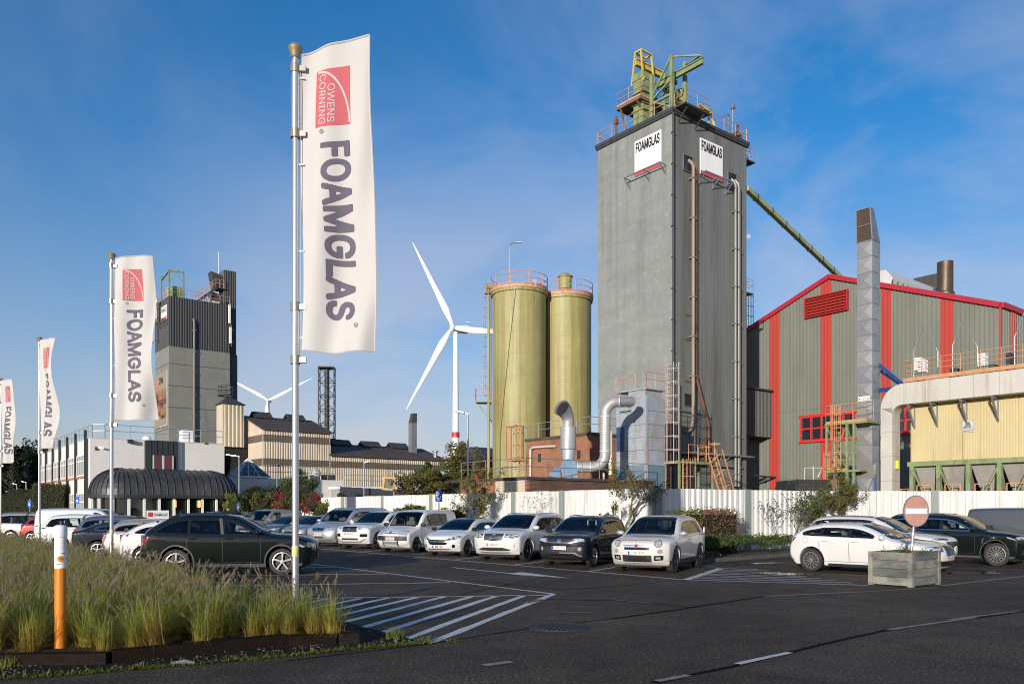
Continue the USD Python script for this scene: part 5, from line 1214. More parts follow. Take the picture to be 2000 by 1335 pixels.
def sleeper(p, q, h, i, w=.16):
    p, q = np.array([*(np.array(p) - o_), h / 2]), np.array([*(np.array(q) - o_), h / 2]); part(edging, 'sleeper', MB().bar(p, q, w, h), sleeper_m[i % 3])
sleeper((-10.2, 9.12), (-7.62, 9.2), .13, 0); sleeper((-7.58, 9.2), (-6.1, 9.3), .13, 1); sleeper((-6.07, 9.3), (-4.73, 9.42), .135, 2); sleeper((-4.72, 9.47), (-3.02, 10.66), .15, 0); sleeper((-2.98, 10.66), (-2.35, 10.78), .14, 1); sleeper((-2.32, 10.78), (-2.05, 10.82), .15, 2)
for k in range(12): sleeper(bed_r + AX * (k * 2.5 + .12), bed_r + AX * (k * 2.5 + 2.46), .15 - .008 * (k % 3), k + 1)
gr_edge = [G(-60, 1331), G(0, 1327), G(150, 1318), G(300, 1305), G(430, 1294), G(560, 1282), G(700, 1268), G(838, 1256)]
gravel_poly = [tuple(p) for p in gr_edge] + [tuple(bed_r + AX * t + BX * .82) for t in (1.2, 5, 14)] + [tuple(bed_r + AX * 14), (-2.09, 10.8), (-3.0, 10.65), (-4.71, 9.45), (-7.6, 9.2)]
gp = sg.Polygon(gravel_poly).buffer(0)
sheet('dirt_strip', gp, .006, M('dirt_strip_soil', (.028, .023, .016), .9, var=.5, scale=(7, 7, 7), speck=.5, speck_scale=40, bump=.9, bump_scale=30, spec=.1))
# pebbles and moss on the strip
r_ = np.random.default_rng(3); m = MB(); x0, y0, x1, y1 = gp.bounds; q = np.c_[r_.uniform(x0, x1, 9000), r_.uniform(y0, y1, 9000)]
q = q[shapely.contains_xy(gp.buffer(-.03), q[:, 0], q[:, 1])]; q = q[q[:, 1] < 13][:2600]
ico = trimesh.creation.icosahedron()
for x, y in q:
    s = r_.uniform(.006, .02); m.add(ico.vertices * [s * r_.uniform(.7, 1.5), s * r_.uniform(.7, 1.4), s * .7] + [x, y, .01], ico.faces)
tag(part(None, 'gravel', m, M('pebble_grey', (.2, .19, .17), .8, island=.6)), 'loose grey pebbles on the dirt strip before the timber edging', 'gravel', kind='stuff')
m = MB()
for a, b in zip(gr_edge[1:-1], gr_edge[2:]):
    for k in range(420):
        t = r_.uniform(); w = abs(r_.normal(0, .09)); p = a + (b - a) * t + np.array([-.5, .86]) * w; g = r_.uniform(0, 6.28); h = r_.uniform(.01, .035) * (1 if r_.uniform() < .95 else 3); s = .012
        m.add([(p[0] - s * math.cos(g), p[1] - s * math.sin(g), .006), (p[0] + s * math.cos(g), p[1] + s * math.sin(g), .006), (p[0] + r_.normal(0, .015), p[1] + r_.normal(0, .015), .006 + h)], [(0, 1, 2)])
for (px, py, n, hh) in ((770, 1246, 120, .2), (830, 1254, 70, .12), (885, 1252, 40, .06), (20, 1300, 130, .16), (190, 1289, 60, .1)):
    c_ = G(px, py)
    for k in range(n):
        g = r_.uniform(0, 6.28); l = abs(r_.normal(0, .08)); h = r_.uniform(.3, 1) * hh; b_ = c_ + r_.normal(0, .06, 2)
        m.add([(b_[0] - .006, b_[1], .006), (b_[0] + .006, b_[1], .006), (b_[0] + l * math.cos(g), b_[1] + l * math.sin(g), h)], [(0, 1, 2)])
tag(part(None, 'moss', m, leaf_look('moss_green', [(.07, .09, .01), (.12, .15, .02), (.16, .17, .03)])), 'bright green moss and weeds along the asphalt edge', 'moss', kind='stuff')
solo('plastic_litter', MB().tube([(-3.95, 9.3, .03), (-3.8, 9.32, .04), (-3.68, 9.33, .03)], [.01, .035, .012], 6), M('clear_litter', (.14, .14, .14), .2), 'crumpled clear plastic scrap before the timber edging', 'litter')

# ---------------------------------------------------------------- white sheet fence
fence_whites = [M('fence_white_sheet_%s' % 'abc'[i], c, .5, var=.05, scale=(1.5, 1.5, .3), dirt=(.33, .33, .29), dirt_amt=.35 + .06 * i, dirt_scale=(4 + i, 4 + i, .35)) for i, c in enumerate(((.62, .62, .6), (.58, .585, .565), (.64, .635, .61)))]
fence_grey = M('fence_post_grey', (.22, .25, .24), .55, var=.1, scale=(2, 2, .5))
FH = 2.65
def fence(name, label, p, q, posts):
    p, q = np.array(p, float), np.array(q, float); Lf = np.linalg.norm(q - p); d = (q - p) / Lf; rot = math.atan2(d[1], d[0])
    t = thing(name, label, 'fence', (p[0], p[1], 0), rot, None)
    n = int(round(Lf / 1.28)); w = Lf / n
    for k in range(n):
        hh = FH + rng.normal(0, .006)
        part(t, 'panel', corr(MB(), k * w + .004, (k + 1) * w - .004, .05, hh, w / 4, .05, lambda s, dd, z: (s, -dd, z)), fence_whites[int(rng.integers(0, 3))])
    m = MB()
    for z in (.5, 1.5, 2.4): m.box(0, Lf, .02, .07, z, z + .08)
    part(t, 'back_rail', m, fence_grey)
    for s in posts: part(t, 'post', MB().box(s - .16, s + .16, -.065, .08, 0, FH + .02), fence_grey)
    return t
FA = Frame(5.67, 31.8); FBp = np.array([14.0, 36.7])
lend = FA.C + FA.a * 36
fence('sheet_fence', 'white sheet fence running away left behind the row of parked cars', lend, FA.C, [36 - FA.LF(px) for px in (1098, 1004, 843, 748, 670)] + [35.85])
fd = (FBp - FA.C) / np.linalg.norm(FBp - FA.C); fl2 = np.linalg.norm(FBp - FA.C)
fr = Frame(*FA.C, math.atan2(fd[1], fd[0]))
fence('sheet_fence', 'white ribbed sheet fence behind the hedge between the two groups of cars', FA.C, FBp, [.15, fr.RF(1460), fl2 - .1])
fr2 = Frame(*FBp, math.atan2(-.105, .995))
fence('sheet_fence', 'white ribbed sheet fence behind the cars at the right edge', FBp, FBp + np.array([.995, -.105]) * 14, [fr2.RF(1825)])

# planted strip and kerb in front of the fence
kerb_m = M('kerb_concrete', (.09, .085, .08), .85, var=.35, scale=(4, 4, 4))
kp = [np.array([x, y]) for x, y in ((-16.5, 54.6), (-9.9, 46.2), (-5.2, 40.0), (.2, 33.0), (2.9, 29.6), (4.6, 27.6), (6.3, 27.1), (7.8, 28.5), (11.4, 31.9), (14.2, 34.2), (24, 33.2))]
bedp = [tuple(p + (0, 0)) for p in kp] + [(26, 35), tuple(FBp), tuple(FA.C), tuple(lend)]
sheet('planting_strip', bedp, .1, M('strip_soil', (.05, .05, .025), .95, var=.5, scale=(3, 3, 3), bump=.8, bump_scale=10))
kb = thing('kerb', 'low dark kerb stones edging the planted strip before the white fence', 'kerb', (kp[0][0], kp[0][1], 0))
for p, q in zip(kp[:-1], kp[1:]):
    n = max(1, int(np.linalg.norm(q - p) / 1.0))
    for k in range(n):
        a, b = p + (q - p) * k / n - kp[0], p + (q - p) * (k + .985) / n - kp[0]
        part(kb, 'kerb_stone', MB().bar((a[0], a[1], .065), (b[0], b[1], .065), .12, .13), kerb_m)

# ---------------------------------------------------------------- flags
flag_white = M('flag_cloth', (.66, .64, .61), .8, var=.03, scale=(3, 3, 1), trans=.3)
flag_red = M('flag_red', (.55, .13, .15), .8, trans=.2); flag_ink = M('flag_ink', (.1, .095, .13), .8)
alu = M('aluminium_pole', (.6, .6, .6), .32, .75, var=.06, scale=(3, 3, .6))
clamp = M('clamp_bronze', (.3, .27, .22), .4, .5)
def flagpole(i, px, Y, ptop, fl, label, flabel, rot, wave, seed, drop):
    x = (px - 1000) / FPX * Y; zt = EYE + (HZ - ptop) / FPX * Y - .2; z0 = .1
    t = thing('flagpole', label, 'flagpole', (x, Y, z0), group='flagpoles along the grass bed'); H_ = zt - z0
    part(t, 'pole', MB().lathe([(.052, 0), (.05, H_ - 3.9), (.045, H_)], 16), alu, 40)
    part(t, 'sleeve', MB().lathe([(.058, H_ - .95 - .2), (.062, H_ - 1.1), (.062, H_ - .1), (.055, H_ - .02)], 16), alu, 40); part(t, 'sleeve', MB().lathe([(.062, H_ - 4.55), (.062, H_ - 3.75)], 16), alu, 40)
    for z in (H_ - 1.2, H_ - .22, H_ - 3.8, H_ - 4.6): part(t, 'clamp', MB().lathe([(.056, z), (.075, z), (.075, z + .13), (.056, z + .13)], 14).box(.04, .16, -.03, .03, z + .02, z + .1), clamp)
    part(t, 'finial', MB().lathe([(.05, H_), (.07, H_ + .02), (.075, H_ + .07), (.095, H_ + .1), (.11, H_ + .15), (.085, H_ + .19), (0, H_ + .2)], 16), M('finial_bronze', (.25, .22, .13), .5, .3), 40)
    part(t, 'cord', MB().tube([(.075, -.01, H_ - .2), (.085, -.01, H_ - 2), (.075, -.01, H_ - 4.6)], .005, 4), pale_metal)
    part(t, 'sticker', MB().lathe([(.054, 1.0), (.054, 1.16)], 14), M('sticker_yellow', (.6, .55, .2), .5), 40)
    m = MB()
    for k in range(4): m.tube([(.05, 0, H_ - .3 - k * 1.3), (.13, 0, H_ - .3 - k * 1.3)], .012, 5)
    part(t, 'flag_ring', m, white_paint)
    W, HF = 1.16, 4.42
    c, s_ = math.cos(rot), math.sin(rot); zf = zt + .05
    def cloth(a, b, off=0.0):
        """a across from the pole, b down from the top, both in metres."""
        fa, fb = a / W, b / HF
        amp = wave * (fa ** 1.1) * (.3 + .7 * fb)
        y = amp * math.sin(2.1 * a * 2.2 + 1.4 * b + seed) + wave * .55 * fa * math.sin(1.9 * b + seed * 2.3) + wave * .25 * math.sin(9 * a + .7 * b + seed)
        fold = wave * .28 * fa * (1 + math.sin(1.35 * b + seed * 1.7)) + drop[2] * (1 - fb) * fa
        xx = .09 + a - fold * .8 - .03 * math.sin(b * 1.35) * (1 - fa)
        z = -b + drop[0] * fa * (1 - fb) + drop[1] * fa * fb + .02 * math.sin(2.3 * b + 3 * a)
        y += wave * .1 * fa * fa * math.sin(13 * a + 2.6 * b + seed) + wave * .12 * math.sin(5.2 * a - 3.1 * b + seed * 3) * fa
        y -= off
        return np.array([x + xx * c - y * s_, Y + xx * s_ + y * c, zf + z])
    org = np.array([x, Y, zf])
    f = thing('company_flag', flabel, 'flag', org, group='company flags on the poles')
    na, nb = 26, 80
    g = MB().add([cloth(W * i / na, HF * j / nb) - org for j in range(nb + 1) for i in range(na + 1)], [(j * (na + 1) + i, j * (na + 1) + i + 1, (j + 1) * (na + 1) + i + 1, (j + 1) * (na + 1) + i) for j in range(nb) for i in range(na)])
    part(f, 'cloth', g, flag_white, True)
    hem = MB().tube([cloth(W, HF * j / nb) - org for j in range(nb + 1)], .012, 5).tube([cloth(W * i / na, 0) - org for i in range(na + 1)], .016, 5).tube([cloth(W * i / na, HF) - org for i in range(na + 1)], .012, 5)
    part(f, 'hem', hem, flag_white, 50)
    def pr(v, f_, off, mat, nm): part(f, nm, MB().add([cloth(p[0], p[1], off) - org for p in v], f_), mat, True)
    s0, s1, t0, t1 = .27, .83, .34, 1.16
    v, f_ = trifill(sg.box(s0, t0, s1, t1), .06); pr(v, f_, .006, flag_red, 'logo_square')
    arc = [(s0 + .03 + (s1 - s0 - .03) * math.sin(a), t0 + .01 + (t1 - t0) * .95 * (1 - math.cos(a))) for a in np.linspace(0, PI / 2, 24)]
    band_ = sg.Polygon(arc + [(p[0] - .02 * math.sin(a) - .004, p[1] + .012 + .018 * math.cos(a)) for p, a in list(zip(arc, np.linspace(0, PI / 2, 24)))[::-1]]).buffer(0).intersection(sg.box(s0, t0, s1, t1)); v, f_ = trifill(band_, .03); pr(v, f_, .01, flag_white, 'logo_arc')
    for txt, sx_, b0, b1, hh in (('OWENS', s0 + .2, t0 + .21, t1 - .05, .115), ('CORNING', s0 + .06, t0 + .06, t1 - .03, .105)):
        v, f_ = texttri(txt, hh, False, size=.06); v[:, 0] *= (b1 - b0) / v[:, 0].max(); pr(np.c_[sx_ + v[:, 1], b0 + v[:, 0]], f_, .01, flag_white, 'logo_lettering')
    v, f_ = fattext('FOAMGLAS', .38, 2.52, .025, .08); pr(np.c_[.38 + v[:, 1] * 1.08, 1.41 + v[:, 0]], f_, .008, flag_ink, 'lettering')
    for (a, b) in ((.36, 1.22), (.84, 4.02)):
        v, f_ = texttri('R', .035, False); pr(np.c_[a + v[:, 1], b + v[:, 0]], f_, .008, flag_ink, 'registered_mark')
        rr = sg.Point(a + .018, b + .012).buffer(.034); v, f_ = trifill(rr.difference(rr.buffer(-.007)), .03); pr(v, f_, .008, flag_ink, 'registered_ring')
flagpole(0, 577, 12.1, 88, 1, 'nearest and tallest-looking aluminium flagpole at the grass bed corner', 'largest white company flag, nearest to the camera', -.03, .15, .4, (.3, -.08, .1))
flagpole(1, 218, 22.2, 494, 1, 'second flagpole from the right, left of the dark background tower', 'second white company flag, in front of the dark background tower', .0, .13, 2.2, (.06, -.03, .12))
flagpole(2, 77, 33.1, 658, 1, 'third flagpole from the right, in front of the office end', 'third white company flag, folded and narrow before the sky', -.55, .16, 4.0, (.0, -.02, .15))
flagpole(3, 1, 43.4, 738, 1, 'flagpole cut by the left picture edge', 'smallest white company flag at the left picture edge', -.45, .17, 5.1, (.0, .0, .1))

# ---------------------------------------------------------------- orange marker post
p = ground(118, 1264, .1)
mp = thing('marker_post', 'orange pipeline marker post with a white top and a sticker in the grass', 'marker post', p)
mr, mh = .066, 1.5
part(mp, 'orange_tube', MB().lathe([(mr, -.05), (mr, .98)], 28), M('marker_orange', (.62, .2, .015), .38, var=.08, scale=(3, 3, 2), dirt=(.3, .1, .03), dirt_amt=.15, dirt_scale=(9, 9, 2)), 40)
part(mp, 'white_cap', MB().lathe([(mr + .001, .98), (mr + .002, 1.36), (mr + .012, 1.365), (mr + .012, 1.47), (mr + .004, 1.5), (mr * .6, 1.515), (0, 1.518)], 28), M('marker_white', (.74, .73, .71), .4, var=.04, scale=(3, 3, 2)), 40)
def wrap(s, t, off): a = -PI / 2 + .5 + s / mr; return ((mr + off) * math.cos(a) - .0, (mr + off) * math.sin(a), t)
def wrapped(poly, off, mat, nm, st=None): v, f_ = trifill(poly, .012); part(st or mp, nm, MB().add([wrap(a, b, off) for a, b in v], f_), mat, True)
wrapped(sg.box(-.052, .99, .058, 1.2), .004, sign_white, 'sticker')
wrapped(sg.Point(.0, 1.1).buffer(.037), .006, M('sticker_orange', (.6, .24, .02), .5), 'sticker_disc')
wrapped(sg.box(-.024, 1.097, .024, 1.104), .0075, ink, 'sticker_print'); wrapped(sg.box(-.02, 1.112, .018, 1.116), .0075, ink, 'sticker_print'); wrapped(sg.box(.0, 1.165, .05, 1.172), .006, ink, 'sticker_print'); wrapped(sg.box(-.045, 1.025, .0, 1.04), .006, M('sticker_orange2', (.6, .24, .02), .5), 'sticker_bar')
wrapped(sg.box(-.045, 1.05, .03, 1.056), .006, M('print_grey2', (.3, .3, .3), .5), 'sticker_print')

# ---------------------------------------------------------------- concrete planter with the no-entry sign
PF = Frame(*G(1781, 1147)); pl_v, pl_u = 1.02, 1.42
plk = [M('planter_concrete_%s' % 'abcd'[i], c, .85, var=.2, scale=(3, 3, 3), dirt=(.055, .06, .05), dirt_amt=.62, dirt_scale=(1.6, 1.6, 3.5), bump=.4, bump_scale=40) for i, c in enumerate(((.15, .16, .145), (.21, .205, .18), (.24, .235, .2), (.11, .125, .11)))]
pt = thing('concrete_planter', 'square planter of stacked grey concrete boards in front of the white hatchback', 'planter', (*PF.C, 0), TH)
for i in range(4):
    a, b = .03 + i * .195, .03 + i * .195 + .185
    for nm, bx in (('left', (.0, .06, .08, pl_v - .08)), ('right', (.08, pl_u - .08, .0, .06)), ('backl', (.08, pl_u - .08, pl_v - .06, pl_v)), ('backr', (pl_u - .06, pl_u, .08, pl_v - .08))):
        part(pt, 'board', MB().box(bx[0] + .008 * (i % 2), bx[1], bx[2], bx[3], a, b) if nm != 'right' else MB().box(bx[0], bx[1], bx[2] + .008 * (i % 2), bx[3], a, b), plk[(i + (2 if nm == 'left' else 0)) % 4])
for (x, y) in ((.035, .035), (pl_u - .035, .035), (.035, pl_v - .035), (pl_u - .035, pl_v - .035)):
    m = MB().box(x - .055, x + .055, y - .055, y + .055, 0, .8)
    part(pt, 'corner_post', m, plk[2])
part(pt, 'soil', MB().box(.06, pl_u - .06, .06, pl_v - .06, .3, .7), soil)
p0, p1 = np.array([*(PF.C + PF.b * .1 + PF.a * .12), .1]), None
Ys = p0[1] + .02; ctr = np.array([(1789 - 1000) / FPX * Ys, Ys, EYE + (HZ - 997.5) / FPX * Ys]); top = ctr + (ctr - p0) / (ctr[2] - p0[2]) * .38
sn = thing('no_entry_sign', 'sun-bleached round no-entry sign on a leaning post in the concrete planter', 'sign', p0)
part(sn, 'post', MB().tube([(0, 0, 0), top - p0 + (.0, .06, 0)], .03, 10), galv, 40)
R_ = .355; ang = .3
nx, ny = math.sin(ang), -math.cos(ang); tx, ty = math.cos(ang), math.sin(ang); c0 = ctr - p0
def disc(s, t, d): return (c0[0] + tx * s + nx * d, c0[1] + ty * s + ny * d, c0[2] + t)
part(sn, 'disc', MB().poly(sg.Point(0, 0).buffer(R_, 24), .012, lambda s, t, d: disc(s, t, d)), M('faded_red', (.46, .25, .2), .45, var=.12, scale=(5, 5, 5)))
part(sn, 'bar', MB().poly(sg.box(-R_ * .86, -.062, R_ * .86, .062), .004, lambda s, t, d: disc(s, t, d + .013)), sign_white)
part(sn, 'rim', MB().poly(sg.Point(0, 0).buffer(R_ + .012, 24).difference(sg.Point(0, 0).buffer(R_ - .006, 24)), .03, lambda s, t, d: disc(s, t, d - .012)), grey_metal)
part(sn, 'back_clip', MB().bar(np.array(disc(-.15, .1, -.02)), np.array(disc(.15, .1, -.02)), .05, .04), grey_metal)
part(sn, 'post_base', MB().bar(np.array([0, 0, .55]) + (c0 / c0[2]) * .0, (c0 / c0[2]) * .75, .055, .055), M('red_tape', (.3, .03, .03), .5))

# ---------------------------------------------------------------- parking sign, lamps, small posts
ps = np.array([(857 - 1000) / FPX * 39.0, 39.0])
sg_ = thing('parking_sign', 'blue charging-bay parking sign on a post behind the small white hatchback', 'sign', (*ps, 0), -.12)
pz1, pz0 = EYE + (HZ - 957.5) / FPX * 39, EYE + (HZ - 979) / FPX * 39
park_blue = M('sign_blue', (.015, .1, .45), .5, spec=.2)
part(sg_, 'post', MB().cyl((0, .04, 0), (0, .04, pz1 + .04), .03, n=8), galv, 40)
part(sg_, 'panel', MB().poly(sg.box(-.17, pz0, .17, pz1).buffer(-.03).buffer(.03), .02, lambda s, t, d: (s, -d, t)), park_blue)
v, f_ = texttri('P', .22, True); part(sg_, 'letter', MB().add([(a - .14, -.024, pz1 - .29 + b) for a, b in v], f_), sign_white)
m = MB()
for (a, b, c, d) in ((-.05, -.43, .09, -.37), (-.06, -.48, .12, -.45), (.06, -.37, .12, -.28), (-.09, -.38, -.04, -.35), (-.02, -.53, .06, -.5)): m.poly(sg.box(a, b, c, d), .003, lambda s, t, dd: (s, -.022 - dd, pz1 + t + .03))
part(sg_, 'charging_symbol', m, sign_white)
def street_lamp(px, Y, ytop, label, arm=(-1, 0), ln=.75, r=.07, name='street_lamp'):
    x = (px - 1000) / FPX * Y; z = EYE + (HZ - ytop) / FPX * Y
    t = thing(name, label, 'street lamp', (x, Y, 0), group='grey lamp posts about the site')
    part(t, 'post', MB().tube([(0, 0, 0), (0, 0, z * .3), (0, 0, z - .1)], [r, r * .85, r * .6], 8), galv, 40)
    a = np.array([*arm, 0]); part(t, 'lamp_head', MB().bar(np.array([0, 0, z - .05]) - a * .02, np.array([0, 0, z + .02]) + a * .25, .07, .07).bar(np.array([0, 0, z]) + a * .2, np.array([0, 0, z + .12]) + a * ln, .26, .09), grey_metal)
street_lamp(914, 41.0, 806, 'tall lamp post in front of the green silos behind the parked cars')
street_lamp(467, 70, 890, 'lamp post between the office canopy and the glass pyramid', ln=1.1)
street_lamp(711, 74, 902, 'thin lamp post in front of the cream factory', arm=(1, 0), ln=.5, r=.06)
street_lamp(541, 78, 909, 'short lamp post beside the glass pyramid skylight', arm=(.7, -.7), ln=.4, r=.06)
street_lamp(17.3, 132, 960, 'lowest of the far lamp posts at the left edge', ln=.4, r=.09); street_lamp(32.4, 110, 945, 'middle one of the far lamp posts left of the office', ln=.5, r=.09); street_lamp(51, 98, 941, 'rightmost of the far lamp posts left of the office', ln=.5, r=.09)
for px, py, Y, lab in ((57.6, 983, 58, 'small blue bay sign before the hedge, leftmost'), (151, 976, 57, 'small blue bay sign in front of the office windows'), (466, 989, 60, 'small blue bay sign below the autumn shrubs')):
    x = (px - 1000) / FPX * Y; z = EYE + (HZ - py) / FPX * Y; t = thing('bay_sign', lab, 'sign', (x, Y, 0))
    part(t, 'post', MB().cyl((0, .04, 0), (0, .04, z + .35), .03, n=6), galv); part(t, 'panel', MB().box(-.12, .12, -.01, .01, z - .25, z + .25), park_blue); part(t, 'white_mark', MB().box(-.05, .05, -.02, -.012, z - .12, z + .02), sign_white)
for (px, py, h, lab) in ((1375, 1087, 1.05, 'thin grey post beside the leafy hedge'), (1487, 1060, .72, 'thin grey post in the ground cover before the white fence')):
    p = ground(px, py, .1); t = thing('bay_post', lab, 'post', p); part(t, 'tube', MB().cyl((0, 0, 0), (0, 0, h), .03, n=8), galv, 40); part(t, 'cap', MB().cyl((0, 0, h), (0, 0, h + .03), .036, n=8).box(-.05, .05, -.04, .04, -.02, .01), grey_metal)
tm = at(760, 944, 62.0); t = thing('yellow_framed_board', 'tilted dark board in a yellow frame on a post behind the fence', 'board', (tm[0], tm[1], 0))
part(t, 'post', MB().cyl((.35, .1, 0), (.35, .1, tm[2] + .9), .05, n=8), M('faded_pink', (.5, .25, .18), .6)); fn = lambda s, t_, d: (s * .98 + t_ * .12, -d, tm[2] + t_ * .98 - s * .12)
part(t, 'frame', MB().poly(sg.box(-.5, -.53, .5, .53).difference(sg.box(-.34, -.37, .34, .37)), .12, fn), M('board_yellow', (.45, .25, .04), .5)); part(t, 'dark_face', MB().poly(sg.box(-.34, -.37, .34, .37), .06, fn), M('board_dark', (.05, .055, .05), .3))
# ---------------------------------------------------------------- cars
def paint(name, c, metal=0.0, rough=.35):
    """Lacquered outside, dark trim on the inner face of the sheet metal."""
    c = np.array(c); sp = .05 if max(c) < .15 else .4
    return usdkit.material(stage, f'/World/Looks/car_{name}', {'g': ('geometry', {}), 'n': ('noise_texture', dict(scale=1.2, detail=3.0)), 'r': ('rgb_ramp', dict(ramp=[(.3, c * .96), (.7, np.minimum(c * 1.04, .9))])), 'p': ('principled_bsdf', dict(roughness=rough, metallic=metal, coat_weight=1.0, coat_roughness=.03, specular_ior_level=sp)), 'd': ('diffuse_bsdf', dict(color=(.03, .03, .032))), 'm': ('mix_closure', {})},
        [('g.position', 'n.vector'), ('n.fac', 'r.fac'), ('r.color', 'p.base_color'), ('g.backfacing', 'm.fac'), ('p.BSDF', 'm.closure1'), ('d.BSDF', 'm.closure2')], surface='m.closure')
tyre_m = M('tyre_rubber', (.018, .018, .019), .75, var=.2, scale=(6, 6, 6)); rim_m = M('alloy_rim', (.55, .55, .54), .28, .9); rim_dark = M('dark_rim', (.04, .04, .042), .4, .5)
plastic = M('black_plastic', (.022, .022, .023), .55); gloss_black = M('gloss_black', (.012, .012, .013), .12, spec=.6)
chrome = M('chrome', (.68, .68, .68), .15, 1.0); trim_dark = M('cabin_trim', (.06, .06, .06), .7); seat_dark = M('seat_cloth', (.14, .135, .13), .8)
def see_through(name, tint, gloss=.02):
    return usdkit.material(stage, f'/World/Looks/{name}', {'t': ('transparent_bsdf', dict(color=tint)), 'g': ('glossy_bsdf', dict(color=(.95, .95, .95), roughness=gloss)), 'f': ('fresnel', dict(IOR=1.5)), 'm': ('mix_closure', {})}, [('f.fac', 'm.fac'), ('t.BSDF', 'm.closure1'), ('g.BSDF', 'm.closure2')], surface='m.closure')
car_glass = see_through('car_glass', (.74, .8, .79)); privacy_glass = see_through('privacy_glass', (.12, .13, .14)); clear_lamp = M('headlamp', (.42, .44, .46), .12, .35, .6)
lamp_core = M('headlamp_core', (.75, .76, .78), .15, .6); lamp_dark = M('headlamp_dark', (.06, .06, .065), .15); tail_red = M('tail_lamp', (.36, .012, .018), .15, 0, .8); tail_dark = M('tail_dark', (.22, .008, .03), .15, 0, .8); amber = M('amber_lamp', (.6, .2, .02), .2)
plate_white = M('plate_white', (.72, .72, .7), .4); plate_red = M('plate_red', (.3, .02, .03), .5); plate_blue = M('plate_blue', (.02, .06, .35), .5)
disc_m = M('brake_disc', (.035, .033, .03), .6, .4)


def chaikin(p, n=2):
    p = np.asarray(p, float)
    for _ in range(n):
        q = np.empty((2 * len(p) - 2, 2)); q[0::2] = .75 * p[:-1] + .25 * p[1:]; q[1::2] = .25 * p[:-1] + .75 * p[1:]
        p = np.vstack([p[:1], q, p[-1:]])
    return p


def outward(P, f, c=(0, 0, .7)):
    """Turns every triangle to face away from the middle of the car."""
    n = np.cross(P[f[:, 1]] - P[f[:, 0]], P[f[:, 2]] - P[f[:, 0]]); back = ((P[f].mean(1) - c) * n).sum(1) < 0
    return np.where(back[:, None], f[:, ::-1], f)


def wheel(parent, x, y, r, w, side, style='alloy', n=5, turn=0.0):
    o = np.array([x, y, r]); rr = r * .70 if style != 'steel' else r * .66
    def put(a, b, c):                      # a: radius direction x, b: radius direction z, c: outwards
        px, py = a, side * c
        return np.array([px * math.cos(turn) - py * math.sin(turn), px * math.sin(turn) + py * math.cos(turn), b]) + o
    wl = UsdGeom.Xform.Define(stage, numbered(str(parent.GetPath()), 'wheel')).GetPrim()
    def lath(prof, k=28):
        g = np.arange(k) * 2 * PI / k; m_ = len(prof)
        return [put(R * math.cos(a), R * math.sin(a), c) for R, c in prof for a in g], [(i * k + j, i * k + (j + 1) % k, (i + 1) * k + (j + 1) % k, (i + 1) * k + j) for i in range(m_ - 1) for j in range(k)]
    part(wl, 'tyre', MB().add(*lath([(rr, w * .40), (rr + .012, w * .46), (r - .05, w * .5), (r - .012, w * .44), (r, w * .3), (r, -w * .3), (r - .02, -w * .5), (rr, -w * .5)])), tyre_m, 40)
    rm = rim_dark if style == 'dark' else rim_m
    m = MB().add(*lath([(rr + .004, w * .47), (rr - .012, w * .48), (rr - .025, w * .40), (rr - .03, -.02)]))
    if style == 'steel':
        m.add(*lath([(rr - .02, w * .38), (rr * .8, w * .44), (rr * .45, w * .42), (rr * .3, w * .5), (0.001, w * .5)]))
    else:
        for k in range(n):
            a = 2 * PI * k / n + .3; ca, sa = math.cos(a), math.sin(a); tw = .30 / n * (1.5 if n > 7 else 1.1)
            hub = [(rr * .16, -tw * rr * 1.0), (rr * .16, tw * rr * 1.0), (rr * .98, tw * rr * 1.5), (rr * .98, -tw * rr * 1.5)]
            v = [put(p * ca - q * sa, p * sa + q * ca, c) for c in (w * .44, w * .30) for p, q in hub]
            m.add(v, [(0, 1, 2, 3), (0, 1, 5, 4), (1, 2, 6, 5), (2, 3, 7, 6), (3, 0, 4, 7)])
        m.add(*lath([(rr * .22, w * .38), (rr * .2, w * .47), (.001, w * .48)], 14))
    part(wl, 'rim', m, rm, 35)
    part(wl, 'brake_disc', MB().add(*lath([(rr * .78, .0), (rr * .78, .02), (.001, .02)], 20)).add(*lath([(rr - .03, -.03), (.001, -.03)], 20)), disc_m)


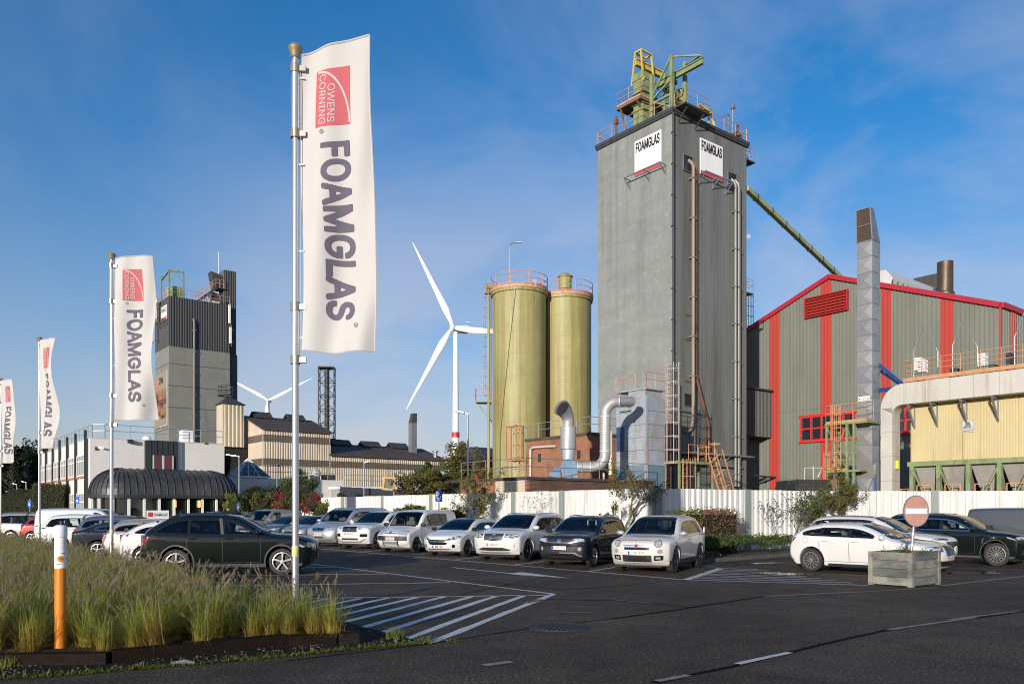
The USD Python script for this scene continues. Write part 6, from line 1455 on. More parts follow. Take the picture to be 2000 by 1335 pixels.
class Car:
    def __init__(s, label, cat, mid, heading, **k):
        s.L, s.W, s.H, s.wb, s.fo, s.r = (k[x] for x in ('L', 'W', 'H', 'wb', 'fo', 'r')); s.k = k
        s.xF = s.wb / 2 + s.fo; s.xR = s.xF - s.L; s.gc = k.get('gc', .2); s.roofw = k.get('roofw', .74)
        h = math.atan2(heading[1], heading[0]); s.t = thing('parked_' + cat.split()[-1], label, cat, (mid[0], mid[1], 0), h, 'cars and vans parked on the lot'); s.paint = k['paint']
        top = chaikin([(s.xF - d, z) for d, z in k['prof']], 2)
        s.outline(np.array(shapely.segmentize(sg.LineString(top), .06).coords))
        s.bow = k.get('bow', .17); s.bowr = k.get('bowr', .1)
        s.Ra = s.r * 1.14
        s.q = np.array([0, .4, .62, .76, .86, .93, .975, 1.0]); s.d = np.array([0, 0.0, .006, .018, .036, .058, .085, .115]) * k.get('round', 1.0)
        s.running_gear()

    # -- shape
    def outline(s, top):
        s.top = top
        s.arc = np.r_[0, np.cumsum(np.linalg.norm(np.diff(s.top, axis=0), axis=1))]
        g = np.gradient(s.top, axis=0); n = np.c_[g[:, 1], -g[:, 0]] * -1; n /= np.linalg.norm(n, axis=1, keepdims=True) + 1e-9
        s.nrm = -n if (n[len(n) // 2] @ [0, 1]) < 0 else n

    def cut(s, xs):
        """Adds points to the centre profile where openings start and end."""
        a = [float(s.arc_at_x(x)) for x in xs]; al = np.unique(np.r_[s.arc, a]); al = al[np.r_[True, np.diff(al) > .004]]
        s.outline(np.c_[np.interp(al, s.arc, s.top[:, 0]), np.interp(al, s.arc, s.top[:, 1])])

    def belt(s, x): a, b = s.k['belt']; t = np.clip((s.xF - x) / s.L, 0, 1); return a + (b - a) * t

    def ymax(s, x, z):
        x, z = np.asarray(x, float), np.asarray(z, float); b = s.belt(x)
        low = np.interp(z, [.15, .3, .5, .68, 9], [.9, .955, .99, 1.0, 1.0])
        up = np.clip((z - b + .06) / (s.H - b + .06), 0, 1)
        f = np.where(z > b - .06, 1 - (1 - s.roofw) * up ** 1.12 - .018 * np.clip(up * 6, 0, 1), low) if not s.k.get('van') else np.where(z > b - .06, 1 - (1 - s.roofw) * up ** 1.6, low)
        e = np.clip(np.abs(x) / (s.L / 2), 0, 1.1)
        return s.W / 2 * f * (1 - .05 * e ** 5)

    def warp(s, x, q, z, side=1, off=0.0):
        """The point at fraction q of the half width, for profile point (x, z)."""
        x, q, z = np.broadcast_arrays(np.asarray(x, float), np.asarray(q, float), np.asarray(z, float))
        y = s.ymax(x, z) * q
        e = np.where(x > 0, s.bow * np.clip(x / s.xF, 0, 1.1) ** 4, -s.bowr * np.clip(x / s.xR, 0, 1.1) ** 4) * np.abs(q) ** 2.6
        return np.stack([x - e, y + off * np.sign(q), z], -1)

    def build(s):
        xs = s.top
        low = [(s.xR + .05, s.gc + .12), (s.xR + .25, s.gc)]
        pol = sg.Polygon(list(map(tuple, xs)) + [(s.xR + .28, s.gc), (s.xF - .3, s.gc - .01)]).buffer(0)
        for cx in (-s.wb / 2, s.wb / 2): pol = pol.difference(sg.Point(cx, s.r + .01).buffer(s.Ra, 20)).difference(sg.box(cx - s.Ra, -.5, cx + s.Ra, s.r * .72))
        if pol.geom_type != 'Polygon': pol = max(pol.geoms, key=lambda g: g.area)
        ring = np.array(shapely.segmentize(pol, .07).exterior.coords)[:-1]
        if sg.Polygon(ring).exterior.is_ccw is False: ring = ring[::-1]
        n_ = len(ring); e = np.roll(ring, -1, 0) - np.roll(ring, 1, 0); nm = np.c_[e[:, 1], -e[:, 0]]; nm /= np.linalg.norm(nm, axis=1, keepdims=True) + 1e-9
        dist = np.min([np.hypot(ring[:, 0] - cx, ring[:, 1] - s.r - .01) for cx in (-s.wb / 2, s.wb / 2)], axis=0)
        wt = np.where((dist < s.Ra + .03) | (ring[:, 1] < s.gc + .04), .12, 1.0)
        for _ in range(3): wt = (np.roll(wt, 1) + wt + np.roll(wt, -1)) / 3
        s.ring, s.nm, s.wt = ring, nm, wt; s.side = sg.Polygon(ring - nm * (s.d[-1] * wt)[:, None]).buffer(0)

    def shell(s, holes, spans, qh):
        """The painted body, open at the side windows (holes) and at the screens (spans of x)."""
        ring, nm, wt, n_ = s.ring, s.nm, s.wt, len(s.ring)
        qs = np.r_[-s.q[::-1], s.q[1:]]; dd = np.r_[s.d[::-1], s.d[1:]]; V = []
        for q, d in zip(qs, dd):
            p = ring - nm * (d * wt)[:, None]; V.append(s.warp(p[:, 0], np.full(n_, q), p[:, 1]))
        V = np.vstack(V); m = MB(); k = len(qs); F = []
        high = ring[:, 1] > s.belt(ring[:, 0]) - .12
        for j in range(n_):
            j2 = (j + 1) % n_; open_ = high[j] and high[j2] and any(min(a, b) - .003 <= ring[j, 0] <= max(a, b) + .003 and min(a, b) - .003 <= ring[j2, 0] <= max(a, b) + .003 for a, b in spans)
            for i in range(k - 1):
                if open_ and max(abs(qs[i]), abs(qs[i + 1])) <= qh + .001: continue
                F.append((i * n_ + j, i * n_ + j2, (i + 1) * n_ + j2, (i + 1) * n_ + j))
        m.add(V, F)
        g = s.side
        for h in holes: g = g.difference(h)
        v, f = trifill(g, .09)
        e1, e2 = v[f[:, 1]] - v[f[:, 0]], v[f[:, 2]] - v[f[:, 0]]; flip = e1[:, 0] * e2[:, 1] - e1[:, 1] * e2[:, 0] > 0
        f = np.where(flip[:, None], f[:, ::-1], f)      # clockwise seen from +y: facing out on the left side
        for sd in (-1, 1): m.add(s.warp(v[:, 0], np.full(len(v), sd), v[:, 1]), f if sd > 0 else f[:, ::-1])
        tm = m.out(); c = tm.triangles_center; roof = np.argmax(np.where(np.abs(c[:, 1]) < .25, c[:, 2], -9)); n0 = len(F) * 2
        if tm.face_normals[roof][2] < 0: ff = tm.faces.copy(); ff[:n0] = ff[:n0, ::-1]; tm = trimesh.Trimesh(tm.vertices, ff, process=False)
        tm.merge_vertices(digits_vertex=4)
        part(s.t, 'body', tm, s.paint, 38)

    def cabin(s, xa, ws1, xr, rows):
        """Dashboard, seats and wheel seen through the glass."""
        X = lambda d: s.xF - d; b = float(s.belt(X(xa))); w = s.W / 2 * .8; m = MB().box(X(xa) - .5, X(xa) + .05, -w, w, .6, b - .06); part(s.t, 'dashboard', m, trim_dark)
        part(s.t, 'floor', MB().box(X(xr) - .1, X(xa), -w, w, .38, .5).box(X(xr) - .3, X(xr) - .22, -w * .9, w * .9, .4, b + .05), trim_dark)
        for d in rows:
            for sd in (-1, 1):
                y = sd * w * .5; st_ = part(s.t, 'seat', MB().bar((X(d) + .1, y, .55), (X(d) - .18, y, b + .22), .44, .12).box(X(d) - .0, X(d) + .5, y - .24, y + .24, .5, .66), seat_dark); part(st_, 'headrest', MB().bar((X(d) - .19, y, b + .24), (X(d) - .22, y, b + .42), .24, .1), seat_dark)
        g = np.linspace(0, 2 * PI, 15); c_ = np.array([X(xa) - .62, w * .5, b - .02]); part(s.t, 'steering_wheel', MB().tube([c_ + [.08 * math.sin(a), .19 * math.cos(a), .17 * math.sin(a)] for a in g], .016, 5), plastic)

    def running_gear(s):
        part(s.t, 'underbody', MB().box(s.xR + .3, s.xF - .35, -s.W / 2 + .26, s.W / 2 - .26, .17, s.r + .05).box(-s.wb / 2 + s.Ra, s.wb / 2 - s.Ra, -s.W / 2 + .1, s.W / 2 - .1, s.gc - .02, s.gc + .1).box(s.wb / 2 - s.Ra, s.wb / 2 + s.Ra - .05, -s.W / 2 + .26, s.W / 2 - .26, .2, s.r + .34).box(-s.wb / 2 - s.Ra + .05, -s.wb / 2 + s.Ra, -s.W / 2 + .26, s.W / 2 - .26, .2, s.r + .34), dark_inside)
        st, ns = s.k.get('rim', ('alloy', 5)); turn = s.k.get('turn', 0)
        for cx in (s.wb / 2, -s.wb / 2):
            for sd in (1, -1): wheel(s.t, cx, sd * (s.W / 2 - .125), s.r, .21, sd, st, ns, turn if cx > 0 else 0)

    # -- surface patches
    def S(s, a, q, off):
        """Point on the outer skin at arc length a of the centre profile, fraction q of the half width."""
        a, q = np.asarray(a, float), np.asarray(q, float)
        x, z = np.interp(a, s.arc, s.top[:, 0]), np.interp(a, s.arc, s.top[:, 1]); nx, nz = np.interp(a, s.arc, s.nrm[:, 0]), np.interp(a, s.arc, s.nrm[:, 1])
        d = np.interp(np.abs(q), s.q, s.d); return s.warp(x + nx * (off - d), q, z + nz * (off - d))

    def arc_at_z(s, z, rear=False):
        if not rear:
            k = np.argmax(s.top[:, 0] < s.xF - .42); return np.interp(z, np.maximum.accumulate(s.top[:k, 1]), s.arc[:k])
        k = len(s.top) - 1 - np.argmax(s.top[::-1, 0] > s.xR + .5); zz = np.maximum.accumulate(s.top[k:, 1][::-1]); return np.interp(z, zz, s.arc[k:][::-1])

    def arc_at_x(s, x): return np.interp(-x, -s.top[:, 0] if (np.diff(s.top[:, 0]) <= 0).all() else -np.minimum.accumulate(s.top[:, 0]), s.arc)

    def face(s, name, poly, mat, rear=False, off=.006, parent=None, step=.07, mirror=False, label=None):
        """A patch on the nose (or tail): poly in (y as a fraction of the half width, z)."""
        g = poly if isinstance(poly, sg.base.BaseGeometry) else sg.Polygon(poly)
        out = []
        for sgn in ((1, -1) if mirror else (1,)):
            g2 = shapely.transform(g, lambda c: c * [s.W / 2, 1]); v, f = trifill(g2, step); q = v[:, 0] / (s.W / 2) * sgn
            out.append(part(parent or s.t, name, MB().add(s.S(s.arc_at_z(v[:, 1], rear), q, off), f), mat, 50, label))
        return out

    def skin(s, name, x0, x1, q0, q1, mat, off=.006, r=.06, parent=None):
        """A patch across the top (windscreen, tail gate glass, bonnet): from x0 to x1 with half width fractions q0 and q1."""
        a0, a1 = s.arc_at_x(x0), s.arc_at_x(x1); w = s.W / 2
        g = sg.Polygon([(a0, -q0 * w), (a1, -q1 * w), (a1, q1 * w), (a0, q0 * w)]).buffer(-r).buffer(r); v, f = trifill(g, .09)
        P = s.S(v[:, 0], v[:, 1] / w, off); return part(parent or s.t, name, MB().add(P, outward(P, f)), mat, 60)

    def flank(s, name, g, mat, sides=(1, -1), off=.005, parent=None, step=.12, smooth=50):
        g = g.intersection(s.side.buffer(.004)); out = []
        if g.is_empty: return out
        v, f = trifill(g, step)
        if not len(f): return out
        for sd in sides: P = s.warp(v[:, 0], np.full(len(v), float(sd)), v[:, 1], off=off); out.append(part(parent or s.t, name, MB().add(P, outward(P, f)), mat, smooth))
        return out

    # -- fittings
    def glasshouse(s, xa, xr, posts, ws, rw, rear_cut=.0, wind_q=(.84, .9), trim=None, sides=(1, -1), slope=.12, drop=0.0):
        """Side windows between the foremost point xa and rearmost xr (from the nose), posts between doors, windscreen and rear window spans."""
        X0 = lambda d: s.xF - d; spans = []
        if ws: spans.append((X0(ws[0]), X0(ws[1])))
        if rw: spans.append((X0(rw[0]), X0(rw[1])))
        s.cut([x for p in spans for x in p]); s.build()
        top = s.side.buffer(-.055, join_style=1)
        X = lambda d: s.xF - d
        b = [(X(xa), s.belt(X(xa)) + .03 - drop), (X(xr), s.belt(X(xr)) + .03), (X(xr) + slope, 9), (X(xa), 9)]
        dlo = top.intersection(sg.Polygon(b)).buffer(-.03).buffer(.03)
        if dlo.geom_type != 'Polygon': dlo = max(dlo.geoms, key=lambda g: g.area)
        if trim is not None: s.flank('window_trim', dlo.buffer(.022).difference(dlo.buffer(-.01)), trim, sides, .004, step=.08)
        cuts = [sg.box(X(p) - .035, 0, X(p) + .035, 9) for p in posts]
        g = dlo.buffer(-.012)
        for c in cuts: g = g.difference(c)
        panes = [w for w in getattr(g, 'geoms', [g]) if w.area > .01]
        s.shell([w.buffer(-.014) for w in panes], spans, .86)
        s.flank('pillar', dlo.difference(shapely.union_all([w.buffer(-.02) for w in panes])), gloss_black, sides, .003, step=.08)
        for i_, w in enumerate(panes): s.flank('side_window', w, (car_glass if w.centroid.x > X(posts[0]) - .05 or not s.k.get('privacy') else privacy_glass) if posts else car_glass, sides, .007)
        s.dlo = dlo
        if ws: s.skin('windscreen', X(ws[0]) + .025, X(ws[1]) - .025, .872, .872, car_glass, .005, .05); s.skin('cowl', X(ws[0] - .1), X(ws[0]) + .005, .8, .82, plastic, .004, .02)
        if rw: s.skin('rear_window', X(rw[0]) + .025, X(rw[1]) - .025, .872, .872, car_glass, .005, .05)
        r1 = (ws[1] if ws else 1.9) + .42; s.cabin(ws[0] if ws else xa, r1, min(xr, s.L - .4), [r1] + ([r1 + .95] if xr > r1 + 1.3 else []))

    def seams(s, doors, z0=.3, z1=None):
        m = []
        for d in doors:
            x = s.xF - d; m.append(sg.LineString([(x, z0), (x, s.belt(x) + .02)]).buffer(.006))
        m.append(sg.LineString([(s.xF - doors[0], z0), (s.xF - doors[-1], z0)]).buffer(.005))
        s.flank('door_seam', shapely.union_all(m), plastic, off=.003, step=.2)

    def handles(s, ds, z, mat=None):
        for d in ds:
            for sd in (1, -1):
                x = s.xF - d; p = s.warp(x, sd * 1.0, z)[None][0]; part(s.t, 'door_handle', MB().tube([p + (-.1, 0, 0), p + (-.06, sd * .028, .004), (p + (.06, sd * .028, .004)), p + (.1, 0, 0)], .015, 5), mat or s.paint, 40)

    def mirrors(s, d, z, mat=None, sz=1.0):
        for sd in (1, -1):
            p = s.warp(s.xF - d, sd * 1.0, z); b = trimesh.creation.icosphere(2, 1.0); b.apply_scale([.075 * sz, .12 * sz, .075 * sz]); b.apply_translation(p + [0, sd * .12, .02])
            mr = part(s.t, 'mirror', MB().tm(b), mat or s.paint, 50); part(mr, 'arm', MB().bar(p + [0, -sd * .02, -.03], p + [0, sd * .08, -.02], .05, .04), plastic)

    def cladding(s, mat=None, h=.07, sill=.12):
        mat = mat or plastic; g = []
        for cx in (-s.wb / 2, s.wb / 2):
            c = sg.Point(cx, s.r + .01); g.append(c.buffer(s.Ra + h, 20).difference(c.buffer(s.Ra + .012, 20)))
        g.append(sg.box(s.xR + .2, s.gc, s.xF - .2, s.gc + sill)); gg = shapely.union_all(g).intersection(sg.box(s.xR + .12, 0, s.xF - .12, s.r + s.Ra + h + .05)); s.flank('cladding', gg.intersection(s.side.buffer(-.003)), mat, off=.012, step=.09)

    def plate(s, text, z, rear=False, y=0.0):
        w = .26 / (s.W / 2); p = s.face('number_plate', sg.box(y - w, z - .055, y + w, z + .055), plate_white, rear, .02)[0]
        s.face('country_band', sg.box(.205 / (s.W / 2), z - .05, .255 / (s.W / 2), z + .05) if rear else sg.box(-.255 / (s.W / 2), z - .05, -.205 / (s.W / 2), z + .05), plate_blue, rear, .024, p)
        v, f = texttri(text, .075, True); v[:, 0] -= v[:, 0].min(); v[:, 0] *= .42 / v[:, 0].max()
        y = v[:, 0] - .195 if not rear else -(v[:, 0] - .195)
        part(p, 'plate_lettering', MB().add(s.S(s.arc_at_z(v[:, 1] + z - .036, rear), (y / (s.W / 2)) - (0.0 if not rear else 0), .026), f), plate_red)

    def badge(s, z, kind, rear=False, r=.05):
        w = s.W / 2; c = shapely.transform(sg.Point(0, 0).buffer(r, 10), lambda a: a / [w, 1] + [0, z]); i = shapely.transform(sg.Point(0, 0).buffer(r * .78, 10), lambda a: a / [w, 1] + [0, z])
        ln = lambda pts, b=.1: shapely.transform(sg.LineString(pts).buffer(r * b), lambda a: a * [r if abs(a).max() < 3 and False else 1, 1])
        def L_(*pts): return shapely.transform(sg.LineString([(x * r, y * r) for x, y in pts]).buffer(r * .12), lambda a: a / [w, 1] + [0, z])
        marks = dict(star=[L_((0, 0), (0, .85)), L_((0, 0), (.75, -.45)), L_((0, 0), (-.75, -.45))], bolt=[L_((-.9, .0), (.1, .1), (-.1, -.1), (.9, 0))], arrow=[L_((-1.8, -1.1), (1.8, 1.1))], vw=[L_((-.6, .6), (-.25, -.7), (0, 0), (.25, -.7), (.6, .6)), L_((-.3, .8), (0, .1), (.3, .8))], disc=[i], shield=[L_((-.3, .6), (.2, .2), (-.2, -.1), (.3, -.7))], ring=[L_((-.7, 0), (.7, 0)), L_((0, -.7), (0, .7))])[kind]
        s.face('badge', c, gloss_black if kind != 'disc' else chrome, rear, .014, step=.03); s.face('badge_ring', c.difference(i), chrome, rear, .018, step=.03)
        s.face('badge_mark', shapely.union_all(marks), tail_red if kind == 'disc' else chrome, rear, .021, step=.03)

    def slats(s, x0, x1, z0, z1, n, mat, vertical=False, t=.012, name='grille_bar'):
        g = [sg.box(x0, z - t / 2, x1, z + t / 2) for z in np.linspace(z0, z1, n)] if not vertical else [sg.box(x - t / 2, z0, x + t / 2, z1) for x in np.linspace(x0, x1, n)]
        s.face(name, shapely.union_all(g), mat, off=.013)

    def rails(s, d0, d1, mat=None):
        for sd in (1, -1):
            pts = [s.S(s.arc_at_x(s.xF - d), sd * .9, .05) for d in np.linspace(d0, d1, 10)]; pts[0] -= [0, 0, .05]; pts[-1] -= [0, 0, .05]
            part(s.t, 'roof_rail', MB().tube(pts, .018, 5), mat or plastic, 50)

    def aerial(s, d):
        p = s.S(s.arc_at_x(s.xF - d), 0.0, .0); part(s.t, 'aerial', MB().tube([p, p + [-.05, 0, .05], p + [-.14, 0, .06]], [.03, .02, .004], 6), s.paint)


def mir(pts): return sg.Polygon(pts + [(-x, z) for x, z in pts[::-1]])
HB = dict(L=4.1, W=1.76, H=1.5, wb=2.55, fo=.83, r=.315)
def prof_hatch(L, H, nose=.62, hood=.82, cowl=(1.05, 1.0), top=1.95, rear=.55, tail=.1, bz=.42, rz=.95):
    return [(.16, .24), (.03, .34), (0, bz + .1), (.0, nose), (.07, hood - .05), (.22, hood), (.6, hood + (cowl[1] - hood) * .6), (cowl[0], cowl[1]), ((cowl[0] + top) / 2, (cowl[1] + H) / 2 + .03), (top - .1, H - .05), (top + .3, H - .005), ((top + L) / 2, H), (L - rear - .45, H - .035), (L - rear, H - .10), (L - tail - .12, rz + .12), (L - tail, rz), (L - .02, .75), (L, .55), (L - .05, .36), (L - .18, .25)]
def prof_suv(L, H, hood=.98, cowl=(1.15, 1.1), top=2.0, rear=.42, tail=.08, rz=1.05, nose=.75):
    return [(.18, .26), (.05, .36), (0, .52), (.0, nose), (.05, hood - .07), (.18, hood), (.6, hood + (cowl[1] - hood) * .7), (cowl[0], cowl[1]), ((cowl[0] + top) / 2, (cowl[1] + H) / 2 + .02), (top - .08, H - .06), (top + .3, H - .01), ((top + L) / 2, H), (L - rear - .3, H - .03), (L - rear, H - .09), (L - tail - .12, rz + .1), (L - tail, rz), (L - .02, .8), (L, .6), (L - .06, .4), (L - .22, .28)]
def prof_van(L, H, hood=.95, cowl=(.95, 1.12), top=1.65, nose=.7):
    return [(.16, .26), (.04, .36), (0, .5), (.0, nose), (.08, hood - .06), (.25, hood), (.6, hood + (cowl[1] - hood) * .6), (cowl[0], cowl[1]), ((cowl[0] + top) / 2, (cowl[1] + H) / 2 + .04), (top, H - .06), (top + .4, H), (L * .6, H + .01), (L - .25, H - .01), (L - .08, H - .1), (L - .03, 1.2), (L, .7), (L - .02, .4), (L - .1, .3)]
white_p = paint('white', (.6, .6, .585)); pearl = paint('pearl_white', (.56, .545, .51)); silver = paint('silver', (.5, .51, .53), .6, .3); navy = paint('dark_navy', (.014, .018, .028), .2); black_p = paint('black', (.006, .009, .008), .0); grey_p = paint('dark_grey', (.05, .055, .06), .4); van_grey = paint('van_grey', (.27, .28, .29), .5, .32); beige = paint('beige', (.42, .38, .32), .5); red_p = paint('dark_red', (.3, .012, .022), .2); lgrey = paint('slate_grey', (.1, .11, .12), .4); night = paint('midnight', (.012, .016, .024), .1)
DB = np.array([.475, .88])          # from nose to tail of the right-hand row
def row(fmx, fmy, wb, turn=0.0):
    d = DB.copy(); c, s_ = math.cos(turn), math.sin(turn); d = np.array([d[0] * c - d[1] * s_, d[0] * s_ + d[1] * c]); d /= np.linalg.norm(d)
    return np.array([fmx, fmy]) + d * wb / 2, -d

# --- small white crossover with round lamps (nearest of the front row)
mid, hd_ = row(3.9, 23.35, 2.57)
c = Car('white small crossover with round headlamps, nearest of the row facing the camera', 'car', mid, hd_, L=4.25, W=1.8, H=1.65, wb=2.57, fo=.87, r=.335, gc=.22, belt=(1.0, 1.1), paint=pearl, roofw=.72, bow=.26, rim=('dark', 10), prof=prof_suv(4.25, 1.65, .96, (1.1, 1.07), 2.0, .4, .06, 1.08, .8))
c.glasshouse(1.28, 3.6, (2.35, 3.25), (1.14, 1.98), (3.78, 4.1), wind_q=(.86, .93)); c.seams((1.3, 2.35, 3.3), .36); c.handles((2.15, 3.1), .92); c.mirrors(1.3, 1.1, silver, 1.05); c.cladding(sill=.16)
rl = sg.Point(.70, .845)
c.face('headlamp', shapely.transform(rl.buffer(.16, 12), lambda a: (a - [.70, .845]) * [.72, .62] + [.70, .85]), clear_lamp, mirror=True, off=.012); c.face('headlamp_core', shapely.transform(rl.buffer(.1, 10), lambda a: (a - [.70, .845]) * [.7, .6] + [.71, .85]), lamp_core, mirror=True, off=.018); c.face('headlamp_ring', shapely.transform(rl.buffer(.16, 12).difference(rl.buffer(.135, 12)), lambda a: (a - [.70, .845]) * [.72, .62] + [.70, .85]), lamp_dark, mirror=True, off=.017)
c.face('side_lamp', shapely.transform(sg.Point(.76, .635).buffer(.09, 10), lambda a: (a - [.76, .635]) * [.9, .75] + [.76, .635]), clear_lamp, mirror=True); c.face('fog_lamp', sg.box(.6, .40, .84, .5).buffer(.02), gloss_black, mirror=True); c.face('fog_lamp_core', sg.box(.64, .42, .78, .48), lamp_core, mirror=True, off=.011)
c.face('grille', sg.box(-.42, .69, .42, .735).buffer(.012), gloss_black); c.face('moustache_trim', sg.box(-.46, .79, .46, .81), chrome, off=.012); c.face('moustache_lower', sg.box(-.4, .755, .4, .77), chrome, off=.012); c.badge(.785, 'disc', r=.05)
c.face('lower_grille', sg.box(-.48, .37, .48, .5).buffer(.03), plastic); c.slats(-.32, .32, .38, .49, 4, gloss_black, t=.012); c.slats(-.3, .3, .37, .5, 9, gloss_black, True, .014); c.face('skid_plate', sg.box(-.5, .29, .5, .31), silver, off=.01); c.plate('1-YSV-929', .59)
c.face('bonnet_seam', sg.LineString([(-.62, .925), (-.3, .94), (.3, .94), (.62, .925)]).buffer(.004), plastic, off=.004)
# --- dark small crossover
mid, hd_ = row(1.87, 25.9, 2.55)
c = Car('dark blue-grey small crossover beside the white round-lamped one', 'car', mid, hd_, L=4.11, W=1.76, H=1.63, wb=2.55, fo=.84, r=.33, gc=.22, belt=(1.0, 1.08), paint=navy, roofw=.76, bow=.2, rim=('alloy', 5), prof=prof_suv(4.11, 1.62, 1.0, (1.08, 1.08), 1.95, .36, .06, 1.05, .82))
c.glasshouse(1.25, 3.75, (2.3, 3.2), (1.12, 1.93), (3.7, 3.98), wind_q=(.87, .95)); c.seams((1.28, 2.3, 3.2), .36); c.handles((2.1, 3.0), .9); c.mirrors(1.25, 1.1, gloss_black); c.cladding(); c.rails(2.1, 3.7, silver); c.aerial(3.3)
c.face('grille', mir([(.0, .9), (.58, .89), (.5, .76), (0, .74)]), gloss_black); c.slats(-.55, .55, .79, .87, 4, plastic); c.face('grille_trim', sg.box(-.5, .765, .5, .78), chrome, off=.014)
c.face('headlamp', sg.Polygon([(.5, .9), (.9, .93), (.93, .84), (.6, .78), (.5, .79)]), clear_lamp, mirror=True); c.face('headlamp_core', shapely.union_all([sg.Point(.66, .85).buffer(.045), sg.Point(.79, .87).buffer(.045)]), lamp_core, mirror=True, off=.012); c.face('headlamp_edge', sg.Polygon([(.5, .795), (.6, .785), (.93, .84), (.93, .855), (.6, .8), (.5, .81)]), lamp_core, mirror=True, off=.012)
c.badge(.83, 'vw', r=.07); c.face('bumper_insert', mir([(0, .62), (.88, .66), (.86, .3), (0, .28)]), plastic, off=.004); c.face('fog_lamp', sg.Point(.78, .58).buffer(.06), lamp_core, mirror=True, off=.014); c.face('skid_trim', sg.Polygon([(.0, .475), (.62, .475), (.88, .33), (.8, .33), (.56, .45), (0, .45)]), silver, mirror=True, off=.013); c.face('lower_grille', sg.box(-.5, .36, .5, .43), gloss_black, off=.01); c.plate('2-CFY-910', .61)
# --- white SUV with diagonal badge bar
mid, hd_ = row(-.25, 28.6, 2.77)
c = Car('white SUV with a diagonal bar across its square grille and a brown sunroof', 'car', mid, hd_, L=4.63, W=1.89, H=1.71, wb=2.77, fo=.88, r=.365, gc=.24, belt=(1.02, 1.14), paint=white_p, roofw=.74, bow=.22, rim=('dark', 5), prof=prof_suv(4.63, 1.68, 1.0, (1.15, 1.12), 2.1, .45, .1, 1.15, .85))
c.glasshouse(1.35, 4.3, (2.45, 3.4), (1.2, 2.06), (4.1, 4.42), wind_q=(.86, .93), trim=plastic); c.seams((1.38, 2.45, 3.4), .38); c.handles((2.25, 3.2), 1.0); c.mirrors(1.36, 1.15); c.cladding(sill=.1, h=.04); c.rails(2.2, 4.1, silver); c.skin('sunroof', c.xF - 2.25, c.xF - 3.3, .62, .62, M('sunroof_brown', (.1, .07, .03), .1), .005)
c.face('grille', mir([(0, .98), (.42, .97), (.4, .76), (0, .73)]), gloss_black); c.slats(-.4, .4, .77, .95, 6, rim_m, t=.01); c.slats(-.38, .38, .75, .96, 9, plastic, True, .012); c.badge(.86, 'arrow', r=.065); c.face('headlamp', sg.Polygon([(.5, .96), (.72, .98), (.95, .99), (.95, .9), (.78, .83), (.5, .85)]).buffer(.01), lamp_dark, mirror=True); c.face('headlamp_core', shapely.union_all([sg.Point(.63, .905).buffer(.055), sg.Point(.79, .92).buffer(.05)]), lamp_core, mirror=True, off=.012)
c.face('lower_grille', mir([(0, .5), (.42, .5), (.72, .43), (.66, .39), (0, .38)]), plastic); c.face('skid_plate', sg.box(-.66, .3, .66, .35), silver, off=.01); c.face('fog_slot', sg.box(.82, .5, .86, .62), lamp_core, mirror=True); c.plate('1-JDN-873', .6)
# --- small white hatchback
mid, hd_ = row(-2.45, 31.3, 2.51)
c = Car('small white hatchback with a black roof and wide dark grille', 'car', mid, hd_, L=4.02, W=1.74, H=1.48, wb=2.51, fo=.84, r=.31, belt=(.94, 1.03), paint=white_p, roofw=.72, bow=.28, rim=('dark', 8), prof=prof_hatch(4.02, 1.48, .62, .84, (1.0, 1.02), 1.95, .4, .08))
c.glasshouse(1.1, 3.65, (2.35, ), (1.04, 1.92), (3.55, 3.85)); c.seams((1.2, 2.4), .32); c.handles((2.2,), .88); c.mirrors(1.2, 1.03, gloss_black); c.skin('black_roof', c.xF - 1.95, c.xF - 3.5, .8, .8, gloss_black, .004)
c.face('grille', mir([(0, .66), (.5, .66), (.58, .62), (.45, .48), (0, .46)]), gloss_black); c.face('grille_bar', sg.box(-.5, .58, .5, .6), chrome, off=.012); c.badge(.62, 'bolt', r=.06); c.face('headlamp', sg.Polygon([(.46, .68), (.95, .87), (.97, .78), (.8, .68), (.56, .64)]), lamp_dark, mirror=True); c.face('headlamp_core', shapely.union_all([sg.Point(.68, .715).buffer(.045), sg.Point(.82, .76).buffer(.05)]), lamp_core, mirror=True, off=.012)
c.face('lower_grille', sg.box(-.6, .29, .6, .32), plastic); c.face('fog_lamp', sg.Point(.78, .42).buffer(.07), gloss_black, mirror=True); c.plate('2-AMM-180', .4)
# --- white panel van with black bumper
mid, hd_ = row(-4.75, 34.2, 2.69)
c = Car('white panel van with a black bumper strip and small lion badge', 'van', mid, hd_, L=4.14, W=1.72, H=1.81, wb=2.69, fo=.75, r=.31, belt=(1.05, 1.1), paint=white_p, roofw=.87, van=True, bow=.16, rim=('dark', 5), prof=prof_van(4.14, 1.8, .93, (.9, 1.1), 1.5, .72))
c.glasshouse(1.0, 3.1, (2.12, 2.3), (.95, 1.48), None, wind_q=(.86, .93), slope=.02); c.seams((1.05, 2.15, 3.3), .34); c.handles((2.0,), .98, plastic); c.mirrors(1.05, 1.15, plastic, 1.1); c.aerial(1.7)
c.face('bumper', mir([(0, .7), (.92, .72), (.93, .52), (0, .52)]), plastic, off=.012); c.face('headlamp', sg.Polygon([(.45, .93), (.9, .96), (.92, .76), (.48, .76)]).buffer(.01), clear_lamp, mirror=True); c.face('headlamp_core', shapely.union_all([sg.Point(.6, .85).buffer(.06), sg.Point(.78, .86).buffer(.05)]), lamp_core, mirror=True, off=.012); c.face('grille', sg.box(-.42, .8, .42, .86), gloss_black); c.slats(-.4, .4, .815, .845, 2, white_p); c.badge(.84, 'shield', r=.05)
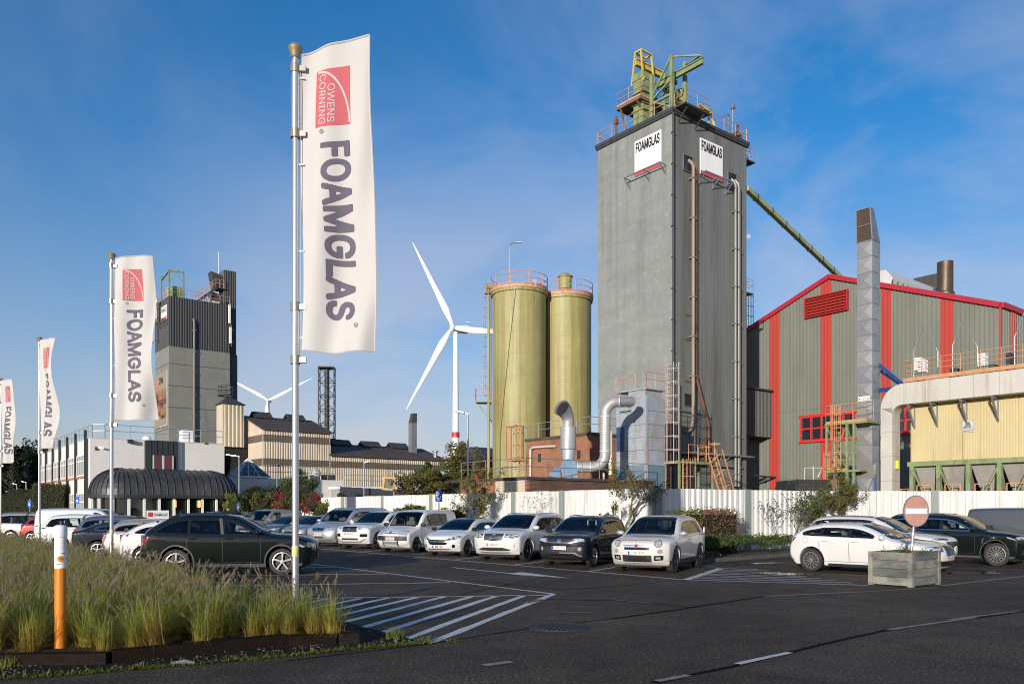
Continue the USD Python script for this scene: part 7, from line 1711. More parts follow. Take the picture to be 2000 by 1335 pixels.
c.face('bumper_bar', shapely.union_all([sg.box(-.5, .3, -.42, .7), sg.box(.42, .3, .5, .7)]), plastic, off=.013); c.face('lower_grille', sg.box(-.4, .36, .4, .48), plastic); c.slats(-.4, .4, .38, .46, 3, white_p); c.plate('1-DOU-027', .6)
# --- large white SUV with vertical grille
mid, hd_ = row(-6.95, 37.2, 2.98)
c = Car('large white SUV with a vertical-bar grille between the panel van and the silver van', 'car', mid, hd_, L=4.95, W=1.96, H=1.77, wb=2.98, fo=.9, r=.38, gc=.25, belt=(1.08, 1.16), paint=white_p, roofw=.78, bow=.2, prof=prof_suv(4.95, 1.75, 1.08, (1.25, 1.17), 2.15, .4, .06, 1.15, .95))
c.glasshouse(1.45, 4.7, (2.6, 3.7), (1.3, 2.12), (4.6, 4.85), wind_q=(.87, .94)); c.seams((1.45, 2.6, 3.7), .4); c.handles((2.4, 3.5), 1.03); c.mirrors(1.45, 1.2); c.rails(2.3, 4.5, silver)
c.face('grille', sg.box(-.42, .82, .42, 1.02).buffer(.02), gloss_black); c.slats(-.42, .42, .81, 1.03, 15, chrome, True, .012); c.badge(.92, 'arrow', r=.06); c.face('headlamp', sg.Polygon([(.5, 1.03), (.96, 1.05), (.96, .95), (.6, .92), (.5, .93)]), lamp_dark, mirror=True); c.face('headlamp_core', sg.Polygon([(.56, .98), (.92, 1.0), (.92, .98), (.56, .96)]), lamp_core, mirror=True, off=.012); c.face('lower_grille', sg.box(-.5, .44, .5, .52), plastic); c.face('side_inlet', sg.box(.6, .58, .92, .72), gloss_black, mirror=True); c.face('lower_trim', mir([(0, .38), (.55, .38), (.85, .5), (.9, .46), (.6, .33), (0, .33)]), silver, off=.012); c.plate('2-AXS-955', .72)
# --- silver people carrier
mid, hd_ = row(-9.1, 39.95, 3.2)
c = Car('silver van with a dark roof and a three-spoke star on its grille', 'van', mid, hd_, L=4.9, W=1.9, H=1.9, wb=3.2, fo=.86, r=.335, belt=(1.12, 1.2), paint=silver, roofw=.86, van=True, bow=.22, rim=('alloy', 7), prof=prof_van(4.9, 1.88, .95, (1.1, 1.2), 1.85, .7))
c.glasshouse(1.25, 4.6, (2.3, 3.5), (1.15, 1.82), None, wind_q=(.88, .95), slope=.05); c.seams((1.3, 2.3, 3.5), .36); c.handles((2.15,), 1.0); c.mirrors(1.3, 1.25); c.rails(1.95, 4.6, plastic); c.skin('dark_roof', c.xF - 1.9, c.xF - 4.6, .84, .84, lgrey, .004)
c.face('grille', mir([(0, .92), (.42, .9), (.36, .77), (0, .76)]), gloss_black); c.slats(-.4, .4, .79, .89, 4, chrome, t=.014); c.badge(.84, 'star', r=.075); c.face('headlamp', sg.Polygon([(.46, .86), (.7, .94), (.93, .97), (.95, .86), (.8, .78), (.5, .76)]).buffer(.015), clear_lamp, mirror=True); c.face('headlamp_core', shapely.union_all([sg.Point(.62, .84).buffer(.05), sg.Point(.77, .87).buffer(.055)]), lamp_core, mirror=True, off=.012); c.face('lower_grille', sg.box(-.42, .42, .42, .49), plastic); c.face('lower_lip', sg.box(-.85, .3, .85, .32), plastic); c.plate('1-SWJ-985', .6)
# --- behind the flagpole
mid, hd_ = row(-11.25, 42.7, 2.55)
c = Car('silver-grey hatchback half hidden by the nearest flagpole', 'car', mid, hd_, **HB, belt=(.94, 1.03), paint=van_grey, bow=.25, prof=prof_hatch(4.1, 1.5, .62, .84, (1.0, 1.02), 1.95, .4, .08))
c.glasshouse(1.1, 3.75, (2.3, 3.2), (1.04, 1.92), (3.6, 3.95)); c.mirrors(1.2, 1.03); c.face('headlamp', sg.Polygon([(.5, .7), (.95, .85), (.96, .74), (.56, .64)]), clear_lamp, mirror=True); c.face('grille', sg.box(-.45, .6, .45, .68), gloss_black); c.face('lower_grille', sg.box(-.5, .34, .5, .44), plastic); c.plate('1-FKT-408', .52); c.seams((1.2, 2.3, 3.2))
mid, hd_ = row(-13.4, 45.4, 2.64)
c = Car('dark grey hatchback with bright headlamps left of the nearest flagpole', 'car', mid, hd_, L=4.36, W=1.82, H=1.47, wb=2.64, fo=.9, r=.32, belt=(.93, 1.03), paint=lgrey, bow=.28, prof=prof_hatch(4.36, 1.47, .62, .84, (1.1, 1.0), 2.1, .45, .1))
c.glasshouse(1.15, 3.9, (2.4, 3.3), (1.12, 2.06), (3.75, 4.15)); c.mirrors(1.25, 1.03); c.face('headlamp', sg.Polygon([(.5, .72), (.95, .86), (.96, .75), (.55, .64)]), lamp_core, mirror=True); c.face('grille', sg.box(-.4, .64, .4, .69), gloss_black); c.badge(.74, 'shield', r=.05); c.face('lower_grille', mir([(0, .5), (.5, .5), (.4, .36), (0, .36)]), gloss_black); c.plate('1-GLD-552', .55); c.seams((1.25, 2.4, 3.3))
mid, hd_ = row(-15.5, 48.2, 2.7)
c = Car('slate grey delivery van behind the dark grey hatchback', 'van', mid, hd_, L=4.3, W=1.82, H=1.84, wb=2.7, fo=.84, r=.32, belt=(1.08, 1.14), paint=van_grey, roofw=.88, van=True, prof=prof_van(4.3, 1.83, .95, (.95, 1.14), 1.6, .72))
c.glasshouse(1.05, 2.2, (), (1.0, 1.57), None, wind_q=(.87, .94), slope=.02); c.mirrors(1.1, 1.18); c.face('headlamp', sg.Polygon([(.5, .76), (.9, .96), (.94, .84), (.56, .66)]), clear_lamp, mirror=True); c.face('grille', sg.box(-.45, .6, .45, .72), gloss_black); c.face('bumper', sg.box(-.9, .36, .9, .46), plastic); c.plate('1-HBM-731', .52); c.seams((1.1, 2.2))
mid, hd_ = row(-17.7, 51.0, 2.6)
c = Car('dark estate car at the far end of the front row, before the shrubs', 'car', mid, hd_, L=4.5, W=1.8, H=1.55, wb=2.65, fo=.9, r=.32, belt=(.98, 1.06), paint=night, prof=prof_suv(4.5, 1.55, .92, (1.15, 1.04), 2.1, .4, .08, 1.05, .75)); c.glasshouse(1.25, 4.1, (2.4, 3.3), (1.18, 2.05), (3.9, 4.25)); c.mirrors(1.3, 1.08); c.face('headlamp', sg.Polygon([(.5, .82), (.95, .9), (.95, .8), (.55, .74)]), clear_lamp, mirror=True)
mid, hd_ = row(-22.0, 56.4, 2.7)
c = Car('black SUV of which only the roof shows above the black crossover', 'car', mid, hd_, L=4.6, W=1.88, H=1.7, wb=2.7, fo=.9, r=.35, belt=(1.0, 1.1), paint=night, prof=prof_suv(4.6, 1.7)); c.glasshouse(1.3, 4.2, (2.4, 3.4), (1.18, 1.98), (4.0, 4.4)); c.rails(2.2, 4.2); c.mirrors(1.35, 1.12)

# --- left row, seen from their tails
HL = np.array([.985, .172]); HL /= np.linalg.norm(HL)
def left(n, L_, dx=0.0): rear = np.array([-10.4 - 1.95 * n, 22.3 + 2.47 * n]) + HL * dx + np.array([-.14, .8]); return rear
def place(n, spec, dx=0.0): r = left(n, spec['L'], dx); return r + HL * (spec['L'] - spec['fo'] - spec['wb'] / 2), HL
sp1 = dict(L=4.72, W=1.88, H=1.7, wb=2.78, fo=.9, r=.37, gc=.23, belt=(1.03, 1.16), paint=black_p, privacy=True, roofw=.74, bow=.24, prof=prof_suv(4.72, 1.7, 1.04, (1.3, 1.16), 2.2, .82, .14, 1.2, .86), rim=('alloy', 5), turn=-.06)
mid = np.array([-7.85, 22.8])
c = Car('black crossover seen from its side behind the ornamental grass, nearest car on the left', 'car', mid, HL, **sp1)
c.glasshouse(1.45, 4.38, (2.48, 3.36), (1.35, 2.15), (3.95, 4.42), trim=gloss_black, slope=.4); c.seams((1.48, 2.48, 3.4), .36); c.handles((2.3, 3.25), 1.02); c.mirrors(1.55, 1.18, gloss_black, 1.1); c.cladding(M('clad_grey', (.055, .058, .06), .6), .055, .1); c.rails(2.3, 4.0, gloss_black)
c.flank('pillar', sg.Polygon([(c.xF - 2.44, 1.14), (c.xF - 2.52, 1.14), (c.xF - 2.6, 1.64), (c.xF - 2.52, 1.64)]), M('pillar_satin', (.06, .058, .055), .5), off=.009)
c.face('headlamp', sg.Polygon([(.5, .84), (.98, .92), (1.0, .84), (.9, .76), (.55, .76)]), clear_lamp, mirror=True); c.flank('headlamp_side', sg.Polygon([(c.xF - .05, .78), (c.xF - .55, .92), (c.xF - .5, .86), (c.xF - .2, .76)]), clear_lamp, off=.006); c.face('headlamp_core', sg.box(.6, .8, .9, .85), lamp_core, mirror=True, off=.012); c.face('grille', shapely.union_all([sg.box(.04, .58, .3, .86).buffer(.03), sg.box(-.3, .58, -.04, .86).buffer(.03)]), gloss_black); c.slats(-.3, .3, .6, .85, 14, plastic, True); c.badge(.92, 'ring', r=.04); c.face('lower_grille', sg.box(-.8, .36, .8, .48), plastic); c.plate('2-DKR-164', .5)
c.face('tail_lamp', sg.Polygon([(.42, 1.0), (.98, 1.04), (1.0, .9), (.6, .86)]), tail_red, rear=True, mirror=True); c.flank('tail_lamp_side', sg.Polygon([(c.xR + .02, .9), (c.xR + .05, 1.06), (c.xR + .34, 1.04), (c.xR + .16, .9)]), tail_red, off=.008)
c.skin('spoiler', c.xF - 3.7, c.xF - 3.96, .74, .74, gloss_black, .03, .04)
def lcar(n, label, cat, kind, dx=0.0, **k):
    base = dict(L=4.3, W=1.8, H=1.48, wb=2.64, fo=.86, r=.32, belt=(.95, 1.05), bow=.22); base.update(k)
    L_, H_ = base['L'], base['H']
    if 'prof' not in base: base['prof'] = prof_suv(L_, H_, .95, (1.2, 1.08), 2.1, .45, .1, 1.08, .8) if kind == 'suv' else prof_van(L_, H_, .95, (1.0, 1.14), 1.7) if kind == 'van' else prof_hatch(L_, H_, .62, .85, (1.15, 1.0), 2.1, .5, .12)
    if kind == 'van': base.update(van=True, roofw=.87)
    m_, h_ = place(n, base, dx); return Car(label, cat, m_, h_, **base)
c = lcar(1, 'white five-door hatchback directly behind the black crossover', 'car', 'hatch', .1, paint=white_p, L=4.34, H=1.5, rim=('alloy', 7), prof=prof_hatch(4.34, 1.5, .62, .85, (1.15, 1.0), 2.1, .72, .1, rz=1.0)); c.glasshouse(1.2, 3.95, (2.4, 3.3), (1.18, 2.07), (3.45, 4.1), slope=.35); c.seams((1.3, 2.4, 3.3)); c.handles((2.2, 3.1), .9, plastic); c.mirrors(1.3, 1.03); c.flank('tail_lamp', sg.Polygon([(c.xR + .2, 1.0), (c.xR + .36, 1.3), (c.xR + .46, 1.3), (c.xR + .34, .98)]), tail_red, off=.008)
c = lcar(2, 'silver-beige estate car with tall red tail lamps beside the white hatchback', 'car', 'suv', .25, paint=beige, L=4.55, H=1.47, rim=('alloy', 5), prof=prof_suv(4.55, 1.47, .9, (1.25, 1.0), 2.25, .5, .12, 1.0, .75)); c.glasshouse(1.35, 4.2, (2.5, 3.4), (1.28, 2.2), (4.0, 4.35)); c.face('tail_lamp', sg.Polygon([(.66, 1.0), (.97, 1.05), (.98, .72), (.7, .72)]), tail_red, rear=True, mirror=True); c.face('lamp_strip', shapely.union_all([sg.box(.68, z, .97, z + .025) for z in (.78, .86, .94)]), plate_white, rear=True, mirror=True, off=.012); c.flank('tail_lamp_side', sg.Polygon([(c.xR, .74), (c.xR + .02, 1.04), (c.xR + .24, 1.0), (c.xR + .16, .74)]), tail_red, off=.008); c.mirrors(1.4, 1.0); c.handles((2.3, 3.2), .9); c.seams((1.35, 2.5, 3.4)); c.rails(2.3, 4.1, chrome)
c = lcar(3, 'dark blue coupe-like saloon with a bright window line', 'car', 'hatch', -.15, paint=night, L=4.75, W=1.85, H=1.42, wb=2.85, rim=('alloy', 5), prof=[(.16, .24), (.03, .34), (0, .5), (0, .62), (.07, .78), (.25, .84), (.7, .92), (1.25, .98), (1.75, 1.22), (2.2, 1.38), (2.7, 1.42), (3.3, 1.4), (3.9, 1.28), (4.35, 1.08), (4.7, 1.03), (4.74, .9), (4.75, .6), (4.68, .36), (4.5, .26)]); c.glasshouse(1.35, 4.05, (2.5, 3.45), (1.28, 2.15), (3.6, 4.3), trim=chrome, slope=.3); c.handles((2.35, 3.25), .9, chrome); c.seams((1.4, 2.5, 3.45)); c.mirrors(1.4, 1.0); c.face('tail_lamp', sg.box(.4, .86, .96, .96), tail_red, rear=True, mirror=True)
c = lcar(4, 'dark grey crossover with a chrome roof line between the dark saloon and the white SUV', 'car', 'suv', .45, paint=lgrey, L=4.5, H=1.58, W=1.84, rim=('alloy', 5)); c.glasshouse(1.3, 4.1, (2.4, 3.3), (1.24, 2.06), (3.95, 4.3), trim=chrome); c.handles((2.2, 3.1), .95); c.seams((1.3, 2.4, 3.3)); c.mirrors(1.4, 1.08); c.flank('tail_lamp', sg.Polygon([(c.xR + .02, .9), (c.xR + .06, 1.05), (c.xR + .4, 1.03), (c.xR + .2, .93)]), tail_red, off=.008)
c = lcar(5, 'white SUV with narrow red tail lamps right of the white van', 'car', 'suv', -.35, paint=white_p, L=4.5, H=1.62, W=1.86, rim=('alloy', 5)); c.glasshouse(1.3, 4.15, (2.4, 3.3), (1.24, 2.06), (3.95, 4.3)); c.face('tail_lamp', sg.Polygon([(.3, 1.02), (.98, 1.04), (1.0, .94), (.5, .96)]), tail_red, rear=True, mirror=True); c.flank('tail_lamp_side', sg.Polygon([(c.xR + .02, .94), (c.xR + .05, 1.05), (c.xR + .45, 1.02), (c.xR + .1, .95)]), tail_red, off=.008); c.seams((1.3, 2.4, 3.3)); c.handles((2.2, 3.1), .95); c.mirrors(1.4, 1.08)
c = lcar(6, 'white high-roofed delivery van left of the second flagpole', 'van', 'van', -.1, paint=white_p, L=4.75, W=1.9, H=1.87, wb=3.0, rim=('steel', 5), belt=(1.12, 1.2)); c.glasshouse(1.15, 2.05, (), (1.05, 1.66), None, slope=.02); c.flank('rear_side_window', sg.box(c.xF - 3.2, 1.28, c.xF - 2.3, 1.62).buffer(-.05).buffer(.05), car_glass, off=.008); c.seams((1.15, 2.12, 3.4)); c.handles((1.95, 4.5), 1.05, plastic); c.mirrors(1.2, 1.2, plastic); c.flank('tail_lamp', sg.box(c.xR + .0, .9, c.xR + .12, 1.4), tail_red, off=.008); c.flank('side_strip', sg.box(c.xR + .25, .98, c.xF - 2.0, 1.01), plastic, off=.006)
c = lcar(8, 'dark red hatchback left of the white delivery van', 'car', 'hatch', .1, paint=red_p, L=4.2, H=1.5); c.glasshouse(1.2, 3.8, (2.3, 3.2), (1.18, 2.07), (3.6, 4.0)); c.face('tail_lamp', sg.Polygon([(.55, .95), (.95, 1.0), (.97, .8), (.65, .8)]), tail_red, rear=True, mirror=True); c.seams((1.3, 2.3, 3.2)); c.mirrors(1.3, 1.03)
c = lcar(9, 'beige estate with dark roof rails at the left picture edge', 'car', 'suv', -1.0, paint=beige, L=4.7, H=1.66, W=1.85); c.glasshouse(1.4, 4.4, (2.5, 3.4), (1.24, 2.06), (4.2, 4.5)); c.rails(2.3, 4.3); c.seams((1.4, 2.5, 3.4)); c.mirrors(1.4, 1.1); c.flank('tail_lamp', sg.box(c.xR, .9, c.xR + .15, 1.15), tail_red, off=.008)

# --- right-hand group
hr = np.array([.70, -.714]); hr /= np.linalg.norm(hr)
c = Car('white hatchback seen from its side behind the concrete planter', 'car', (10.28, 23.12), hr, L=4.32, W=1.8, H=1.44, wb=2.67, fo=.83, r=.335, belt=(.95, 1.06), paint=white_p, roofw=.75, bow=.26, rim=('alloy', 13), turn=.05, prof=prof_hatch(4.32, 1.44, .64, .86, (1.2, 1.0), 2.15, .55, .12, rz=1.02))
c.glasshouse(1.35, 3.92, (2.38, 3.2), (1.24, 2.1), (3.72, 4.15), trim=gloss_black, slope=.25); c.seams((1.42, 2.38, 3.25), .33); c.handles((2.2, 3.06), .9); c.mirrors(1.45, 1.02); c.aerial(3.35); c.flank('sill', sg.box(c.xF - 3.0, c.gc, c.xF - 1.4, c.gc + .07), plastic, off=.006)
c.flank('fuel_flap', sg.Point(c.xR + .62, .92).buffer(.085).difference(sg.Point(c.xR + .62, .92).buffer(.08)), plastic, off=.003, step=.05)
c.face('tail_lamp', sg.Polygon([(.5, .98), (.97, 1.0), (1.0, .85), (.6, .84)]), tail_dark, rear=True, mirror=True); c.flank('tail_lamp_side', sg.Polygon([(c.xR, .82), (c.xR + .02, .99), (c.xR + .34, 1.0), (c.xR + .18, .85)]), tail_dark, off=.008)
kid = shapely.union_all([sg.box(.03, .6, .34, .82).buffer(.035), sg.box(-.34, .6, -.03, .82).buffer(.035)]); c.face('grille', kid, gloss_black); c.face('grille_trim', kid.difference(kid.buffer(-.022)), chrome, off=.012); c.slats(-.32, .32, .6, .82, 12, plastic, True); c.badge(.885, 'ring', r=.042); c.face('headlamp', sg.Polygon([(.48, .8), (.97, .86), (.99, .76), (.8, .7), (.5, .68)]), lamp_dark, mirror=True); c.face('headlamp_core', sg.box(.58, .73, .88, .78), lamp_core, mirror=True, off=.012); c.flank('headlamp_side', sg.Polygon([(c.xF - .05, .72), (c.xF - .5, .86), (c.xF - .45, .8), (c.xF - .15, .7)]), lamp_dark, off=.006); c.face('lower_grille', sg.box(-.85, .3, .85, .44), gloss_black); c.face('lip', sg.box(-.9, .22, .9, .25), plate_white, off=.01); c.plate('2-GBD-108', .52)
c.flank('black_rear_pillar', sg.Polygon([(c.xR + .3, 1.1), (c.xR + .62, 1.36), (c.xR + .5, 1.36), (c.xR + .2, 1.12)]), gloss_black, off=.006)
c = Car('white SUV with a dark roof behind the white hatchback', 'car', (11.85, 25.95), hr, L=4.6, W=1.86, H=1.64, wb=2.75, fo=.86, r=.36, gc=.23, belt=(1.0, 1.14), paint=white_p, roofw=.74, bow=.22, prof=prof_suv(4.6, 1.62, .98, (1.2, 1.1), 2.15, .5, .1, 1.12, .82))
c.glasshouse(1.35, 4.3, (2.42, 3.35), (1.24, 2.1), (4.05, 4.4), trim=gloss_black); c.skin('dark_roof', c.xF - 2.2, c.xF - 4.05, .86, .86, M('car_blue_roof', (.012, .025, .05), .12, 0, 1.0), .004); c.mirrors(1.42, 1.14, gloss_black); c.face('headlamp', sg.Polygon([(.4, .93), (.97, .98), (.97, .92), (.45, .88)]), lamp_dark, mirror=True); c.face('grille', sg.box(-.6, .66, .6, .84), gloss_black); c.seams((1.4, 2.42, 3.35)); c.flank('roof_side', sg.box(c.xR + .45, 1.43, c.xF - 1.5, 2).difference(c.dlo.buffer(.012)), gloss_black, off=.006); c.flank('pillar_cover', sg.Polygon([(c.xR + .25, 1.2), (c.xR + .75, 1.55), (c.xR + .95, 1.57), (c.xR + .6, 1.2)]), gloss_black, off=.007)
c = Car('black SUV with many-spoked wheels beside the no-entry sign', 'car', (15.1, 27.3), hr, L=4.72, W=1.9, H=1.68, wb=2.86, fo=.86, r=.375, gc=.24, belt=(1.05, 1.16), paint=black_p, privacy=True, roofw=.75, bow=.22, rim=('alloy', 14), prof=prof_suv(4.72, 1.67, 1.0, (1.25, 1.13), 2.2, .45, .1, 1.15, .85))
c.glasshouse(1.45, 4.4, (2.52, 3.45), (1.3, 2.15), (4.15, 4.5), trim=chrome); c.seams((1.48, 2.52, 3.45), .38); c.handles((2.32, 3.25), 1.02); c.mirrors(1.52, 1.17, gloss_black, 1.1); c.cladding(M('clad_grey', (.055, .058, .06), .6), .04, .08); c.rails(2.3, 4.2); c.face('headlamp', sg.Polygon([(.45, .94), (.97, .99), (.98, .88), (.5, .84)]), clear_lamp, mirror=True); c.face('headlamp_core', shapely.union_all([sg.Point(.62, .9).buffer(.045), sg.Point(.8, .92).buffer(.045)]), lamp_core, mirror=True, off=.012); c.flank('headlamp_side', sg.Polygon([(c.xF - .05, .86), (c.xF - .5, .97), (c.xF - .45, .9), (c.xF - .15, .84)]), clear_lamp, off=.007); c.flank('side_vent', sg.Polygon([(c.xF - 1.28, .72), (c.xF - 1.24, .9), (c.xF - 1.2, .9), (c.xF - 1.23, .72)]), chrome, off=.007); kid = shapely.union_all([sg.box(.03, .66, .32, .9).buffer(.03), sg.box(-.32, .66, -.03, .9).buffer(.03)]); c.face('grille', kid, gloss_black); c.face('grille_trim', kid.difference(kid.buffer(-.02)), chrome, off=.012); c.face('lower_grille', sg.box(-.85, .36, .85, .5), plastic); c.face('fog_trim', sg.box(.62, .5, .9, .53), chrome, mirror=True, off=.012)
c = Car('grey panel van cut by the right picture edge', 'van', (18.8, 28.3), hr, L=4.9, W=1.9, H=1.9, wb=3.1, fo=.9, r=.34, belt=(1.14, 1.2), paint=lgrey, roofw=.87, van=True, prof=prof_van(4.9, 1.88, .97, (1.1, 1.2), 1.85, .72))
c.glasshouse(1.25, 2.3, (), (1.15, 1.82), None, slope=.02); c.seams((1.3, 2.35, 3.6)); c.flank('side_panel', sg.box(c.xF - 4.65, 1.24, c.xF - 2.5, 1.66).buffer(-.06).buffer(.06).difference(sg.box(c.xF - 3.6, 0, c.xF - 3.54, 9)), M('van_panel_grey', (.085, .093, .1), .3, .3, .5), off=.006); c.mirrors(1.3, 1.25, plastic, 1.3); c.handles((2.15,), 1.05, plastic)
# ---------------------------------------------------------------- vegetation
def leaves(m, pts, size, r, up=.0):
    """Pointed leaf quads at the given points."""
    n = len(pts); a = r.normal(size=(n, 3)); a[:, 2] += up; a /= np.linalg.norm(a, axis=1, keepdims=True) + 1e-9
    b = np.cross(a, r.normal(size=(n, 3))); b /= np.linalg.norm(b, axis=1, keepdims=True) + 1e-9; s = size * r.uniform(.6, 1.3, (n, 1))
    v = np.stack([pts - a * s, pts + b * s * .55, pts + a * s, pts - b * s * .55], 1).reshape(-1, 3); i = np.arange(n)[:, None] * 4
    return m.add(v, np.vstack([i + [0, 1, 2], i + [0, 2, 3]]))


def cloud(n, rad, r, clumps=24, spread=.3, shell=.5, flat=0.0):
    """n points gathered in clumps inside an ellipsoid of half axes rad."""
    rad = np.asarray(rad, float); d = r.normal(size=(clumps, 3)); d /= np.linalg.norm(d, axis=1, keepdims=True); c = d * (r.uniform(shell ** 3, 1, (clumps, 1)) ** (1 / 3)) * .9
    w = r.dirichlet(np.full(clumps, 3.0)); k = r.choice(clumps, n, p=w); o = r.normal(size=(n, 3)); o /= np.linalg.norm(o, axis=1, keepdims=True)
    p = c[k] + o * spread * r.uniform(.15, 1, (n, 1)) ** .5 * r.uniform(.6, 1.2, clumps)[k][:, None]
    return p * rad


def boxcloud(n, hx, hy, z0, z1, r, rough=.06):
    """n points mostly near the surface of a clipped hedge."""
    p = np.c_[r.uniform(-hx, hx, n), r.uniform(-hy, hy, n), r.uniform(z0, z1, n)]; k = r.integers(0, 5, n)
    p[k == 0, 0] = hx; p[k == 1, 0] = -hx; p[k == 2, 1] = -hy; p[k == 3, 2] = z1; p[k == 4, 1] = hy
    q = p + r.normal(0, rough, (n, 3)); q += (meshkit.noise(q * 2.2, 5)[:, None] - .5) * r.normal(0, .25, (n, 3)); return q


def limbs(m, base, height, r, spread=.5, levels=3, r0=.06, kids=4, start=.45, lean=(0, 0)):
    """A tapered trunk with forking limbs; returns the tips."""
    tips = []
    def grow(p, d, L_, rad, lv):
        n = 4; pts = [p]
        for _ in range(n): d = d + r.normal(0, .1, 3); d /= np.linalg.norm(d); pts.append(pts[-1] + d * L_ / n)
        m.tube(pts, np.linspace(rad, rad * .55, n + 1), 6 if rad > .02 else 4, caps=False)
        if lv == 0: tips.append(pts[-1]); return
        for k in range(kids):
            a = r.uniform(0, 2 * PI); u = np.array([math.cos(a), math.sin(a), 0]); nd = d * (1 - spread) + u * spread + [0, 0, .25]; nd /= np.linalg.norm(nd)
            grow(pts[r.integers(2, n + 1)], nd, L_ * r.uniform(.5, .75), rad * .5, lv - 1)
        tips.append(pts[-1])
    grow(np.array(base, float), np.array([lean[0], lean[1], 1.0]), height * start, r0, levels)
    return tips


bark = M('bark_brown', (.07, .055, .04), .9, var=.3, scale=(8, 8, 3)); bark_grey = M('bark_grey', (.13, .115, .095), .9, var=.3, scale=(8, 8, 3)); twig_m = M('twig_brown', (.14, .1, .07), .9, var=.2, scale=(5, 5, 5))
L_dark = leaf_look('leaf_dark_green', [(0.023, 0.038, 0.011), (0.057, 0.085, 0.023), (0.104, 0.142, 0.038)]); L_mid = leaf_look('leaf_mid_green', [(0.054, 0.081, 0.018), (0.108, 0.153, 0.036), (0.198, 0.216, 0.054)])
L_lime = leaf_look('leaf_yellow_green', [(0.102, 0.128, 0.020), (0.204, 0.238, 0.034), (0.340, 0.323, 0.051)]); L_aut = leaf_look('leaf_autumn_brown', [(.08, .085, .02), (.17, .15, .035), (.27, .17, .05), (.19, .18, .04)])
L_red = leaf_look('leaf_autumn_red', [(.2, .04, .03), (.3, .06, .045), (.36, .15, .04), (.32, .24, .05), (.13, .14, .03)], scale=3.2); L_hedge = leaf_look('leaf_copper_hedge', [(.15, .085, .05), (.27, .14, .075), (.34, .19, .1), (.2, .19, .05)])
L_far = leaf_look('leaf_far_wood', [(0.012, 0.017, 0.007), (0.026, 0.036, 0.013), (0.054, 0.054, 0.017)], trans=.1)
L_oak = leaf_look('leaf_oak', [(.09, .1, .025), (.17, .14, .04), (.28, .17, .05)])
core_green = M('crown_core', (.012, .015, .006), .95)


def plant(name, label, cat, px, Y, z=0.1, group=None): return thing(name, label, cat, ((px - 1000) / FPX * Y, Y, z), 0, group)
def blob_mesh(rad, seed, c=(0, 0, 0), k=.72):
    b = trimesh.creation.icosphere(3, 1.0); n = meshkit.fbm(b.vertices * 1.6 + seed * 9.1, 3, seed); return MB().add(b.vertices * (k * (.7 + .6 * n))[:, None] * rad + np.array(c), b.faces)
def bush(name, label, px, Y, wpx, ytop, ybase, look, n=2600, leaf=.06, seed=0, cat='shrub', clumps=26, core=True, depth=None, spread=.3):
    """A rounded shrub that spans wpx pixels from ytop down to ybase."""
    r = np.random.default_rng(seed + 100); t = plant(name, label, cat, px, Y); zt = EYE + (HZ - ytop) / FPX * Y - .1; zb = max(0, EYE + (HZ - ybase) / FPX * Y - .1); rx = wpx / 2 / FPX * Y; rad = np.array([rx, depth or rx * .8, (zt - zb) / 2]); c = np.array([0, 0, (zt + zb) / 2])
    m = MB(); leaves(m, cloud(n, rad, r, clumps, spread) + c, leaf, r); part(t, 'foliage', m, look)
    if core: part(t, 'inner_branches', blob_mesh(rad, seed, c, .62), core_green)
    s = MB()
    for k in range(5): a = r.uniform(0, 6.28); s.tube([(.05 * math.cos(a), .05 * math.sin(a), -.1), (rx * .3 * math.cos(a), rx * .3 * math.sin(a), zb + .2), (rx * .5 * math.cos(a), rx * .5 * math.sin(a), c[2])], [.025, .018, .01], 5)
    part(t, 'stem', s, bark); return t
def tree(name, label, px, Y, wpx, ytop, ybot, look, n=5000, leaf=.06, seed=0, trunk_r=.06, levels=3, spread=.3, clumps=34, barkm=None, cat='tree', stake=False, leafy_tips=0, start=.5, flat=None, core=0.0):
    """Trunk, limbs and a crown wpx wide from ytop to ybot."""
    r = np.random.default_rng(seed + 500); t = plant(name, label, cat, px, Y); zt = EYE + (HZ - ytop) / FPX * Y - .1; zb = EYE + (HZ - ybot) / FPX * Y - .1; rx = wpx / 2 / FPX * Y; rad = np.array([rx, flat or rx * .85, (zt - zb) / 2]); c = np.array([0, 0, (zt + zb) / 2])
    m = MB(); tips = limbs(m, (0, 0, -.1), zt, r, .6, levels, trunk_r, 4, start); part(t, 'trunk', m, barkm or bark, 50)
    p = cloud(n, rad, r, clumps, spread, .35) + c
    m = MB(); leaves(m, p, leaf, r)
    if leafy_tips: tp = np.array(tips); k = r.integers(0, len(tp), leafy_tips); leaves(m, tp[k] + r.normal(0, .08, (leafy_tips, 3)), leaf, r)
    part(t, 'crown', m, look)
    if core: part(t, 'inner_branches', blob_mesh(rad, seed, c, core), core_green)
    if stake:
        s = MB()
        for k in (-.3, .35): s.tube([(k, .1, 0), (k, .1, 1.9)], .035, 6)
        part(t, 'stake', s, M('stake_wood', (.22, .17, .11), .85))
    return t
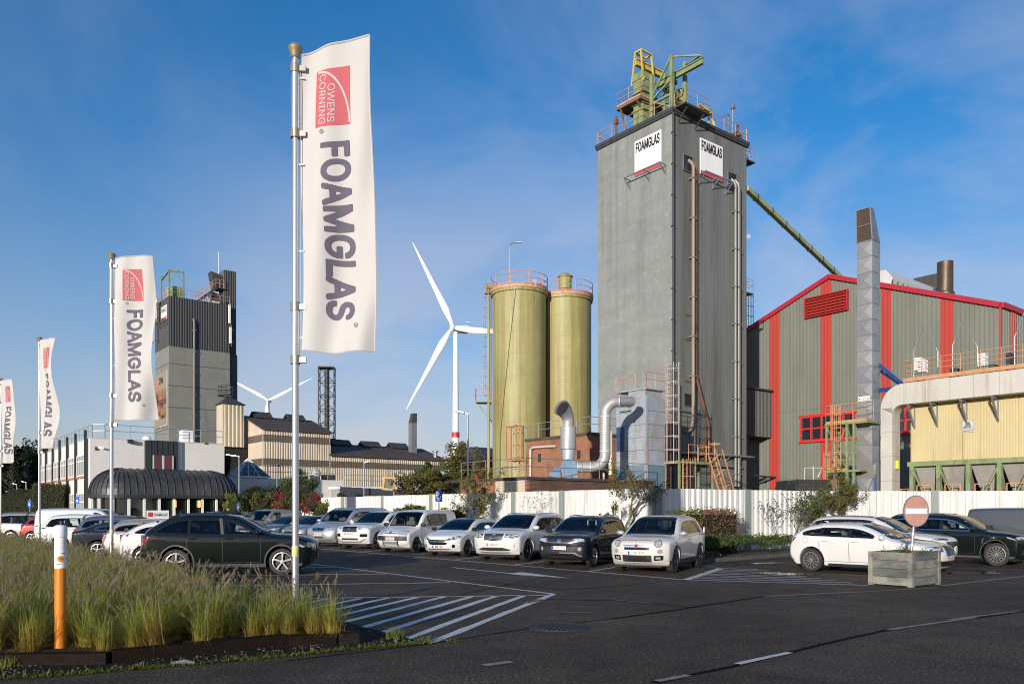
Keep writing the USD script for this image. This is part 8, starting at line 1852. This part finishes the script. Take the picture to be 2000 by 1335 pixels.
def hedge(name, label, p, q, w, h, look, n, leaf, seed, cat='hedge', z=.1, core=True, gap=0.0):
    p, q = np.array(p, float), np.array(q, float); L_ = np.linalg.norm(q - p); d = (q - p) / L_; c = (p + q) / 2; r = np.random.default_rng(seed + 900)
    t = thing(name, label, cat, (c[0], c[1], z), math.atan2(d[1], d[0])); m = MB(); pts = boxcloud(n, L_ / 2, w / 2, gap, h, r)
    part(t, 'foliage', leaves(m, pts, leaf, r), look)
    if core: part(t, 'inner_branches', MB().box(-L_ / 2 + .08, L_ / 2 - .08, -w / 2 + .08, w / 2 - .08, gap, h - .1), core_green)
    s = MB()
    for k in np.arange(-L_ / 2 + .15, L_ / 2, .35): s.tube([(k, r.normal(0, .08), -.1), (k + r.normal(0, .05), r.normal(0, .1), h * .8)], [.02, .008], 4)
    part(t, 'stem', s, bark); return t


# behind the car park, left to right
far = [(8, 180, 66, 872, 985, 11), (38, 170, 52, 866, 985, 12), (64, 175, 58, 852, 985, 13), (88, 185, 40, 862, 985, 14), (-18, 175, 60, 880, 985, 15)]
for i, (px, Y, w, yt, yb, sd) in enumerate(far):
    tree('far_tree', ['dark tree left of the gap between the far trees, by the picture edge', 'dark broad tree between two others in the far row left of the office', 'tallest dark tree of the far row, behind the third flag', 'dark tree nearest to the office in the far row', 'dark tree cut by the left picture edge'][i], px, Y, w, yt, yb, L_far, 4200, .3, sd, .25, 2, .32, 30, core=.6, start=.4)
for i, (px, Y, w, yt, lk) in enumerate(((12, 100, 62, 965, L_dark), (48, 84, 60, 957, L_dark), (92, 72, 50, 946, L_aut))):
    x = (px - 1000) / FPX * Y; hw = w / 2 / FPX * Y; h = EYE + (HZ - yt) / FPX * Y
    hedge('clipped_hedge', ['far dark clipped hedge at the left edge', 'dark clipped hedge block left of the brown one', 'brownish clipped hedge block before the office windows'][i], (x - hw, Y), (x + hw, Y + .8), 1.6, h, lk, 3200, .075, i, z=0)
bush('ivy_shrub', 'dark climbing shrub in the corner right of the office wall', 443, 78, 20, 878, 935, L_dark, 900, .1, 20)
bush('round_hedge', 'dark green rounded hedge right of the barrel canopy', 505, 64, 120, 946, 1010, L_dark, 5200, .08, 21, 'hedge', 30, depth=1.6)
bush('lime_shrub', 'yellow-green shrub right beside the barrel canopy', 462, 61, 50, 958, 1012, L_lime, 2200, .07, 22)
bush('brown_shrub', 'brown leafless-looking shrub between the green hedge and the red creeper', 512, 60, 62, 957, 1012, L_aut, 2400, .07, 23)
bush('red_creeper', 'bright red and orange autumn shrub behind the silver-grey hatchback', 578, 58.5, 96, 950, 1012, L_red, 3600, .075, 24)
bush('red_creeper', 'red autumn shrub right of the nearest flagpole under the clipped tree', 612, 56.0, 50, 955, 1010, L_red, 1800, .075, 25)
tree('clipped_tree', 'large clipped dark green tree crossed by the nearest flagpole', 584, 57, 98, 916, 1000, L_mid, 6500, .07, 26, .09, 3, .3, 40, core=.55)
bush('laurel_hedge', 'yellow-green low hedge behind the silver van', 655, 55.5, 110, 972, 1020, L_lime, 3800, .065, 27, 'hedge', depth=1.2)
bush('laurel_hedge', 'yellow-green low hedge behind the panel van and the big SUV', 812, 45.5, 95, 981, 1012, L_lime, 3000, .055, 28, 'hedge', depth=.9)
bush('wall_weed', 'small green plant on top of the white fence by the low white block', 668, 66, 22, 962, 975, L_mid, 500, .07, 29)
bush('leafy_shrub', 'yellow-green shrub below the parking sign', 882, 40.6, 75, 988, 1025, L_lime, 2000, .05, 30, depth=.7)
def bare(name, label, px, Y, h, seed, spread=.75, leaf=None, n=0, kids=5, lv=3, lean=0.0):
    r = np.random.default_rng(seed + 50); t = plant(name, label, 'shrub', px, Y); m = MB(); tips = []
    for k in range(6 if spread > .5 else 3): a = r.uniform(0, 6.28); tips += limbs(m, (.1 * math.cos(a), .1 * math.sin(a), -.1), h, r, spread, lv, .016, kids, .55, (.5 * math.cos(a) + lean, .5 * math.sin(a)))
    part(t, 'branches', m, twig_m)
    if leaf is not None:
        tp = np.array(tips); k = r.integers(0, len(tp), n); part(t, 'foliage', leaves(MB(), tp[k] + r.normal(0, .06, (n, 3)), .045, r), leaf)
bare('bare_shrub', 'wide leafless twiggy shrub before the white fence behind the silver van', 740, 49, 1.9, 1); bare('bare_shrub', 'thin leafless shrub with a few leaves behind the white SUV', 1050, 36.0, 2.5, 2, .4, L_aut, 160, 3)
bare('bare_shrub', 'low yellowing twiggy shrub left of the dark small crossover', 1082, 34.9, 1.5, 3, .6, L_lime, 420, 4)
tree('garden_tree', 'brown-green spreading tree left of the parking sign, behind the fence', 826, 58, 112, 914, 970, L_aut, 4200, .075, 31, .1, 3, .28, 34, leafy_tips=900)
tree('garden_tree', 'green bushy tree with a rounded crown above the parking sign', 858, 63, 92, 926, 972, L_mid, 5200, .08, 32, .1, 3, .3, 34, core=.5)
tree('garden_tree', 'tall green tree top rising in front of the cream factory', 832, 59.5, 62, 902, 945, L_mid, 2600, .075, 33, .09, 3, .3, 24)
tree('oak_tree', 'olive-brown autumn tree between the turbine mast and the silos', 905, 76, 84, 862, 945, L_oak, 5200, .12, 34, .16, 3, .3, 36)
bush('dark_thicket', 'dark thicket behind the trees at the turbine foot', 892, 86, 60, 898, 975, L_dark, 1800, .14, 35)
ft = (.0, .0)
tree('fence_tree', 'small staked tree with brown leaves before the brick outbuilding', 934, 38.6, 66, 890, 1018, L_aut, 2300, .05, 36, .085, 3, .24, 30, bark_grey, leafy_tips=900, start=.42)
tree('fence_tree', 'thin half-bare tree between the dark crossover and the round-lamped car', 1213, 32.0, 70, 884, 1010, L_aut, 1100, .045, 37, .085, 3, .22, 26, bark_grey, stake=True, leafy_tips=900, start=.42)
tree('fence_tree', 'dense olive tree before the fence below the sampling platform', 1640, 37.0 - 1.4, 72, 906, 1004, L_oak, 3600, .05, 38, .05, 3, .24, 44, bark_grey, leafy_tips=1400, start=.42)
bush('box_shrub', 'small clipped shrub beside the half-bare tree', 1182, 32.6, 32, 996, 1040, L_lime, 1300, .04, 39, depth=.35)
hp = fr
def on(px, off):                      # a point before the ribbed fence
    u = fr.RF(px, v=-off); return fr.C + fr.b * u - fr.a * off
hedge('copper_hedge', 'coppery brown clipped hedge behind the round-lamped white car', on(1362, 1.55), on(1430, 1.3), .7, 1.62, L_hedge, 3800, .04, 40)
hedge('green_hedge', 'yellow-green end of the clipped hedge touching the copper hedge', on(1318, 1.6), on(1356, 1.55), .6, 1.62, L_lime, 1700, .04, 41)
r = np.random.default_rng(77); t = plant('tall_shrub', 'tall leggy shrub with crossing stems before the ribbed fence', 'shrub', 1540, 33.6); m = MB(); tips = []
for k in range(7): a = r.uniform(0, 6.28); tips += limbs(m, (.12 * math.cos(a), .12 * math.sin(a), -.1), 2.6, r, .5, 2, .022, 4, .55, (.75 * math.cos(a), .4 * math.sin(a)))
part(t, 'branches', m, bark_grey); tp = np.array(tips); k = r.integers(0, len(tp), 1500); part(t, 'foliage', leaves(MB(), tp[k] + r.normal(0, .1, (1500, 3)), .05, r), L_mid)
bush('side_shrub', 'round green-brown shrub beside the leggy one, behind the white hatchback', 1588, 34.4, 42, 988, 1030, L_aut, 1500, .045, 42)
def cover(name, label, pts, look, n, h, leaf, seed):
    g = sg.Polygon(pts); r = np.random.default_rng(seed); x0, y0, x1, y1 = g.bounds; q = np.c_[r.uniform(x0, x1, n * 3), r.uniform(y0, y1, n * 3)]; q = q[shapely.contains_xy(g, q[:, 0], q[:, 1])][:n]
    hh = .1 + h * (.35 + .9 * meshkit.fbm(np.c_[q * 1.3, np.zeros(len(q))], 3, seed)) * r.uniform(.3, 1, len(q)) ** .4; solo(name, leaves(MB(), np.c_[q, hh], leaf, r), look, label, 'ground cover', kind='stuff')
cover('ground_cover', 'low green ground-cover shrubs on the planted strip before the ribbed fence', [(7.4, 28.5), (11.0, 31.8), (13.2, 33.6), (11.6, 34.6), (8.5, 32.9), (6.3, 30.6)], L_mid, 9000, .75, .04, 5)
cover('grass_strip', 'grass and leaf litter on the strip under the trees', [(.4, 33.2), (3.1, 29.9), (4.7, 27.9), (6.2, 27.4), (7.4, 28.5), (6.3, 30.6), (5.4, 31.5)], L_mid, 7000, .22, .05, 6)
cover('grass_strip', 'leafy undergrowth along the fence behind the front row of cars', [(-16, 54.4), (-5, 40.2), (.2, 33.4), (5.4, 31.5), (-14, 56.5)], L_mid, 8000, .5, .06, 7)
m = MB(); r = np.random.default_rng(8)
for (dx, dy, h, n) in ((.35, .35, .28, 40), (.6, .5, .18, 40), (.95, .7, .22, 50), (1.15, .3, .15, 40), (.3, .8, .14, 40), (.2, .2, .32, 20)):
    p = PF.C + PF.b * dx + PF.a * dy
    for k in range(n): b = np.array([*(p + r.normal(0, .05, 2)), .69]); m.tube([b, b + r.normal(0, .03, 3) + [0, 0, h * r.uniform(.5, 1)]], [.003, .001], 3, False); leaves(m, (b + r.normal(0, .04, 3) + [0, 0, h * r.uniform(.3, 1)])[None], .02, r)
solo('planter_weeds', m, L_mid, 'sparse weeds growing in the concrete planter', 'weeds', kind='stuff')
# ornamental fountain grass
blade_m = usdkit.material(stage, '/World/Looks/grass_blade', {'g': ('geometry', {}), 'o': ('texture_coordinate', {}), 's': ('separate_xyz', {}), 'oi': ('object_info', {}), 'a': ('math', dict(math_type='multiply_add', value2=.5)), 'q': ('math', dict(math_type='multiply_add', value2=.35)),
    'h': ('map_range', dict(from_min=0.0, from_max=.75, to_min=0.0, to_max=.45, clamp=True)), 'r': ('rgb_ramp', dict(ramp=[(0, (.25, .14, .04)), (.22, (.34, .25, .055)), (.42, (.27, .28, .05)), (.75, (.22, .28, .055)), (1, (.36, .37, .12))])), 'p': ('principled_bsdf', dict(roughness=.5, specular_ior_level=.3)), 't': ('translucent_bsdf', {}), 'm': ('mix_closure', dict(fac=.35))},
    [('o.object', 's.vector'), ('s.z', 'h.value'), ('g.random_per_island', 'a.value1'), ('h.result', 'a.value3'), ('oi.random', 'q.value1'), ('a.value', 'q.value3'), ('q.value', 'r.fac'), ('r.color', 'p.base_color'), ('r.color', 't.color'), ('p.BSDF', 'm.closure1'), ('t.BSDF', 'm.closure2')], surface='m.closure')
plume_m = leaf_look('grass_plume', [(.27, .21, .14), (.44, .35, .24), (.58, .47, .33)], trans=.3)
pi = UsdGeom.PointInstancer.Define(stage, '/World/ornamental_grass'); tag(pi.GetPrim(), 'dense ornamental fountain grass with fuzzy mauve seed heads filling the bed', 'grass', kind='stuff')
targets = []; rr_ = np.random.default_rng(12)
for k in range(6):
    x = UsdGeom.Xform.Define(stage, f'/World/ornamental_grass/tuft_{k:03d}'); m = MB(); V, Fc = [], []
    for j in range(270):
        a = rr_.uniform(0, 2 * PI); L_ = rr_.uniform(.45, .95); lean = rr_.uniform(.12, 1.25) ** 1.1; b = rr_.normal(0, .06, 2); w = rr_.uniform(.0022, .0042); d = np.array([math.cos(a), math.sin(a)]); e = np.array([-d[1], d[0]]); pts = []
        for t_ in (0, .3, .6, .85, 1.0):
            rad = lean * L_ * (t_ ** 1.35) * .72; z = L_ * (t_ - .47 * lean * t_ ** 2.2); pts.append((b[0] + d[0] * rad, b[1] + d[1] * rad, z))
        i0 = len(V)
        for (p, ww) in zip(pts, (1, 1, .85, .5, 0.05)): V += [(p[0] + e[0] * w * ww, p[1] + e[1] * w * ww, p[2]), (p[0] - e[0] * w * ww, p[1] - e[1] * w * ww, p[2])]
        for q in range(4): o = i0 + 2 * q; Fc += [(o, o + 1, o + 3), (o, o + 3, o + 2)]
    for j in range(70):
        a = rr_.uniform(0, 2 * PI); L_ = rr_.uniform(.25, .5); d = np.array([math.cos(a), math.sin(a)]); e = np.array([-d[1], d[0]]); i0 = len(V); w = .003
        for t_, ww in ((0, 1), (.4, 1), (.75, .7), (1, .05)):
            p = (d[0] * L_ * t_, d[1] * L_ * t_, .22 * L_ * math.sin(PI * t_ * .9) + .01); V += [(p[0] + e[0] * w * ww, p[1] + e[1] * w * ww, p[2]), (p[0] - e[0] * w * ww, p[1] - e[1] * w * ww, p[2])]
        for q in range(3): o = i0 + 2 * q; Fc += [(o, o + 1, o + 3), (o, o + 3, o + 2)]
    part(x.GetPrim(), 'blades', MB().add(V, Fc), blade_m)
    m = MB(); st = MB()
    for j in range(7):
        a = rr_.uniform(0, 2 * PI); L_ = rr_.uniform(.62, 1.0); lean = rr_.uniform(.15, .95); d = np.array([math.cos(a), math.sin(a), 0]); pts = [np.array([0, 0, 0]) + d * lean * L_ * t_ ** 1.7 * .75 + np.array([0, 0, L_ * (t_ - .16 * lean * t_ ** 2)]) for t_ in (0, .4, .75, 1.0)]
        st.tube(pts, [.0028, .0024, .002, .0015], 3, False); ax = pts[-1] - pts[-2]; ax /= np.linalg.norm(ax); hl = rr_.uniform(.11, .16); nb = 110; s = rr_.uniform(0, 1, nb); c = pts[-1] - ax * .02 + ax * hl * s[:, None]
        n_ = rr_.normal(size=(nb, 3)); n_ -= (n_ @ ax)[:, None] * ax; n_ /= np.linalg.norm(n_, axis=1, keepdims=True); bl = .03 * np.sqrt(np.sin(np.clip(s, .06, .97) * PI))[:, None] * rr_.uniform(.7, 1.3, (nb, 1)); tip = c + n_ * bl + ax * .014; sd = np.cross(n_, ax) * .0028
        v = np.stack([c - sd, c + sd, tip], 1).reshape(-1, 3); m.add(v, np.arange(nb * 3).reshape(-1, 3))
        m.tube([pts[-1] - ax * .02, pts[-1] + ax * hl * .5, pts[-1] + ax * hl], [.003, .007, .001], 4, False)
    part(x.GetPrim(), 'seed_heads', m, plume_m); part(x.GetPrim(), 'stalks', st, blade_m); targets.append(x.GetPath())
bp = sg.Polygon([(-16, 9.15), (-7.6, 9.35), (-4.75, 9.56), (-3.05, 10.76), (-2.2, 10.9), *[tuple(bed_r + AX * t_ - BX * .12) for t_ in (3, 12, 25, 44)], (-60, 46), (-60, 9)])
pos = []; sp_x = .36
for iy in range(0, 118):
    y = 9.3 + iy * .33 * (1 + iy * .004)
    for x in np.arange(-.66 * y - 1.2, -.05 * y, .33 * (1 + iy * .004)):
        q = (x + rr_.normal(0, .1), y + rr_.normal(0, .1))
        if abs(q[0] + 5.57 * (q[1] / 9.92)) < .27 and q[1] < 10.1: continue
        if bp.contains(sg.Point(q)): pos.append((*q, .09))
pos = np.array(pos)
pi.CreateProtoIndicesAttr(Vt.IntArray.FromNumpy(rr_.integers(0, 6, len(pos)).astype(np.int32))); pi.CreatePositionsAttr(Vt.Vec3fArray.FromNumpy(pos.astype(np.float32)))
ang_ = rr_.uniform(0, 2 * PI, len(pos)); tl_ = rr_.normal(0, .07, len(pos))
pi.CreateOrientationsAttr(Vt.QuathArray([Gf.Quath(float(math.cos(a / 2)), float(math.sin(t_ / 2)), 0.0, float(math.sin(a / 2))) for a, t_ in zip(ang_, tl_)]))
sc_ = rr_.uniform(.6, .9, (len(pos), 1)) * np.ones((1, 3)); pi.CreateScalesAttr(Vt.Vec3fArray.FromNumpy(sc_.astype(np.float32)))
pi.CreatePrototypesRel().SetTargets(targets)
print('tufts', len(pos))
